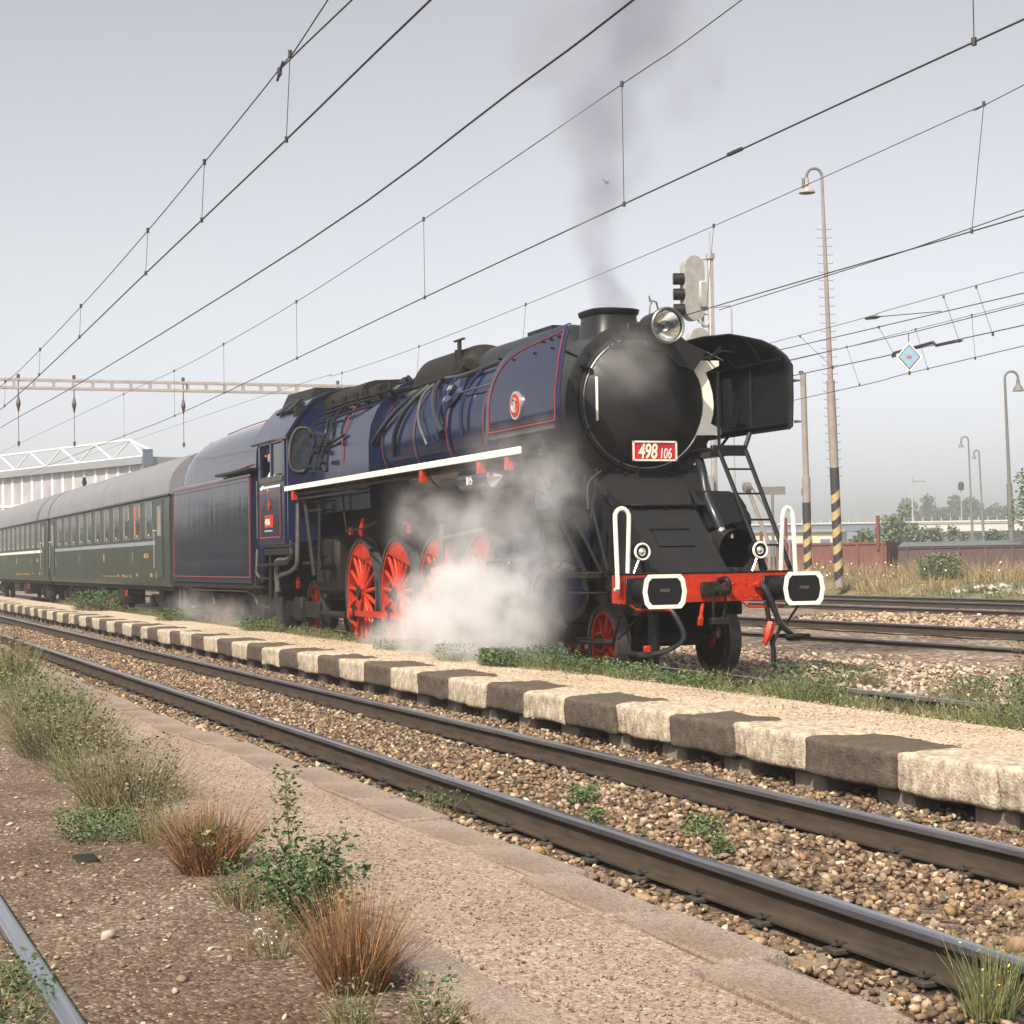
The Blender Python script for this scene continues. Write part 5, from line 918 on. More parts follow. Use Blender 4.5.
# ================================================================== COACHES
CO = thing('passenger_coach', 'dark green passenger coach with grey roof and grey waist stripe, coupled right behind the tender', 'railway coach', (-25.1, 0, 0), 'coaches of the train')
def coach_parts(C, x1, ln, stripe, seed):
    r = random.Random(seed); x0 = x1 - ln
    sec = [(-1.38, 0.90), (-1.42, 1.05), (-1.42, 2.9), (-1.39, 3.14), (1.39, 3.14), (1.42, 2.9), (1.42, 1.05), (1.38, 0.90)]
    body = MB().prism(sec, 'x', x0, x1 - 0.0).build('coach_body', M['green'], C)
    rf = [(-1.44, 3.13)] + [(-1.43 * math.cos(t), 3.15 + 1.10 * math.sin(t) ** 0.85) for t in [PI * k / 16 for k in range(1, 16)]] + [(1.44, 3.13)]
    MB().prism(rf, 'x', x0 + 0.02, x1 + 0.04).build('coach_roof', M['coachroof'], C)
    MB().rbox(x0, x1 + 0.03, -1.455, -1.425, 3.10, 3.15, 0.006).rbox(x0, x1 + 0.03, 1.425, 1.455, 3.10, 3.15, 0.006).build('gutter', M['green'], C)
    wx = [x1 - 2.70 - 1.70 * k for k in range(int((ln - 4.4) / 1.70) + 1)]
    for k, x in enumerate(wx):
        if x < x0 + 1.6: break
        hw = 0.50
        f = MB()
        for y in (-1,):
            f.box(x - hw, x + hw, -1.432, -1.421, 2.10, 2.14).box(x - hw, x + hw, -1.432, -1.421, 3.0, 3.04).box(x - hw, x - hw + 0.04, -1.432, -1.421, 2.14, 3.0).box(x + hw - 0.04, x + hw, -1.432, -1.421, 2.14, 3.0).box(x - hw, x + hw, -1.434, -1.421, 2.62, 2.655)
        wo_ = f.build('coach_window', M['postgrey'], C)
        MB().box(x - hw + 0.04, x + hw - 0.04, -1.4265, -1.4215, 2.14, 3.0).build('window_pane', M['glass'], wo_)
        cw = MB(); a_ = r.uniform(0.10, 0.22)
        cw.box(x + hw - 0.05 - a_, x + hw - 0.05, -1.429, -1.4268, 2.66, 2.98).box(x - hw + 0.05, x - hw + 0.05 + a_ * 0.8, -1.429, -1.4268, 2.16, 2.98)
        cw.build('curtain', M['orange'] if (k == 1 and stripe == 'greystripe') else M['curtain'], wo_)
        MB().box(x - 0.04, x + 0.04, -1.44, -1.434, 2.16, 2.21).build('window_latch', M['white'], wo_)
    for xd in (x1 - 1.25, x0 + 0.75):
        d = MB().rbox(xd - 0.42, xd + 0.42, -1.437, -1.42, 1.12, 3.02, 0.006).build('coach_door', M['green'], C)
        MB().box(xd - 0.24, xd + 0.24, -1.4405, -1.437, 2.14, 2.88).build('door_window', M['curtain'], d)
        MB().tube([(xd - 0.50, -1.47, 1.35), (xd - 0.50, -1.47, 2.25)], 0.014, 6).cyl((xd - 0.5, -1.5, 2.27), (xd - 0.5, -1.42, 2.27), 0.03, n=8).build('door_grab_rail', M['silver'], d)
    xs0, xs1 = x0 + 1.3, x1 - 1.85
    MB().box(xs0, xs1, -1.424, -1.4205, 1.93, 2.03).build('waist_stripe', M[stripe], C)
    b = MB()
    for x, z, w_, h in ((x1 - 3.2, 1.60, 0.28, 0.13), (x1 - 2.85, 1.60, 0.22, 0.13), (x1 - 5.2, 1.52, 0.06, 0.28), (x1 - 10.0, 1.55, 0.22, 0.22), (x1 - 2.3, 1.12, 0.3, 0.10), (x1 - 1.7, 1.1, 0.12, 0.16), (x1 - 4.4, 1.13, 0.24, 0.07), (x1 - 15.0, 1.5, 0.05, 0.28), (x0 + 1.6, 1.45, 0.14, 0.3)):
        b.box(x - w_, x, -1.4245, -1.4205, z, z + h)
    for k in range(12): b.box(x1 - 5.6 - 0.42 * k, x1 - 5.6 - 0.42 * k + r.uniform(0.1, 0.28), -1.4245, -1.4205, 1.10, 1.10 + r.uniform(0.04, 0.09))
    b.build('painted_marks', M['yellow'], C)['kind'] = 'stuff'
    MB().rbox(x1, x1 + 0.28, -0.95, 0.95, 1.1, 3.3, 0.1).build('gangway_bellows', M['rubber'], C)
    MB().rbox(x0 + 0.1, x1 - 0.1, -1.3, 1.3, 0.78, 0.92, 0.02).rbox(x1 - 8.6, x1 - 7.4, -1.28, -0.7, 0.35, 0.8, 0.03).rbox(x1 - 12.6, x1 - 10.8, -1.25, -0.6, 0.42, 0.8, 0.03).build('underframe', M['grime'], C)
    MB().cyl((x1 - 10.2, -1.0, 0.6), (x1 - 9.0, -1.0, 0.6), 0.16, n=14).tube([(x0 + 5, -1.2, 0.7), (x1 - 5, -1.2, 0.7)], 0.02, 6).build('brake_cylinder', M['grime'], C)
    MB().lathe([(0, 0.10), (-0.02, 0.10), (-0.02, 0.07), (0, 0.07)], (x1 - 7.0, -1.28, 0.66), 'y', 16).build('brake_ring', M['red'], C)
    for xb in (x1 - 2.9, x0 + 2.9):
        bg_ = MB().rbox(xb - 1.6, xb + 1.6, -1.06, -0.96, 0.42, 0.66, 0.03).rbox(xb - 0.5, xb + 0.5, -1.08, -0.94, 0.25, 0.62, 0.04).rbox(xb - 0.3, xb + 0.3, -1.1, 1.1, 0.5, 0.8, 0.03).build('bogie', M['grime'], C)
        for xw in (xb - 1.25, xb + 1.25):
            w1 = MB()
            for s in (-1, 1):
                a, c_ = sorted((s * 0.80, s * 0.67)); w1.lathe([(a, 0.1), (a, 0.46), (c_, 0.46), (c_, 0.1)], (xw, 0, 0.46), 'y', 32)
            w1.cyl((xw, -1.0, 0.46), (xw, 1.0, 0.46), 0.07, n=10).rbox(xw - 0.15, xw + 0.15, -1.14, -0.93, 0.33, 0.6, 0.03); w1.build('coach_wheelset', M['grime'], bg_)
    MB().cyl((x1, -0.875, 1.05), (x1 + 0.5, -0.875, 1.05), 0.11, n=12).cyl((x1 + 0.5, -0.875, 1.05), (x1 + 0.55, -0.875, 1.05), 0.23, n=18).cyl((x1, 0.875, 1.05), (x1 + 0.5, 0.875, 1.05), 0.11, n=12).cyl((x1 + 0.5, 0.875, 1.05), (x1 + 0.55, 0.875, 1.05), 0.23, n=18).build('coach_buffer', M['black'], C)
    return C
coach_parts(CO, -25.1, 22.3, 'greystripe', 1)
C2 = tag(thing('passenger_coach', '', '', (-48.0, 0, 0), 'coaches of the train'), 'dark green passenger coach with white waist stripe at the left edge', 'railway coach')
coach_parts(C2, -48.0, 22.3, 'white', 5)

# ================================================================== OVERHEAD LINE
def catline(label, contact, carrier, drops, r1=0.013, r2=0.009, group='overhead lines above the tracks'):
    t = thing('overhead_line', label, 'overhead line', contact[0] if contact else carrier[0], group)
    if contact: MB().tube(smooth(contact, 4), r1 * 0.8, 5).build('contact_wire', M['wire'], t)
    if carrier: MB().tube(smooth(carrier, 4), r2 * 0.8, 5).build('carrier_wire', M['wire'], t)
    for a, b in drops:
        MB().tube([a, b], 0.005, 4).cyl(Vector(a) - Vector((0, 0, .03)), Vector(a) + Vector((0, 0, .03)), 0.022, n=6).cyl(Vector(b) - Vector((0, 0, .03)), Vector(b) + Vector((0, 0, .04)), 0.024, n=6).build('dropper', M['wire'], t)
    return t
def zi(P, x): return float(np.interp(x, [p[0] for p in sorted(P)], [p[2] for p in sorted(P)]))
def yi_(P, x): return float(np.interp(x, [p[0] for p in sorted(P)], [p[1] for p in sorted(P)]))
def drp(c, k, xs, lean=0.0): return [((x, yi_(c, x), zi(c, x)), (x + lean, yi_(k, x + lean), zi(k, x + lean))) for x in xs]
c = [(-140, -4.6, 5.9), (-48, -4.9, 5.55), (-29.1, -4.93, 5.43), (-17.4, -4.93, 5.56), (-8.4, -4.93, 5.73), (0, -4.93, 5.87), (4.76, -4.93, 5.97), (14, -4.93, 6.1)]
k = [(-140, -4.6, 7.6), (-48, -4.8, 6.6), (-29.1, -4.93, 6.02), (-20.8, -4.93, 6.03), (-13.2, -4.93, 6.17), (-7.9, -4.93, 6.33), (-3.8, -4.93, 6.50), (0, -4.93, 6.69), (1.76, -4.93, 6.86), (14, -4.93, 8.4)]
t = catline('steepest pair of overhead wires with droppers, rising at the upper left over the near track', c, k, drp(c, k, (-35, -28, -21, -15, -8.2, -4.2, 0.1), 0.2))
MB().tube([(-0.1, -4.93, 6.67), (0.8, -4.93, 6.66), (2.6, -4.93, 6.62), (8, -4.93, 6.6)], 0.009, 5).build('branch_wire', M['wire'], t)
MB().rbox(-0.20, -0.10, -4.945, -4.915, 6.60, 6.70, 0.006).tube([(-0.25, -4.93, 6.58), (0.0, -4.93, 6.72)], 0.014, 6).build('wire_clamp', M['wire'], t)
catline('single thick wire crossing the sky between the two catenaries', [(-140, -2.2, 7.6), (-60, -2.4, 6.9), (-33, -2.5, 6.46), (-8.54, -2.5, 6.30), (0.4, -2.5, 6.50), (3.5, -2.5, 6.59), (13, -2.5, 7.0)], None, [], 0.016)
c = [(-140, 0, 5.9), (-48, 0, 5.6), (-32.3, 0, 5.54), (-18.4, 0, 5.70), (-10, 0, 5.81), (-2.1, 0, 5.89), (5.2, 0, 5.95), (14, 0, 5.98)]
k = [(-140, 0, 8), (-48, 0, 7.0), (-31.6, 0, 6.79), (-25.2, 0, 6.80), (-18.3, 0, 6.88), (-9.95, 0, 7.11), (-2.1, 0, 7.41), (1.02, 0, 7.56), (14, 0, 8.5)]
t = catline('catenary with long droppers directly above the locomotive and its smoke', c, k, drp(c, k, (-40, -31.6, -25.3, -18.3, -9.97, -2.13)) + [((5.2, 0, 7.9), (5.2, 0, 5.95))])
MB().rbox(0.62, 0.95, -0.018, 0.018, 5.905, 5.945, 0.006).build('wire_splice', M['wire'], t)
c = [(-140, 6, 6.1), (-48, 6, 5.9), (-10.9, 6, 6.02), (-4.3, 6, 6.03), (-2.0, 6, 6.04), (14, 6, 6.1)]
k = [(-140, 6, 8.2), (-48, 6, 7.5), (-36.3, 6, 7.28), (-28.9, 6, 7.23), (-20.7, 6, 7.31), (-11.4, 6, 7.49), (-3.2, 6, 7.77), (-1.9, 6, 7.84), (14, 6, 9)]
t = catline('thin catenary passing behind the smoke and above the signal head', c, k, drp(c, k, (-36, -28.5, -20.7, -11.4, -3.2), 0.35))
MB().tube([(-10.9, 6, 5.93), (-5, 6.05, 6.04), (-2.0, 6.1, 6.16), (10, 6.2, 6.4)], 0.008, 5).build('second_contact_wire', M['wire'], t)
def line2(a, b, e0=-120, e1=10, sag=0.0):
    a = Vector(a); b = Vector(b); out = []
    for x in (e0, a.x - (a.x - e0) * .35, a.x, (a.x + b.x) / 2, b.x, b.x + (e1 - b.x) * .5, e1):
        k_ = (b.z - a.z) / (b.x - a.x); z = a.z + k_ * (x - a.x) if x >= a.x else a.z + k_ * 30 * (math.exp((x - a.x) / 30) - 1)
        out.append((x, a.y, z))
    return out
c = line2((-19.0, 12, 6.29), (-9.9, 12, 6.33)); k = line2((-19.2, 12, 6.51), (-9.9, 12, 6.73))
c2_ = line2((-18.2, 11.9, 5.60), (-9.9, 11.9, 5.70))
t = catline('cluster of wires right of the tall lamp mast, over the middle yard track', c, k, [((-14.9, 12, 6.30), (-14.3, 12, 5.62)), ((-18.2, 12, 6.50), (-16.8, 12, 5.62)), ((-12.5, 12, 6.62), (-12.0, 12, 5.66)), ((-11.4, 12, 6.66), (-10.9, 12, 5.66))])
MB().tube(smooth(c2_, 3), 0.011, 5).build('lower_contact_wire', M['wire'], t)
MB().tube([(-15.4, 12, 6.55), (-15.0, 12, 6.53), (-14.8, 12, 6.52), (-12.6, 12, 6.34)], [0.03, 0.04, 0.01, 0.008], 6).tube([(-14.4, 12, 5.60), (-14.35, 12, 5.68), (-12.9, 12, 5.74), (-12.8, 12, 5.66), (-11.9, 12, 5.66)], [0.03, 0.03, 0.035, 0.03, 0.02], 6).build('wire_fitting', M['wire'], t)
c = line2((-26.5, 17, 5.88), (-16.5, 17, 6.22)); k = line2((-27.5, 17, 7.02), (-16.5, 17, 7.24))
catline('lowest of the overhead wires at the right, reaching the frame by the curved lamp', c, k, [((-24.2, 17, 7.08), (-23.6, 17, 5.98)), ((-20.9, 17, 7.15), (-20.4, 17, 6.08)), ((-18.5, 17, 7.2), (-18.4, 17, 6.13))], 0.013, 0.009)
# diamond sign hanging on the wire
dg = thing('diamond_sign', 'small white edged blue diamond sign hanging from the overhead wires', 'sign', (-9.46, 9.1, 4.99))
fwd = (CAM - Vector((-9.46, 9.1, 4.99))); fwd.z = 0; ang_ = math.atan2(fwd.y, fwd.x) + 0.25
def diamond(h, off, name, m, par, t=0.01):
    n = Vector((math.cos(ang_), math.sin(ang_), 0)); s = Vector((-n.y, n.x, 0)); o = Vector((-9.46, 9.1, 4.99)) + n * off; up = Vector((0, 0, 1))
    q = [o + s * h, o + up * h * 1.15, o - s * h, o - up * h * 1.15]; return MB().loft([[p - n * t for p in q], [p + n * t for p in q]]).build(name, m, par)
diamond(0.235, 0, 'sign_border', M['white'], dg); fb_ = diamond(0.205, 0.008, 'dark_edge', M['wire'], dg, 0.006); diamond(0.185, 0.012, 'blue_field', M['signblue'], dg, 0.006)
n = Vector((math.cos(ang_), math.sin(ang_), 0)); o = Vector((-9.46, 9.1, 4.99)) + n * 0.02; s = Vector((-n.y, n.x, 0))
MB().loft([[o + s * 0.04 + Vector((0, 0, -.015)), o - s * 0.04 + Vector((0, 0, -.015)), o - s * 0.04 + Vector((0, 0, .03)), o + s * 0.04 + Vector((0, 0, .03))], [p + n * 0.008 for p in (o + s * 0.04 + Vector((0, 0, -.015)), o - s * 0.04 + Vector((0, 0, -.015)), o - s * 0.04 + Vector((0, 0, .03)), o + s * 0.04 + Vector((0, 0, .03)))]]).build('orange_mark', M['orange'], dg)
MB().tube([(-9.46, 9.1, 5.24), (-9.46, 9.1, 5.42)], 0.008, 5).tube([(-9.46, 9.1, 4.74), (-9.46, 9.1, 4.66)], 0.02, 6).build('sign_hanger', M['wire'], dg)
MB().tube([(-60, 9.1, 5.1), (-9.46, 9.1, 5.42), (8, 9.1, 5.8)], 0.008, 5).build('sign_wire', M['wire'], dg)

# gantry beam
G = thing('overhead_gantry', 'pale lattice gantry beam spanning above the coaches at the left', 'gantry', (-48, -14, -0.3))
b = MB()
for yy in (-48.16, -47.84):
    b.box(yy - 0.03, yy + 0.03, -26, 15, 7.77, 7.85).box(yy - 0.03, yy + 0.03, -26, 15, 8.06, 8.14)
for k_ in range(60): y = -26 + 0.69 * k_; b.box(-48.19, -48.13, y - 0.03, y + 0.03, 7.85, 8.06).box(-47.87, -47.81, y - 0.03, y + 0.03, 7.85, 8.06)
b.build('lattice_beam', M['gantry'], G)
for y in (-26, 15): MB().rbox(-48.2, -47.8, y - 0.15, y + 0.15, -0.5, 8.5, 0.02).build('gantry_mast', M['gantry'], G)
for y in (-6.3, -4.85, -2.4, -0.45, 3.5, 9.4):
    MB().cyl((-48, y, 8.14), (-48, y, 8.30), 0.06, n=8).cyl((-48, y, 8.2), (-48, y, 7.5), 0.02, n=6).cyl((-48, y, 7.5), (-48, y, 7.25), 0.03, 0.085, 8).cyl((-48, y, 7.25), (-48, y, 6.95), 0.085, 0.02, 8).cyl((-48, y, 6.95), (-48, y, 5.7), 0.012, n=5).cyl((-48, y, 5.9), (-48, y, 5.75), 0.05, n=6).build('insulator', M['insul'], G)

# ================================================================== SIGNAL BEHIND THE SMOKEBOX
S = thing('light_signal', 'tall pale light signal with three hooded lamps seen behind the locomotive headlight', 'signal', (-17.0, 9.05, -0.3))
sx, sy = -17.0, 9.05
MB().rbox(sx - 0.06, sx + 0.06, sy - 0.06, sy + 0.06, -0.4, 8.12, 0.02).cyl((sx, sy, 7.98), (sx, sy, 8.10), 0.10, n=12).cyl((sx, sy, 8.0), (sx, sy, 8.6), 0.012, n=5).build('signal_mast', M['signal'], S)
du = Vector((-0.93, -0.36, 0)).normalized(); su = Vector((-du.y, du.x, 0))   # signal faces away and to the left
oc = Vector((sx, sy, 0)) + du * 0.05 - Vector((R.x, R.y, 0)).normalized() * 0.36
rt = Vector((R.x, R.y, 0)).normalized()
def cap(h0, h1, w_, n=8):
    pr = []
    for k_ in range(n + 1): t = PI * k_ / n; pr.append((w_ * math.cos(t), h1 - w_ + w_ * math.sin(t)))
    for k_ in range(n + 1): t = PI + PI * k_ / n; pr.append((w_ * math.cos(t), h0 + w_ + w_ * math.sin(t)))
    return pr
pv = Vector((math.cos(0.45) * rt.x - math.sin(0.45) * rt.y, math.sin(0.45) * rt.x + math.cos(0.45) * rt.y, 0)); pn = Vector((-pv.y, pv.x, 0))
hd = MB().loft([[oc + pv * a + pn * d_ + Vector((0, 0, z)) for a, z in cap(6.62, 8.06, 0.25)] for d_ in (-0.12, 0.12)]).build('signal_head', M['signal'], S)
MB().rbox(sx - 0.30, sx - 0.02, sy - 0.25, sy + 0.05, 6.9, 7.5, 0.03).tube([(sx - 0.2, sy - 0.3, 6.9), (sx - 0.1, sy - 0.25, 6.6), (sx, sy - 0.1, 6.5), (sx, sy, 6.7)], 0.03, 6).build('signal_box', M['signal'], S)
MB().tube([Vector((sx, sy, 6.5)) - rt * 0.13 + pn * 0.1, Vector((sx, sy, 8.0)) - rt * 0.13 + pn * 0.1], 0.035, 8).tube([Vector((sx, sy, 8.0)) - rt * 0.13 + pn * 0.1, (sx, sy, 8.0)], 0.025, 6).tube([Vector((sx, sy, 6.5)) - rt * 0.13 + pn * 0.1, (sx, sy, 6.5)], 0.025, 6).build('head_frame', M['signal'], S)
for z in (7.54, 7.20, 6.86):
    a = oc + pv * (-0.24) + Vector((0, 0, z)); e = -rt
    MB().cyl(a - e * 0.02, a + e * 0.22, 0.13, n=16).build('signal_hood', M['black'], hd)
for z in (7.45, 7.1, 6.75): MB().tube([oc + pv * -0.26 + pn * 0.13 + Vector((0, 0, z)), oc + pv * 0.26 - pn * 0.0 + Vector((0, 0, z + 0.02)), Vector((sx, sy, z + .02))], 0.02, 6).build('head_bracket', M['signal'], hd)
MB().loft([[oc + rt * 0.1 + pv * a + pn * d_ + Vector((0, 0, z)) for a, z in cap(5.82, 6.46, 0.26)] for d_ in (-0.1, 0.1)]).build('lower_signal_plate', M['signal'], S)
MB().tube([(sx + 0.02, sy + 0.02, 6.9)] + [tuple(Vector((sx, sy, 6.95)) + rt * 0.42)] + [tuple(Vector((sx, sy, z)) + rt * 0.45) for z in (6.85, 4, -0.2)], 0.02, 6).build('cable_conduit', M['signal'], S)
MB().rbox(sx - 0.2, sx + 0.2, sy - 0.5, sy - 0.1, -0.4, 3.2, 0.03).build('relay_post', M['signal'], S)

# ================================================================== LAMP MASTS
def swan(name, label, base, top, r0, r1, arm, head, m, steps=0, stripes=None, group=None, bell=False):
    """base, top: points; arm: sideways reach of the swan neck along R"""
    B, Tp = Vector(base), Vector(top); t = thing(name, label, 'street lamp', B, group); d = (Tp - B)
    a = rt * arm
    n = 10; P = [B + d * (k_ / n) for k_ in range(n + 1)]
    MB().tube(P[:6], [r0] * 5 + [r0 * 0.9], 10).tube(P[5:], [r0 * 0.62] + [r0 * 0.62 + (r1 - r0 * 0.62) * k_ / 5 for k_ in range(1, 6)], 8).cyl(P[5] - d.normalized() * 0.06, P[5] + d.normalized() * 0.05, r0 * 0.95, n=10).build('mast', m, t)
    N = [Tp + a * (0.5 - 0.5 * math.cos(u)) + Vector((0, 0, abs(arm) * 0.5 * math.sin(u))) for u in [PI * k_ / 8 for k_ in range(9)]] + [Tp + a - Vector((0, 0, abs(arm) * 0.18))]
    MB().tube(N, r1 * 1.0, 8).build('swan_neck', M['postgrey'], t); E = N[-1]
    if bell: MB().lathe([(0, 0.10), (-0.25, 0.12), (-0.32, 0.2), (-0.62, 0.34), (-0.60, 0.0)], E, 'z', 16).build('lamp_shade', M['postgrey'], t)
    else:
        MB().lathe([(0.04, 0.03), (0.02, 0.07), (-0.24, 0.08), (-0.26, 0.04), (-0.34, 0.05), (-0.36, 0.15), (-0.46, 0.29), (-0.52, 0.30), (-0.53, 0.29)], E, 'z', 18).build('lamp_shade', M['signal'], t)
        MB().cyl(E + -rt * 0.12 + Vector((0, 0, 0.02)), E - rt * 0.12 + Vector((0, 0, -0.36)), 0.06, n=8).build('ballast_box', M['postgrey'], t)
    if steps:
        s = MB()
        for k_ in range(steps):
            q = B + d * (0.27 + 0.62 * k_ / steps); s.tube([q - rt * 0.27 + Vector((0, 0, .05)), q - rt * 0.25, q + rt * 0.25, q + rt * 0.27 + Vector((0, 0, .05))], 0.012, 5)
        s.build('climbing_step', M['postgrey'], t); t.children[-1]['kind'] = 'stuff'
    if stripes: bands_on(t, B, d, r0, *stripes)
    return t
def bands_on(t, B, d, r, z0, z1, black_top):
    u = d.normalized(); b1 = MB(); b2 = MB(); z = z0; k_ = 0; st = 0.62; n = 14
    while z < z1 - 0.01:
        mb = b1 if k_ % 2 == 0 else b2; h = st / 2
        lo = [B + u * (z + 0.16 * math.sin(2 * PI * i / n)) + Vector((math.cos(2 * PI * i / n), math.sin(2 * PI * i / n), 0)) * (r + 0.006) for i in range(n)]
        hi = [p + u * h for p in lo]; mb.loft([lo, hi], caps=False); z += h; k_ += 1
    if black_top: b1.cyl(B + u * z1, B + u * (z1 + black_top), r + 0.008, n=14)
    b1.build('black_band', M['yblack'], t); b2.build('yellow_band', M['ystripe'], t)
swan('lamp_mast', 'tallest lamp mast, pinkish with climbing steps and yellow black striped foot', (-38.64, 25.5, 0.2), (-38.36, 24.95, 15.15), 0.165, 0.055, -0.55, 0, M['postpink'], 30, (0.4, 3.6, 0.75))
swan('street_lamp', 'grey swan neck lamp with bell shade near the right edge, striped foot', (-67.0, 54.4, -0.9), (-66.85, 54.0, 11.2), 0.17, 0.07, 0.75, 0, M['postgrey'], 0, (1.2, 2.4, 0), 'swan neck yard lamps', True)
swan('street_lamp', 'thin distant swan neck lamp, taller left one of the pair over the bushes', (-149.1, 110.7, -0.5), (-148.9, 110.2, 13.6), 0.15, 0.09, -0.8, 0, M['postgrey'], 0, None, 'swan neck yard lamps', True)
swan('street_lamp', 'thin distant lamp, shorter right one of the pair over the bushes', (-161.2, 121.0, -0.5), (-161.1, 120.4, 13.0), 0.16, 0.10, -0.6, 0, M['postgrey'], 0, None, 'swan neck yard lamps', True)
P2 = thing('catenary_post', 'shorter round post with striped foot left of the tall lamp mast', 'post', (-46.86, 29.1, 0.1))
b = MB().tube([(-46.86, 29.1, 0.0), (-46.8, 29.05, 4.6)], 0.17, 12).tube([(-46.8, 29.05, 4.6), (-46.72, 28.95, 8.9)], 0.125, 12)
for z in (4.4, 3.0): b.cyl((-46.82, 29.06, z), (-46.82, 29.06, z + 0.06), 0.185, n=12)
b.build('post_shaft', M['postpink'], P2)
bands_on(P2, Vector((-46.86, 29.1, 0.0)), Vector((0.02, -0.02, 1)), 0.17, 0.3, 2.7, 0.85)
MB().cyl(Vector((-46.74, 28.97, 8.6)), Vector((-46.74, 28.97, 8.6)) - rt * 0.42, 0.02, 0.07, 8).cyl(Vector((-46.76, 28.99, 6.9)), Vector((-46.76, 28.99, 6.9)) - rt * 0.42, 0.02, 0.07, 8).cyl((-46.9, 28.97, 8.9), (-46.9, 28.97, 9.0), 0.1, n=8).build('post_insulator', M['insul'], P2)

# ================================================================== WAGONS
def gondola(label, A, B_, z0, zt, m, cover=False, stakes=0):
    A = Vector((A[0], A[1], 0)); B_ = Vector((B_[0], B_[1], 0)); d = (B_ - A); Ln = d.length; u = d / Ln; n = Vector((-u.y, u.x, 0)); 
    t = thing('goods_wagon', label, 'goods wagon', (A + B_) / 2 + Vector((0, 0, z0)), 'goods wagons beyond the yard')
    T_ = Matrix.Translation(A) @ Matrix(((u.x, n.x, 0, 0), (u.y, n.y, 0, 0), (0, 0, 1, 0), (0, 0, 0, 1)))
    b = MB().box(0, Ln, -1.4, 1.4, z0 + 1.15, zt, T_); b.build('wagon_side', m, t)
    r = MB(); k_ = 0.4
    while k_ < Ln: r.box(k_, k_ + 0.10, -1.47, -1.40, z0 + 1.15, zt, T_); k_ += 1.35
    r.box(0, Ln, -1.46, -1.40, zt - 0.12, zt, T_).box(0, Ln, -1.46, -1.4, z0 + 1.1, z0 + 1.24, T_); r.build('wagon_ribs', m, t)
    if cover: MB().loft([[T_ @ Vector(p) for p in ((x, -1.5, zt - 0.02), (x, -0.7, zt + 0.22), (x, 0.7, zt + 0.22), (x, 1.5, zt - 0.02))] for x in (0, Ln)]).build('load_cover', M['wagontop'], t)
    for s in range(stakes): MB().box(0.5 + s * (Ln - 1) / max(1, stakes - 1), 0.66 + s * (Ln - 1) / max(1, stakes - 1), -1.5, -1.36, zt - 0.4, zt + 1.35, T_).build('wagon_stake', M['stake'], t)
    for x in (1.8, 3.6, Ln - 3.6, Ln - 1.8):
        w_ = MB(); w_.cyl(T_ @ Vector((x, -0.85, z0 + 0.5)), T_ @ Vector((x, -0.72, z0 + 0.5)), 0.5, n=20).cyl(T_ @ Vector((x, 0.72, z0 + 0.5)), T_ @ Vector((x, 0.85, z0 + 0.5)), 0.5, n=20).box(x - 0.2, x + 0.2, -1.05, -0.85, z0 + 0.35, z0 + 0.75, T_); w_.build('wagon_wheelset', M['grime'], t)
    return t
gondola('brown goods wagon with a grey covered top, behind the dry grass at the right', (-61.9, 43.9), (-53.9, 50.5), -0.9, 1.72, M['wagondark'], True)
gondola('oxide red wagon with tall stakes, right behind the striped post feet', (-66.9, 39.6), (-62.2, 43.4), -0.9, 1.98, M['wagon'], False, 2)
gondola('low red flat wagon with a row of stakes, seen between ladder and white handrail', (-75.5, 29.5), (-67.4, 39.2), -0.9, 1.30, M['wagon'], False, 6)
gondola('brown wagon at the right edge behind the birch', (-53.5, 50.9), (-46.5, 58.0), -0.9, 1.70, M['wagondark'], True)

# ================================================================== DISTANT STRUCTURES
V_ = thing('road_bridge', 'long pale concrete road bridge in the haze beyond the wagons', 'bridge', (-238, 160, -0.5))
def seg(mb, A, B_, w_, z0, z1, off=0.0):
    A = Vector((A[0], A[1], 0)); B_ = Vector((B_[0], B_[1], 0)); u = (B_ - A).normalized(); n = Vector((-u.y, u.x, 0)); 
    q = [A + n * (off - w_), B_ + n * (off - w_), B_ + n * (off + w_), A + n * (off + w_)]; mb.loft([[(p.x, p.y, z0) for p in q], [(p.x, p.y, z1) for p in q]]); return mb
BA, BB = (-255, 118), (-218, 205); AM = (-237, 160)
b = seg(MB(), (-236.5, 161.5), BB, 5.0, 4.6, 6.3); seg(b, (-236.5, 161.5), BB, 5.2, 5.9, 6.35); b.build('deck', M['concrete'], V_)
seg(MB(), BA, AM, 5.0, 4.9, 6.1).build('deck', M['steelblue'], V_)
b = MB(); seg(b, BA, BB, 5.3, 6.1, 6.35); 
for k_ in range(64):
    x = BA[0] + (BB[0] - BA[0]) * k_ / 63; y = BA[1] + (BB[1] - BA[1]) * k_ / 63; b.box(x + 4.7, x + 4.8, y - 2.1, y - 2.0, 6.3, 6.95)
b.build('parapet', M['concrete'], V_)
for (x, y) in ((-233.5, 168.5), (-230, 176.5), (-224, 189), (-221.5, 195), (-219, 201), (-240, 150), (-244, 141)):
    MB().rbox(x - 0.7, x + 0.7, y - 0.7, y + 0.7, -1, 4.8, 0.05).build('pier', M['concrete'], V_)
seg(MB(), (-236, 164), (-222, 196), 4.0, 3.6, 4.3).build('cross_girder', M['steelblue'], V_)
seg(MB(), (-232, 172), (-221, 196), 3.5, -1, 3.4).build('abutment_wall', M['steelblue'], V_)
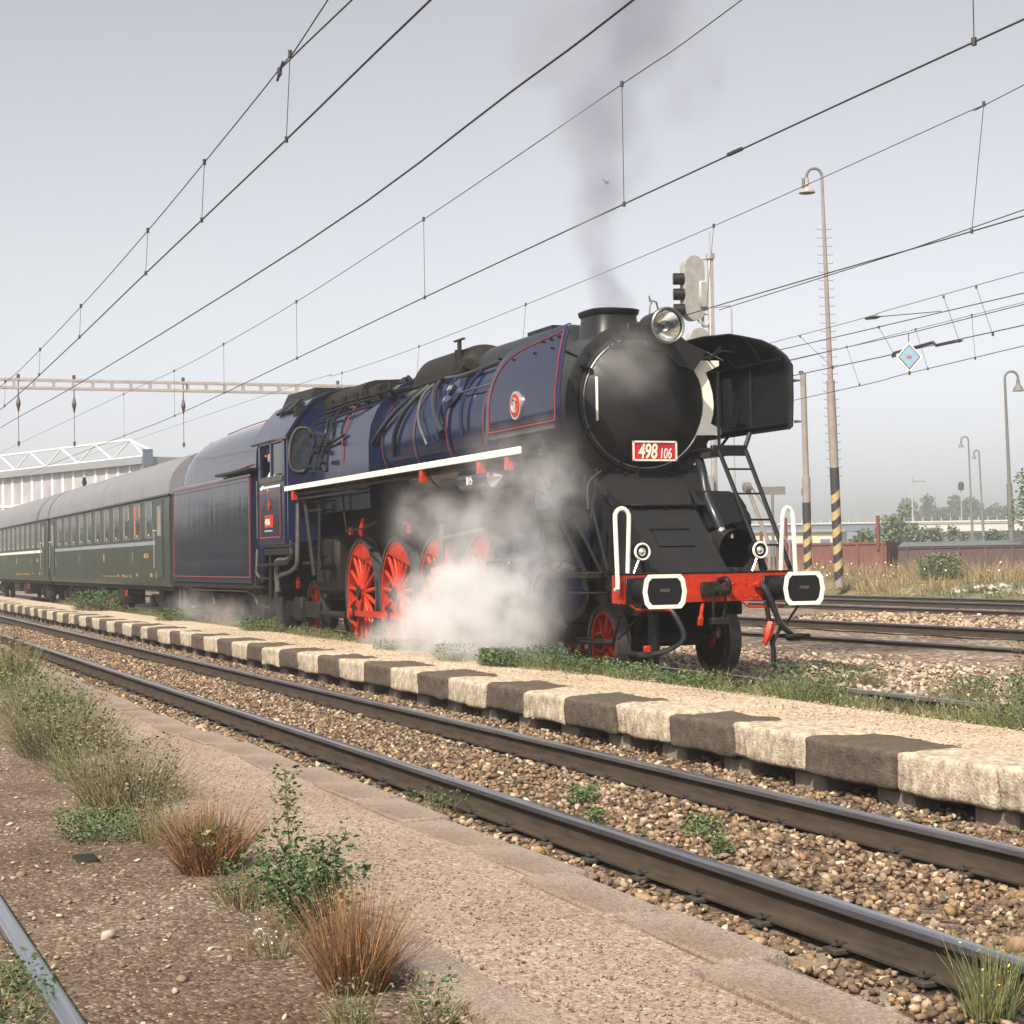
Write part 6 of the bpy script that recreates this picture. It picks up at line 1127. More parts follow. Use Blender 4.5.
for k_, (x, y, h, lab, hd_) in enumerate(((-252, 128, 13.5, 'thin bridge mast far left, just right of the striped posts', 0), (-243.8, 145.5, 12.3, 'thin pole with a dark round head on the bridge, left one', 1), (-236.3, 161.5, 14.0, 'bright white mast at the middle of the bridge', 0), (-234, 169.5, 12.8, 'thin pole with a dark round head above the hazy wood', 1), (-224.5, 192, 21, 'tall faint mast left of the right hand swan neck lamp', 0))):
    t = tag(MB().tube([(x, y, -0.8), (x, y, h)], 0.16 if not hd_ else 0.10, 8).build('bridge_mast', M['signal'], None, at=(x, y, -0.5)), lab, 'mast', 'masts along the bridge')
    if hd_: MB().lathe([(-1.4, 0), (-1.3, 0.45), (-0.3, 0.5), (0, 0.3), (0.1, 0)], (x, y, h), 'z', 12).build('signal_head', M['black'], t)
    else: MB().box(x - 0.1, x + 0.1, y, y + 2.6, h - 1.0, h - 0.9).build('mast_arm', M['postgrey'], t)
PB = thing('pale_building', 'low cream building with a flat dark roof behind the striped posts', 'building', (-137, 85, -0.6))
seg(MB(), (-142.2, 75.5), (-137.6, 86.0), 2.5, -1, 3.5).build('wall', M['cream'], PB)
seg(MB(), (-142.5, 75), (-137.3, 86.6), 2.8, 3.5, 3.8).build('roof', M['hallroof'], PB)
for k_ in range(6):
    a = 0.10 + 0.15 * k_; x = -142.2 + 4.6 * a; y = 75.5 + 10.5 * a; n = Vector((10.5, -4.6, 0)).normalized()
    q0 = Vector((x, y, 0)) + n * 2.53; uu = Vector((4.6, 10.5, 0)).normalized()
    MB().loft([[q0 + Vector((0, 0, 1.0)), q0 + uu * 0.9 + Vector((0, 0, 1.0)), q0 + uu * 0.9 + Vector((0, 0, 2.8)), q0 + Vector((0, 0, 2.8))], [p + n * 0.05 for p in (q0 + Vector((0, 0, 1.0)), q0 + uu * 0.9 + Vector((0, 0, 1.0)), q0 + uu * 0.9 + Vector((0, 0, 2.8)), q0 + Vector((0, 0, 2.8)))]]).build('window', M['steelblue'], PB)
CR0 = Vector((-52.08, 29.2, 4.4)); CR1 = Vector((-51.81, 30.08, 1.85))
LB = thing('loading_crane', 'slanting pale boom with a round head seen through the front ladder', 'crane', (-52.2, 29.1, 0))
MB().tube([CR0, CR1, CR1 - Vector((0, 0, 1.9))], 0.09, 8).tube([CR0 + rt * 0.2, CR1 + rt * 0.9, CR1 + rt * 0.9 - Vector((0, 0, 1.9))], 0.045, 6).build('boom', M['postpink'], LB)
MB().lathe([(-0.2, 0), (-0.15, 0.22), (0.1, 0.24), (0.2, 0)], tuple(CR0), 'y', 14).build('boom_head', M['postgrey'], LB)
SB = thing('station_board', 'small pale board on a post seen behind the front ladder', 'sign board', (-60.7, 34.7, 0))
p0 = Vector((-60.45, 35.2, 0)); q = [p0 - rt * 0.65, p0 + rt * 0.65]
MB().loft([[q[0] + Vector((0, 0, 4.38)), q[1] + Vector((0, 0, 4.38)), q[1] + Vector((0, 0, 4.78)), q[0] + Vector((0, 0, 4.78))], [p + Vector((-.08, .03, 0)) for p in (q[0] + Vector((0, 0, 4.38)), q[1] + Vector((0, 0, 4.38)), q[1] + Vector((0, 0, 4.78)), q[0] + Vector((0, 0, 4.78)))]]).build('board', M['postgrey'], SB)
MB().cyl((-60.45, 35.2, -0.3), (-60.45, 35.2, 4.4), 0.07, n=8).build('board_post', M['postgrey'], SB)

# hall with the roof truss at the left
H = thing('white_hall', 'white framed hall with a white roof truss rising behind the coaches', 'building', (-150, 12, -0.5))
HA, HB = Vector((-131.9, 16.8, 0)), Vector((-158.1, 7.9, 0)); HB = HA + (HB - HA) * 2.6; hu = (HB - HA).normalized(); hn = Vector((-hu.y, hu.x, 0)); hn = hn if hn.dot(CAM - HA) > 0 else -hn; HL = (HB - HA).length
def hbox(mb, a0, a1, z0, z1, d0, d1):
    q = [HA + hu * a0 + hn * d0, HA + hu * a1 + hn * d0, HA + hu * a1 + hn * d1, HA + hu * a0 + hn * d1]; return mb.loft([[(p.x, p.y, z0) for p in q], [(p.x, p.y, z1) for p in q]])
hbox(MB(), 0.2, HL, -0.5, 9.7, -14, 0).build('facade_panel', M['hallpanel'], H)
hbox(MB(), -0.6, HL + 0.5, 9.7, 10.3, -14.4, 0.5).build('roof_edge', M['hallroof'], H)
b = MB()
a = 0.0
while a < HL: hbox(b, a, a + 0.42, -0.5, 9.7, 0.0, 0.07); a += 2.05
for z in (3.4, 5.6, 6.9): hbox(b, 0, HL, z, z + 0.22, 0.01, 0.09)
hbox(b, 0, HL, 1.0, 3.2, 0.02, 0.1); b.build('facade_frame', M['hallwhite'], H)
b = MB(); hbox(b, -0.85, -0.70, 4.5, 10.9, -0.4, 0.5); b.build('corner_fin', M['steelblue'], H)
b = MB(); zt, zb = 12.0, 10.5; a = 2.5; up = True
def hp(a_, z_, d_=-1.2): p = HA + hu * a_ + hn * d_; return Vector((p.x, p.y, z_))
b.tube([hp(1.2, 11.0), hp(4.5, zt), hp(HL, zt)], 0.10, 6).tube([hp(1.0, zb), hp(HL, zb)], 0.09, 6)
k_ = 0; a = 4.5
while a < HL - 4: b.tube([hp(a, zt), hp(a + 3.2, zb)], 0.09, 6).tube([hp(a + 3.2, zb), hp(a + 6.4, zt)], 0.09, 6); a += 6.4
b.tube([hp(4.5, zt), hp(2.0, zb)], 0.09, 6); b.build('roof_truss', M['hallwhite'], H)
tag(MB().cyl((-62, 1.9, 3.0), (-62, 1.9, 5.25), 0.07, n=8).cyl((-62, 1.9, 5.0), (-62, 1.9, 5.3), 0.12, 0.05, 8).build('yard_chimney', M['grime'], None, at=(-62, 1.9, 3)), 'small dark stove pipe behind the roof joint of the two coaches', 'stove pipe')
tag(MB().rbox(-40.2, -39.8, 8.4, 8.9, -0.3, 7.3, 0.03).build('concrete_post', M['cream'], None, at=(-40, 8.65, -0.3)), 'pale post top peeping over the tender beside the cab roof', 'post')

# ================================================================== PLANTS
def blades(n, cx, cy, z0, rad, h, lean, wdt, rng, droop=0.25, pal=((1, 1, 1), (0.8, 0.8, 0.75), (1.2, 1.15, 1.1), (0.6, 0.6, 0.55)), elx=1.0):
    a = rng.uniform(0, 2 * PI, n); rr = rad * np.sqrt(rng.uniform(0, 1, n)); bx = cx + rr * np.cos(a) * elx; by = cy + rr * np.sin(a)
    H_ = h * (0.25 + 0.85 * rng.beta(2.2, 1.6, n)); la = a + rng.normal(0, 0.6, n); le = lean * (0.2 + rr / max(rad, 1e-6)) * rng.uniform(0.3, 1.4, n) + rng.normal(0, 0.16, n)
    fa = rng.uniform(0, PI, n); L_ = 4; V = np.zeros((n, L_ * 2, 3))
    for i in range(L_):
        t = i / (L_ - 1); w_ = wdt * (1 - 0.9 * t) * rng.uniform(0.7, 1.3, n)
        ox = np.cos(la) * le * H_ * (t + droop * t * t); oy = np.sin(la) * le * H_ * (t + droop * t * t); oz = H_ * (t - droop * le * t * t)
        for j, s in enumerate((-1, 1)):
            V[:, i * 2 + j, 0] = bx + ox + s * w_ * np.cos(fa); V[:, i * 2 + j, 1] = by + oy + s * w_ * np.sin(fa); V[:, i * 2 + j, 2] = z0 + oz - 0.01
    q = np.array([(2 * i, 2 * i + 1, 2 * i + 3, 2 * i + 2) for i in range(L_ - 1)])
    Fq = (q[None] + (L_ * 2) * np.arange(n)[:, None, None]).reshape(-1, 4)
    pal = np.array(pal); T_ = np.repeat(pal[rng.integers(0, len(pal), n)] * rng.uniform(0.8, 1.2, (n, 1)), L_ * 2, 0)
    return V.reshape(-1, 3), Fq, T_
def leaves(P, size, rng, pal=((1, 1, 1), (0.75, 0.8, 0.7), (1.3, 1.25, 1.1), (0.55, 0.6, 0.5)), asp=0.5):
    n = len(P); d = rng.normal(0, 1, (n, 3)); d[:, 2] = np.abs(d[:, 2]) * 0.5; d /= np.linalg.norm(d, axis=1)[:, None]
    s = np.cross(d, rng.normal(0, 1, (n, 3))); s /= np.linalg.norm(s, axis=1)[:, None]; sz = size * rng.uniform(0.5, 1.3, (n, 1)); w_ = asp * sz / 2
    nn = np.cross(d, s)
    V = np.stack([P, P + d * sz * 0.45 + s * w_ + nn * sz * 0.06, P + d * sz - nn * sz * 0.1, P + d * sz * 0.45 - s * w_ + nn * sz * 0.06], 1)
    Fq = np.arange(n * 4).reshape(n, 4); pal = np.array(pal)
    return V.reshape(-1, 3), Fq, np.repeat(pal[rng.integers(0, len(pal), n)] * rng.uniform(0.8, 1.2, (n, 1)), 4, 0)
def join(parts):
    V, Fq, T_ = [], [], []; k_ = 0
    for a, b, c_ in parts: V.append(a); Fq.append(b + k_); T_.append(c_); k_ += len(a)
    return np.concatenate(V), np.concatenate(Fq), np.concatenate(T_)
PALG = ((1, 1, 1), (0.8, 0.85, 0.7), (1.25, 1.2, 1.0), (0.55, 0.6, 0.5), (1.5, 1.2, 0.9))
def tussock(name, label, cat, x, y, z, n, rad, h, lean, m, w_=0.0035, seed=0, extra=None, group=None, elx=1.0):
    rng = np.random.default_rng(seed); V, Fq, T_ = blades(n, x, y, z, rad, h, lean, w_, rng, 0.35, PALG, elx)
    o = bulk(name, V, Fq, M[m], T_, at=(x, y, z)); tag(o, label, cat, group)
    if extra:
        m2, n2, s2, hh = extra; a = rng.uniform(0, 2 * PI, n2); rr = rad * 1.1 * np.sqrt(rng.uniform(0, 1, n2))
        P = np.stack([x + rr * np.cos(a) * elx, y + rr * np.sin(a), z + hh * h * rng.uniform(0.1, 1.0, n2)], -1); V, Fq, T_ = leaves(P, s2, rng)
        fo = bulk('leaves' if 'petal' not in m2 else 'flowers', V, Fq, M[m2], T_, at=(x, y, z), parent=o)
        if 'petal' in m2: fo['kind'] = 'stuff'
    return o
GN = 'weeds along the gravel path'
tussock('dry_grass_tussock', 'rusty red dry grass tussock nearest the camera at the path corner', 'grass tussock', 12.15, -7.84, -0.09, 900, 0.11, 0.42, 0.38, 'straw', 0.0022, 1, ('greyweed', 160, 0.03, 0.35), GN)
tussock('dry_grass_tussock', 'rusty red dry grass tussock left of the tall green weed', 'grass tussock', 9.45, -7.80, -0.09, 900, 0.13, 0.44, 0.5, 'straw', 0.003, 2, ('grass', 200, 0.05, 0.5), GN)
tussock('grey_weed_clump', 'loose grey green weed clump with tiny seed heads between the path and dirt', 'weed', 6.6, -7.72, -0.10, 900, 0.30, 0.44, 0.55, 'greyweed', 0.0032, 3, ('greyweed', 1100, 0.028, 1.0), GN, 1.7)
tussock('grey_weed_clump', 'bushy straw tipped weed clump left of the loose grey green one', 'weed', 3.2, -7.68, -0.10, 1200, 0.36, 0.48, 0.5, 'greyweed', 0.0036, 4, ('greyweed', 1300, 0.035, 1.0), GN, 2.0)
tussock('grass_clump', 'tall green and straw grass clump with a rounded top, third from the left edge', 'grass', 0.6, -7.45, -0.10, 1000, 0.30, 0.52, 0.4, 'grass', 0.0045, 5, ('greyweed', 700, 0.04, 1.0), GN, 2.2)
tussock('grass_clump', 'tallest upright grass clump at the left edge of the picture', 'grass', -5.0, -7.25, -0.10, 900, 0.24, 0.70, 0.3, 'grass', 0.006, 6, ('straw', 300, 0.06, 1.0), GN, 2.0)
tussock('low_green_weed', 'low bright green leafy weed by the flat stone', 'weed', 7.9, -8.1, -0.11, 120, 0.22, 0.10, 0.9, 'grass', 0.004, 7, ('leafpale', 1500, 0.026, 1.5), GN, 1.4)
tussock('low_green_weed', 'dark green weed beside the grey rail in the bottom left corner', 'weed', 11.9, -9.10, -0.12, 200, 0.2, 0.14, 0.9, 'grass', 0.004, 8, ('leaf', 1100, 0.024, 1.2), GN, 3.0)
tussock('low_green_weed', 'small green sprig in front of the rusty tussock', 'weed', 12.75, -7.74, -0.08, 60, 0.07, 0.14, 0.8, 'grass', 0.0025, 9, ('leafpale', 90, 0.025, 1.1), GN)
tussock('flowering_weed', 'slender weed with yellow and white flowers leaning on the near rail, bottom right', 'weed', 13.2, -5.85, -0.16, 240, 0.09, 0.30, 0.35, 'grass', 0.0022, 10, ('ypetal', 26, 0.016, 1.0), None)
for i, (x, y, n, rd, h, m_, ex_, lb) in enumerate((
    (8.1, -7.78, 420, 0.20, 0.36, 'grass', ('greyweed', 500, 0.022, 1.0), 'green and grey weed filling the gap left of the left rusty tussock'),
    (5.0, -7.72, 700, 0.30, 0.46, 'grass', ('greyweed', 700, 0.028, 1.0), 'green stemmed weed between the two grey green clumps'),
    (1.9, -7.60, 700, 0.30, 0.50, 'grass', ('leaf', 600, 0.03, 0.9), 'dark green clump behind the straw tipped one'),
    (-1.6, -7.42, 700, 0.34, 0.55, 'greyweed', ('grass', 500, 0.035, 1.0), 'grey weed clump in the middle of the far plant row'),
    (-3.4, -7.32, 700, 0.32, 0.55, 'grass', ('straw', 200, 0.04, 1.0), 'green clump just right of the tallest upright grass'),
    (10.35, -7.82, 260, 0.15, 0.24, 'greyweed', ('leaf', 380, 0.02, 1.0), 'low grey weed at the foot of the tall leafy weed'),
    (11.45, -7.98, 160, 0.10, 0.20, 'greyweed', ('petal', 30, 0.012, 1.0), 'small weed with pale flowers beside the nearest rusty tussock'),
    (12.6, -7.98, 140, 0.08, 0.16, 'grass', ('greyweed', 160, 0.018, 1.0), 'small tangled weed right below the nearest rusty tussock'))):
    tussock('path_weed', lb, 'weed', x, y, -0.10, int(n * 0.55), rd * 0.85, h * 0.85, 0.6, m_, 0.0028, 130 + i, ex_, GN, 1.6)
for i, (x, y, h, lb) in enumerate(((-2.9, -2.0, 0.20, 'broad leafed clump left of the largest platform weed'), (-0.6, -1.75, 0.24, 'grassy clump right of the largest platform weed'), (1.3, -1.55, 0.15, 'low clump behind the dark block below the bogie wheel'), (4.3, -1.35, 0.30, 'grass clump below the right buffer'), (7.4, -1.2, 0.36, 'tall grass clump by the rail at the right'), (-6.2, -1.8, 0.14, 'small clump where the steam touches the platform'))):
    tussock('platform_clump', lb, 'weed', x, y, 0.12 if y > -1.5 else 0.17, 420, 0.26, h, 0.7, 'grass', 0.0035, 150 + i, ('leafpale' if i in (0, 2) else 'leaf', 900, 0.034, 1.1), 'weed clumps on the middle platform', 2.0)
for i, (x, y, h, lb) in enumerate(((3.9, 1.7, 0.45, 'leafy weed just right of the tall branching weed'), (2.5, 1.6, 0.30, 'spreading green weed left of the tall branching weed'), (5.9, 2.1, 0.5, 'tall thin weed near the right edge'), (-0.4, 2.2, 0.22, 'low green weed in the pale ballast'))):
    tussock('yard_clump', lb, 'weed', x, y, -0.15, 320, 0.26, h, 0.5, 'greyweed', 0.003, 170 + i, ('leaf', 700, 0.032, 1.0), 'weeds between loco track and yard', 1.6)
rng = np.random.default_rng(30)
tussock('rail_weed', 'dark weed growing against the near rail web, left of centre bottom', 'weed', 7.35, -5.86, -0.17, 90, 0.16, 0.14, 0.7, 'greyweed', 0.003, 11, ('leaf', 160, 0.03, 1.0), 'weeds between the near rails', 1.8)
for i, (x, y, r, lb) in enumerate(((7.6, -4.95, 0.2, 'pale leafy weed between the near rails, left one'), (9.2, -4.9, 0.22, 'pale broad leafed weed between the near rails, right of the left one'), (9.9, -5.15, 0.10, 'tiny green sprout between the near rails, furthest right'), (8.6, -5.3, 0.09, 'small sprout close to the near rail'))):
    tussock('ballast_weed', lb, 'weed', x, y, -0.15, 24, r * 0.5, 0.10, 0.9, 'grass', 0.003, 40 + i, ('leafpale', int(330 * r / 0.2), 0.03, 1.1), 'weeds between the near rails')
# tall leafy weed
def tall_weed(x, y, z, seed=5):
    rng = np.random.default_rng(seed); st = MB(); P = []
    spec = [((0, 0), (-0.03, -0.02), 0.68, 1)] + [((0.02 * i, 0.01), (rng.uniform(-0.20, 0.20), rng.uniform(-0.16, 0.20)), rng.uniform(0.26, 0.46), 0) for i in range(14)]
    for (a0, b0), (dx, dy), h, main in spec:
        pts = [Vector((x + a0 + dx * t ** 1.2, y + b0 + dy * t ** 1.2, z + h * t)) for t in (0, .25, .5, .75, 1)]; st.tube(pts, [0.008, 0.007, 0.005, 0.004, 0.002], 5)
        for k_ in range(420 if main else 150):
            t = rng.uniform(0.08, 1.0) ** (0.9 if main else 0.7); c_ = Vector((x + a0 + dx * t ** 1.2, y + b0 + dy * t ** 1.2, z + h * t)); sp_ = (0.075 if t < 0.6 else 0.03) if main else 0.05
            P.append((c_.x + rng.normal(0, sp_), c_.y + rng.normal(0, sp_), c_.z + rng.normal(0, 0.02)))
    o = st.build('tall_leafy_weed', M['stem'], None, at=(x, y, z)); tag(o, 'tall dark green leafy weed with a pointed top, middle of the path edge', 'weed', GN)
    P = np.array(P); V, Fq, T_ = leaves(P, 0.030, rng, ((1, 1, 1), (0.7, 0.75, 0.65), (0.5, 0.55, 0.45), (1.3, 1.25, 1.1)), 0.45); bulk('leaves', V, Fq, M['leaf'], T_, at=(x, y, z), parent=o)
    k_ = rng.integers(0, len(P), 160); Q = P[k_]; Q = Q[Q[:, 2] < z + 0.35] + np.array((0.05, 0.05, 0)); V, Fq, T_ = leaves(Q, 0.038, rng, asp=0.6); bulk('broad_leaves', V, Fq, M['leafpale'], T_, at=(x, y, z), parent=o)
tall_weed(11.05, -7.78, -0.10)
# weeds behind the middle platform
def ground_weeds(name, label, spots, m, h, w_, seed, nper, leaf=None, kind='stuff'):
    rng = np.random.default_rng(seed); parts = []
    for x, y, r, z in spots:
        parts.append(blades(int(nper * r / 0.3), x, y, z, r, h * rng.uniform(0.6, 1.2), 0.6, w_, rng, 0.3, PALG, 1.8))
        if leaf:
            n = int(leaf[0] * r / 0.3); a = rng.uniform(0, 2 * PI, n); q_ = r * np.sqrt(rng.uniform(0, 1, n)); parts.append(leaves(np.stack([x + 1.8 * q_ * np.cos(a), y + q_ * np.sin(a), z + rng.uniform(0, h * 0.8, n)], -1), leaf[1], rng, PALG))
    V, Fq, T_ = join(parts); o = bulk(name, V, Fq, M[m], T_); tag(o, label, kind=kind) if kind == 'stuff' else tag(o, label, 'weed'); return o
rng = np.random.default_rng(77)
sp = [(x, rng.uniform(-1.45, -0.98), rng.uniform(0.15, 0.40), 0.06) for x in rng.uniform(-46, -5, 70)] + [(x, rng.uniform(-1.35, -0.92), rng.uniform(0.12, 0.32), 0.05) for x in rng.uniform(-5, 11, 46)]
ground_weeds('platform_edge_weeds', 'low green weeds along the back of the middle platform', sp, 'grass', 0.26, 0.0045, 3, 170, (90, 0.035))
tussock('platform_weed', 'largest broad leafed weed clump on the platform, in front of the steam', 'weed', -1.5, -1.95, 0.17, 200, 0.26, 0.16, 0.8, 'grass', 0.004, 61, ('leafpale', 2600, 0.045, 1.3), 'weed clumps on the middle platform', 1.7)
tussock('platform_weed', 'weed clump on the platform below the red bogie wheel', 'weed', 0.3, -1.65, 0.15, 300, 0.24, 0.20, 0.7, 'greyweed', 0.004, 62, ('leaf', 600, 0.045, 1.0), 'weed clumps on the middle platform', 1.9)
tussock('platform_weed', 'low grassy clump on the platform under the left buffer', 'weed', 2.4, -1.55, 0.16, 300, 0.22, 0.11, 0.8, 'grass', 0.004, 63, ('leaf', 400, 0.04, 1.0), 'weed clumps on the middle platform', 1.8)
tussock('platform_weed', 'green clump in front of the tender wheels', 'weed', -22.0, -1.9, 0.17, 220, 0.35, 0.28, 0.7, 'grass', 0.007, 64, ('leaf', 500, 0.07, 1.0), 'weed clumps on the middle platform', 1.8)
tussock('platform_weed', 'green bush in front of the first coach bogie', 'weed', -33.0, -2.0, 0.17, 300, 0.55, 0.55, 0.6, 'greyweed', 0.01, 65, ('leaf', 900, 0.10, 1.0), 'weed clumps on the middle platform', 2.2)
tussock('platform_weed', 'green clump below the cab steps', 'weed', -14.6, -1.75, 0.17, 300, 0.32, 0.24, 0.7, 'grass', 0.006, 66, ('leaf', 500, 0.06, 1.0), 'weed clumps on the middle platform', 2.0)
tussock('tall_yard_weed', 'tall branching weed standing between the tracks at the right', 'weed', 3.3, 1.95, -0.15, 160, 0.20, 0.62, 0.4, 'greyweed', 0.004, 67, ('greyweed', 500, 0.04, 1.1), 'weeds between loco track and yard', 1.5)
for i, (x, y, h, lb) in enumerate(((4.6, 2.2, 0.3, 'low weed right of the tall branching weed'), (1.6, 2.4, 0.2, 'low green patch left of the tall branching weed'), (5.4, 1.4, 0.35, 'thin weed near the right edge behind the rail'), (6.3, 1.8, 0.3, 'rightmost thin weed behind the rail'))):
    tussock('yard_weed', lb, 'weed', x, y, -0.15, 160, 0.22, h, 0.5, 'greyweed', 0.0035, 70 + i, ('leaf', 240, 0.04, 1.0), 'weeds between loco track and yard', 1.4)
sp = [(x, rng.uniform(-1.45, -0.6), rng.uniform(0.08, 0.30), -0.05) for x in 1.6 + 9.4 * rng.uniform(0, 1, 26)]
ground_weeds('rail_side_grass', 'lush grass hiding the rail in front of the locomotive', sp, 'grass', 0.36, 0.0035, 8, 170, (60, 0.03))
sp = [(x, rng.uniform(-1.5, -0.7), rng.uniform(0.10, 0.26), -0.02) for x in rng.uniform(-6, 11, 36)]
ground_weeds('mixed_dry_weeds', 'straw coloured weeds mixed into the rail side grass', sp, 'greyweed', 0.30, 0.003, 18, 120, (70, 0.025))
sp = [(x, rng.uniform(-2.3, -1.5), rng.uniform(0.05, 0.14), 0.17) for x in rng.uniform(-12, 9, 40)]
ground_weeds('platform_sprigs', 'scattered small sprigs in the platform sand', sp, 'grass', 0.07, 0.003, 19, 90, (70, 0.022))
sp = [(x, y, rng.uniform(0.04, 0.12), -0.13) for x, y in zip(rng.uniform(-6, 14, 60), rng.uniform(-10.5, -7.7, 60))]
ground_weeds('dirt_sprigs', 'scattered dry sprigs on the stony dirt', sp, 'greyweed', 0.09, 0.002, 20, 70, (50, 0.014))
sp = [(x, y, rng.uniform(0.03, 0.09), -0.17) for x, y in zip(rng.uniform(-12, 14, 26), rng.uniform(-5.4, -4.4, 26))]
ground_weeds('ballast_sprigs', 'small green sprigs in the near ballast', sp, 'grass', 0.07, 0.0025, 21, 80, (110, 0.022))
# dry grass bank beyond the yard
rng = np.random.default_rng(5); parts = []; parts2 = []; parts3 = []
for i in range(520):
    x = rng.uniform(-62, 4); y = 25.6 + rng.uniform(0, 6.5); z = float(yard(y)) - 0.05; k_ = fbm(np.array([x]), np.array([y]), 0.35, 12)[0]
    dst = (parts if k_ < 0.12 else parts2)
    dst.append(blades(44, x, y, z, 0.55, rng.uniform(0.35, 0.85) * (1.35 if y > 29 else 0.85), 0.45, 0.013, rng, 0.3, PALG))
V, Fq, T_ = join(parts); tag(bulk('dry_grass', V, Fq, mat('bank_dry_grass', (0.25, 0.175, 0.105), 0.8, col2=(0.18, 0.15, 0.085), nscale=0.5, tint=1), T_), kind='stuff')
V, Fq, T_ = join(parts2); tag(bulk('green_bank_grass', V, Fq, M['grass'], T_), kind='stuff')
P = np.stack([rng.uniform(-50, 2, 500), rng.uniform(25.6, 31, 500), rng.uniform(0.3, 1.1, 500)], -1); V, Fq, T_ = leaves(P, 0.07, rng, ((1, 1, 1), (0.8, 0.8, 0.8)), 0.9); tag(bulk('white_bank_flowers', V, Fq, M['petal'], T_), kind='stuff')
P = np.stack([rng.normal(-30.5, 1.6, 260), 26.1 + np.abs(rng.normal(0, 0.35, 260)), np.zeros(260)], -1); P[:, 2] = 0.02 + 0.25 * rng.uniform(0, 1, 260) * np.exp(-((P[:, 0] + 30.5) / 2) ** 2)
tag(stones('rubble_heap', M['debris'], P, 0.24, [(1, 1, 1), (2.6, 2.4, 2.2), (0.5, 0.5, 0.5), (3.4, 3.2, 3.0)]), kind='stuff')
for i, (x, y, h, r, lb) in enumerate(((-36.5, 28.4, 1.35, 0.9, 'dark green shrub in front of the brown covered wagon'), (-24.3, 27.6, 1.35, 0.8, 'bright green tall grass clump on the bank near the right edge'), (-20.6, 27.4, 0.9, 0.8, 'green clump with white flowers on the bank by the right edge'))):
    tussock('bank_shrub', lb, 'shrub', x, y, 0.35, 360, r * 0.75, h * 0.8, 0.35, 'grass', 0.013, 90 + i, ('bushleaf' if i == 0 else 'leafpale', 1500 if i == 0 else 500, 0.13, 0.9), 'green clumps on the dry bank', 1.2)

# trees and bushes
def tree(name, label, cat, x, y, z, h, r, n, leafm, size, seed, trunk=True, group=None, squash=1.0, lobes=16):
    rng = np.random.default_rng(seed); t = thing(name, label, cat, (x, y, z), group); th = h * 0.3 if trunk else 0.05
    b = MB().tube([(x, y, z), (x + 0.02 * h, y, z + th), (x, y + 0.01 * h, z + h * 0.8)], [0.035 * h, 0.026 * h, 0.008 * h], 8)
    C_ = []
    for i in range(lobes):
        a = rng.uniform(0, 2 * PI); u = rng.uniform(0, 1); q_ = r * (0.75 * math.sqrt(rng.uniform(0, 1))) * (1 - 0.55 * u); c_ = (x + q_ * math.cos(a), y + q_ * math.sin(a), z + th + (h - th) * (0.12 + 0.78 * u)); C_.append((c_, r * rng.uniform(0.22, 0.46) * (1 - 0.35 * u)))
        b.tube([(x, y, z + th * 0.8 + (h - th) * u * 0.5), tuple((np.array(c_) + np.array((x, y, c_[2] - 0.1 * h))) / 2), c_], [0.012 * h, 0.007 * h, 0.003 * h], 5)
    b.build('trunk', M['bark'], t); P = []
    for c_, rr in C_:
        k_ = int(n * (rr / r) ** 2 * 6 / lobes * 1.4); d = rng.normal(0, 1, (k_, 3)); d /= np.linalg.norm(d, axis=1)[:, None]; P.append(np.array(c_) + d * (rr * rng.uniform(0.45, 1.15, (k_, 1))) * np.array((1, 1, squash)))
    V, Fq, T_ = leaves(np.concatenate(P), size, rng, ((1, 1, 1), (0.7, 0.75, 0.65), (1.35, 1.3, 1.15), (0.5, 0.55, 0.45)), 0.8); bulk('crown', V, Fq, M[leafm], T_, at=(x, y, z), parent=t); return t
tree('birch_tree', 'slender loose leaved young tree at the right edge by the swan neck lamp', 'tree', -55.6, 47.0, -0.7, 6.3, 1.7, 2600, 'bushleaf', 0.15, 4, True, None, 1.2, 22)
tree('birch_tree', 'young tree just outside the right edge behind the first one', 'tree', -58, 51.0, -0.8, 7.0, 2.2, 2400, 'bushleaf', 0.2, 14, True, None, 1.2, 20)
for i, (x, y, h, r, lb) in enumerate(((-110.9, 76.0, 6.3, 3.2, 'rounded hazy bush standing before the bridge, tallest left one'), (-110.2, 78.4, 4.6, 2.7, 'low hazy bush right of the tallest bridge bush'), (-109.4, 81.0, 4.4, 2.6, 'hazy bush under the pair of thin lamps'), (-108.6, 83.6, 3.8, 2.3, 'low hazy bush at the right end of the bush row'), (-111.8, 73.4, 4.0, 2.3, 'small hazy bush at the left end of the bush row'))):
    tree('hazy_bush', lb, 'bush', x, y, -0.8, h, r, 5200, 'bushleaf', 0.28, 100 + i, False, 'bushes before the bridge', 0.8, 18)
WL = [(-363.9, 246), (-362, 251), (-360.5, 256), (-359, 261), (-357.5, 266), (-356, 271)]
for i, (x, y) in enumerate(WL):
    tree('far_tree', 'hazy far tree above the bridge, ' + ORD[i] + ' from the left of the wood', 'tree', x, y, -0.5, (15.0, 15.8, 16.0, 15.0, 13.0, 12.0)[i], 5.6, 5200, 'treeleaf', 0.8, 200 + i, True, 'wood beyond the bridge', 1.0, 16)
for i, (x, y, h) in enumerate(((-352, 283, 15), (-350, 292, 23), (-347, 299, 22))):
    tree('far_tree', 'hazy far tree at the right edge behind the swan neck lamp, ' + ORD[i] + ' from the left', 'tree', x, y, -0.5, h, 6, 2000, 'treeleaf', 0.9, 230 + i, True, 'wood beyond the bridge', 1.0, 16)
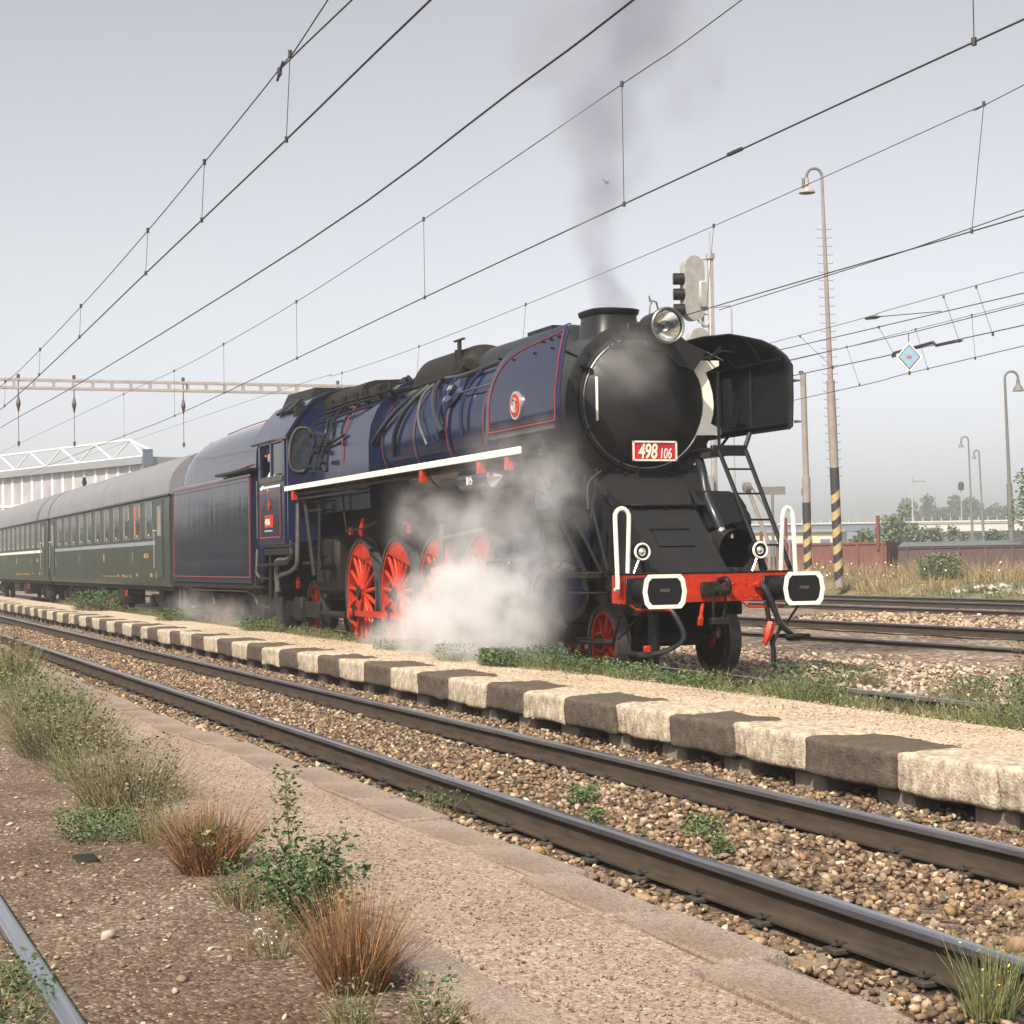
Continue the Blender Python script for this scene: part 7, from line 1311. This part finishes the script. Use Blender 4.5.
# unseen wood added behind the camera to darken the reflection in the tender paint
rng = np.random.default_rng(9); Pw = []
for i in range(300):
    x = rng.uniform(-300, 25); y = -31 - rng.uniform(0, 9); h = rng.uniform(4.6, 7.6) * (0.85 + 0.25 * math.sin(x * 0.11)); m_ = 130; d = rng.normal(0, 1, (m_, 3)); d /= np.linalg.norm(d, axis=1)[:, None]; Pw.append(np.array((x, y, h * 0.45)) + d * np.array((2.4, 2.4, h * 0.55)) * rng.uniform(0.5, 1.05, (m_, 1)))
V, Fq, T_ = leaves(np.concatenate(Pw), 1.1, rng, asp=0.9); tag(bulk('unseen_wood', V, Fq, M['treeleaf'], T_), kind='stuff')

# small things
tag(MB().rbox(8.62, 8.86, -8.36, -8.24, -0.12, -0.085, 0.01).build('flat_stone', M['grime'], None, at=(8.7, -8.3, -0.1)), 'flat dark slab lying on the stony dirt by the weeds', 'stone')
bx, by, bz = -4.12, 0.68, 6.6
bd = MB().lathe([(-0.06, 0.0), (-0.04, 0.018), (0, 0.026), (0.04, 0.015), (0.07, 0.004)], (bx, by, bz), 'x', 10).add([(bx, by, bz), (bx - 0.03, by, bz), (bx - 0.05, by - 0.05, bz + 0.045), (bx + 0.0, by - 0.05, bz + 0.05), (bx - 0.05, by + 0.06, bz + 0.03), (bx, by + 0.06, bz + 0.035)], [(0, 1, 2, 3), (0, 1, 4, 5)]).build('bird', M['yblack'], None, at=(bx, by, bz))
tag(bd, 'small dark bird flying in front of the smoke', 'bird')

# ================================================================== STEAM, SMOKE, HAZE
def cloud(name, label, blobs, dens, col, scale, seed, thr=(0.42, 0.68), bbox=None, aniso=0.2, soft=1.0):
    """blobs: (x, y, z, rx, ry, rz, weight). Density is the sum of soft blobs broken up by noise."""
    if bbox is None:
        bbox = [min(b[i] - b[i + 3] for b in blobs) for i in range(3)] + [max(b[i] + b[i + 3] for b in blobs) for i in range(3)]
    o = MB().box(bbox[0], bbox[3], bbox[1], bbox[4], bbox[2], bbox[5]).build(name, None, None) if False else None
    me = bpy.data.meshes.new(name); mb = MB().box(bbox[0], bbox[3], bbox[1], bbox[4], bbox[2], bbox[5]); me.from_pydata(mb.v, [], mb.f)
    bm = bmesh.new(); bm.from_mesh(me); bmesh.ops.recalc_face_normals(bm, faces=bm.faces); bm.to_mesh(me); bm.free()
    o = bpy.data.objects.new(name, me); scene.collection.objects.link(o); tag(o, label, None, None, 'stuff')
    m = bpy.data.materials.new(name + '_volume'); m.use_nodes = True; N, Lk = nodes(m); N.clear()
    out = N.new('ShaderNodeOutputMaterial'); pv_ = N.new('ShaderNodeVolumePrincipled'); Lk.new(pv_.outputs[0], out.inputs['Volume'])
    pv_.inputs['Color'].default_value = (*col, 1); pv_.inputs['Anisotropy'].default_value = aniso
    tc = N.new('ShaderNodeTexCoord')
    wn = N.new('ShaderNodeTexNoise'); wn.inputs['Scale'].default_value = scale * 0.6; wn.inputs['Detail'].default_value = 2; Lk.new(tc.outputs['Object'], wn.inputs['Vector'])
    wm = N.new('ShaderNodeVectorMath'); wm.operation = 'MULTIPLY_ADD'; Lk.new(wn.outputs['Color'], wm.inputs[0]); wm.inputs[1].default_value = (soft, soft * 0.5, soft); Lk.new(tc.outputs['Object'], wm.inputs[2])
    sh = N.new('ShaderNodeVectorMath'); sh.operation = 'SUBTRACT'; Lk.new(wm.outputs[0], sh.inputs[0]); sh.inputs[1].default_value = (soft * .5, soft * .25, soft * .5)
    tot = None
    for b in blobs:
        s = N.new('ShaderNodeVectorMath'); s.operation = 'SUBTRACT'; Lk.new(sh.outputs[0], s.inputs[0]); s.inputs[1].default_value = b[:3]
        dv = N.new('ShaderNodeVectorMath'); dv.operation = 'DIVIDE'; Lk.new(s.outputs[0], dv.inputs[0]); dv.inputs[1].default_value = b[3:6]
        ln_ = N.new('ShaderNodeVectorMath'); ln_.operation = 'LENGTH'; Lk.new(dv.outputs[0], ln_.inputs[0])
        mr = N.new('ShaderNodeMapRange'); mr.interpolation_type = 'SMOOTHSTEP'; mr.inputs[1].default_value = 1.0; mr.inputs[2].default_value = 0.12; mr.inputs[3].default_value = 0; mr.inputs[4].default_value = b[6]; Lk.new(ln_.outputs['Value'], mr.inputs[0])
        if tot is None: tot = mr.outputs[0]
        else: ad = N.new('ShaderNodeMath'); ad.operation = 'ADD'; Lk.new(tot, ad.inputs[0]); Lk.new(mr.outputs[0], ad.inputs[1]); tot = ad.outputs[0]
    nz = N.new('ShaderNodeTexNoise'); nz.inputs['Scale'].default_value = scale; nz.inputs['Detail'].default_value = 5; nz.inputs['Roughness'].default_value = 0.6; Lk.new(tc.outputs['Object'], nz.inputs['Vector'])
    nr_ = N.new('ShaderNodeMapRange'); nr_.inputs[1].default_value = thr[0]; nr_.inputs[2].default_value = thr[1]; nr_.inputs[3].default_value = 0.10; nr_.inputs[4].default_value = 1.0; Lk.new(nz.outputs['Fac'], nr_.inputs[0])
    mu = N.new('ShaderNodeMath'); mu.operation = 'MULTIPLY'; Lk.new(tot, mu.inputs[0]); Lk.new(nr_.outputs[0], mu.inputs[1])
    m2 = N.new('ShaderNodeMath'); m2.operation = 'MULTIPLY'; Lk.new(mu.outputs[0], m2.inputs[0]); m2.inputs[1].default_value = dens; Lk.new(m2.outputs[0], pv_.inputs['Density'])
    me.materials.append(m); return o
cloud('steam_cloud', 'white steam billowing from the cylinder beside the driving wheels',
      [(-2.6, -1.8, 0.72, 1.7, 0.9, 0.95, 1.0), (-4.4, -1.75, 0.60, 1.5, 0.85, 0.80, 0.85), (-1.4, -1.75, 1.0, 1.2, 0.7, 1.2, 0.30), (-3.4, -1.7, 1.35, 2.0, 0.7, 1.1, 0.30), (-6.4, -1.7, 0.32, 1.1, 0.7, 0.38, 0.45), (-5.4, -1.65, 2.0, 1.7, 0.5, 0.7, 0.14), (-0.9, -1.7, 2.3, 1.2, 0.6, 1.0, 0.17), (-2.2, -1.8, 2.3, 1.3, 0.6, 1.0, 0.17)],
      4.2, (0.93, 0.92, 0.93), 2.2, 1, (0.43, 0.62), (-8.2, -2.75, 0.17, 0.2, -1.0, 3.6), 0.0, 0.95)
cloud('steam_wisp', 'thin steam leaking around the tender wheels and cab steps', [(-20.8, -1.75, 0.5, 2.6, 0.5, 0.5, 0.9), (-17.6, -1.7, 0.4, 2.0, 0.5, 0.45, 1.0), (-14.9, -1.6, 0.5, 1.6, 0.4, 0.5, 0.35)], 0.6, (0.8, 0.78, 0.78), 2.0, 2, (0.40, 0.65), (-24, -2.3, 0.17, -13, -1.2, 1.2), 0.1, 0.4)
cloud('front_steam', 'thin steam drifting across the smokebox door', [(-0.9, -0.5, 3.75, 0.55, 0.6, 0.6, 1.0)], 0.9, (0.9, 0.88, 0.87), 2.2, 6, (0.35, 0.65), (-1.37, -1.2, 3.0, -0.3, 0.3, 4.5), 0.1, 0.2)
cloud('chimney_smoke', 'pale violet smoke rising from the chimney into the sky',
      [(-2.66, 0.0, 4.95, 0.30, 0.30, 0.60, 2.6), (-2.7, 0.0, 5.7, 0.55, 0.5, 0.9, 0.75), (-2.8, 0.1, 6.6, 0.95, 0.6, 1.1, 0.62), (-3.5, 0.2, 7.5, 1.2, 0.7, 1.0, 0.60), (-2.6, 0.2, 8.4, 1.6, 0.8, 1.1, 0.62), (-1.3, 0.2, 8.3, 0.9, 0.6, 0.8, 0.6), (-0.7, 0.2, 7.3, 0.65, 0.5, 0.9, 0.65), (-4.8, 0.2, 8.7, 1.5, 0.8, 1.0, 0.45), (-1.6, 0.2, 9.4, 2.8, 0.9, 0.9, 0.6)],
      2.7, (0.60, 0.62, 0.73), 1.15, 3, (0.38, 0.60), (-6.8, -1.1, 4.64, 1.0, 1.3, 10.3), 0.3, 1.1)
hz = MB().box(-520, 60, -80, 380, -1.8, 30)
me = bpy.data.meshes.new('haze'); me.from_pydata(hz.v, [], hz.f); bm = bmesh.new(); bm.from_mesh(me); bmesh.ops.recalc_face_normals(bm, faces=bm.faces); bm.to_mesh(me); bm.free()
ho = bpy.data.objects.new('haze', me); scene.collection.objects.link(ho); tag(ho, 'pale summer haze over the whole yard', None, None, 'stuff')
m = bpy.data.materials.new('haze_volume'); m.use_nodes = True; N, Lk = nodes(m); N.clear(); out = N.new('ShaderNodeOutputMaterial'); pv_ = N.new('ShaderNodeVolumePrincipled'); Lk.new(pv_.outputs[0], out.inputs['Volume'])
pv_.inputs['Color'].default_value = (0.90, 0.94, 1.0, 1); pv_.inputs['Density'].default_value = 0.0010; pv_.inputs['Anisotropy'].default_value = 0.3
me.materials.append(m)
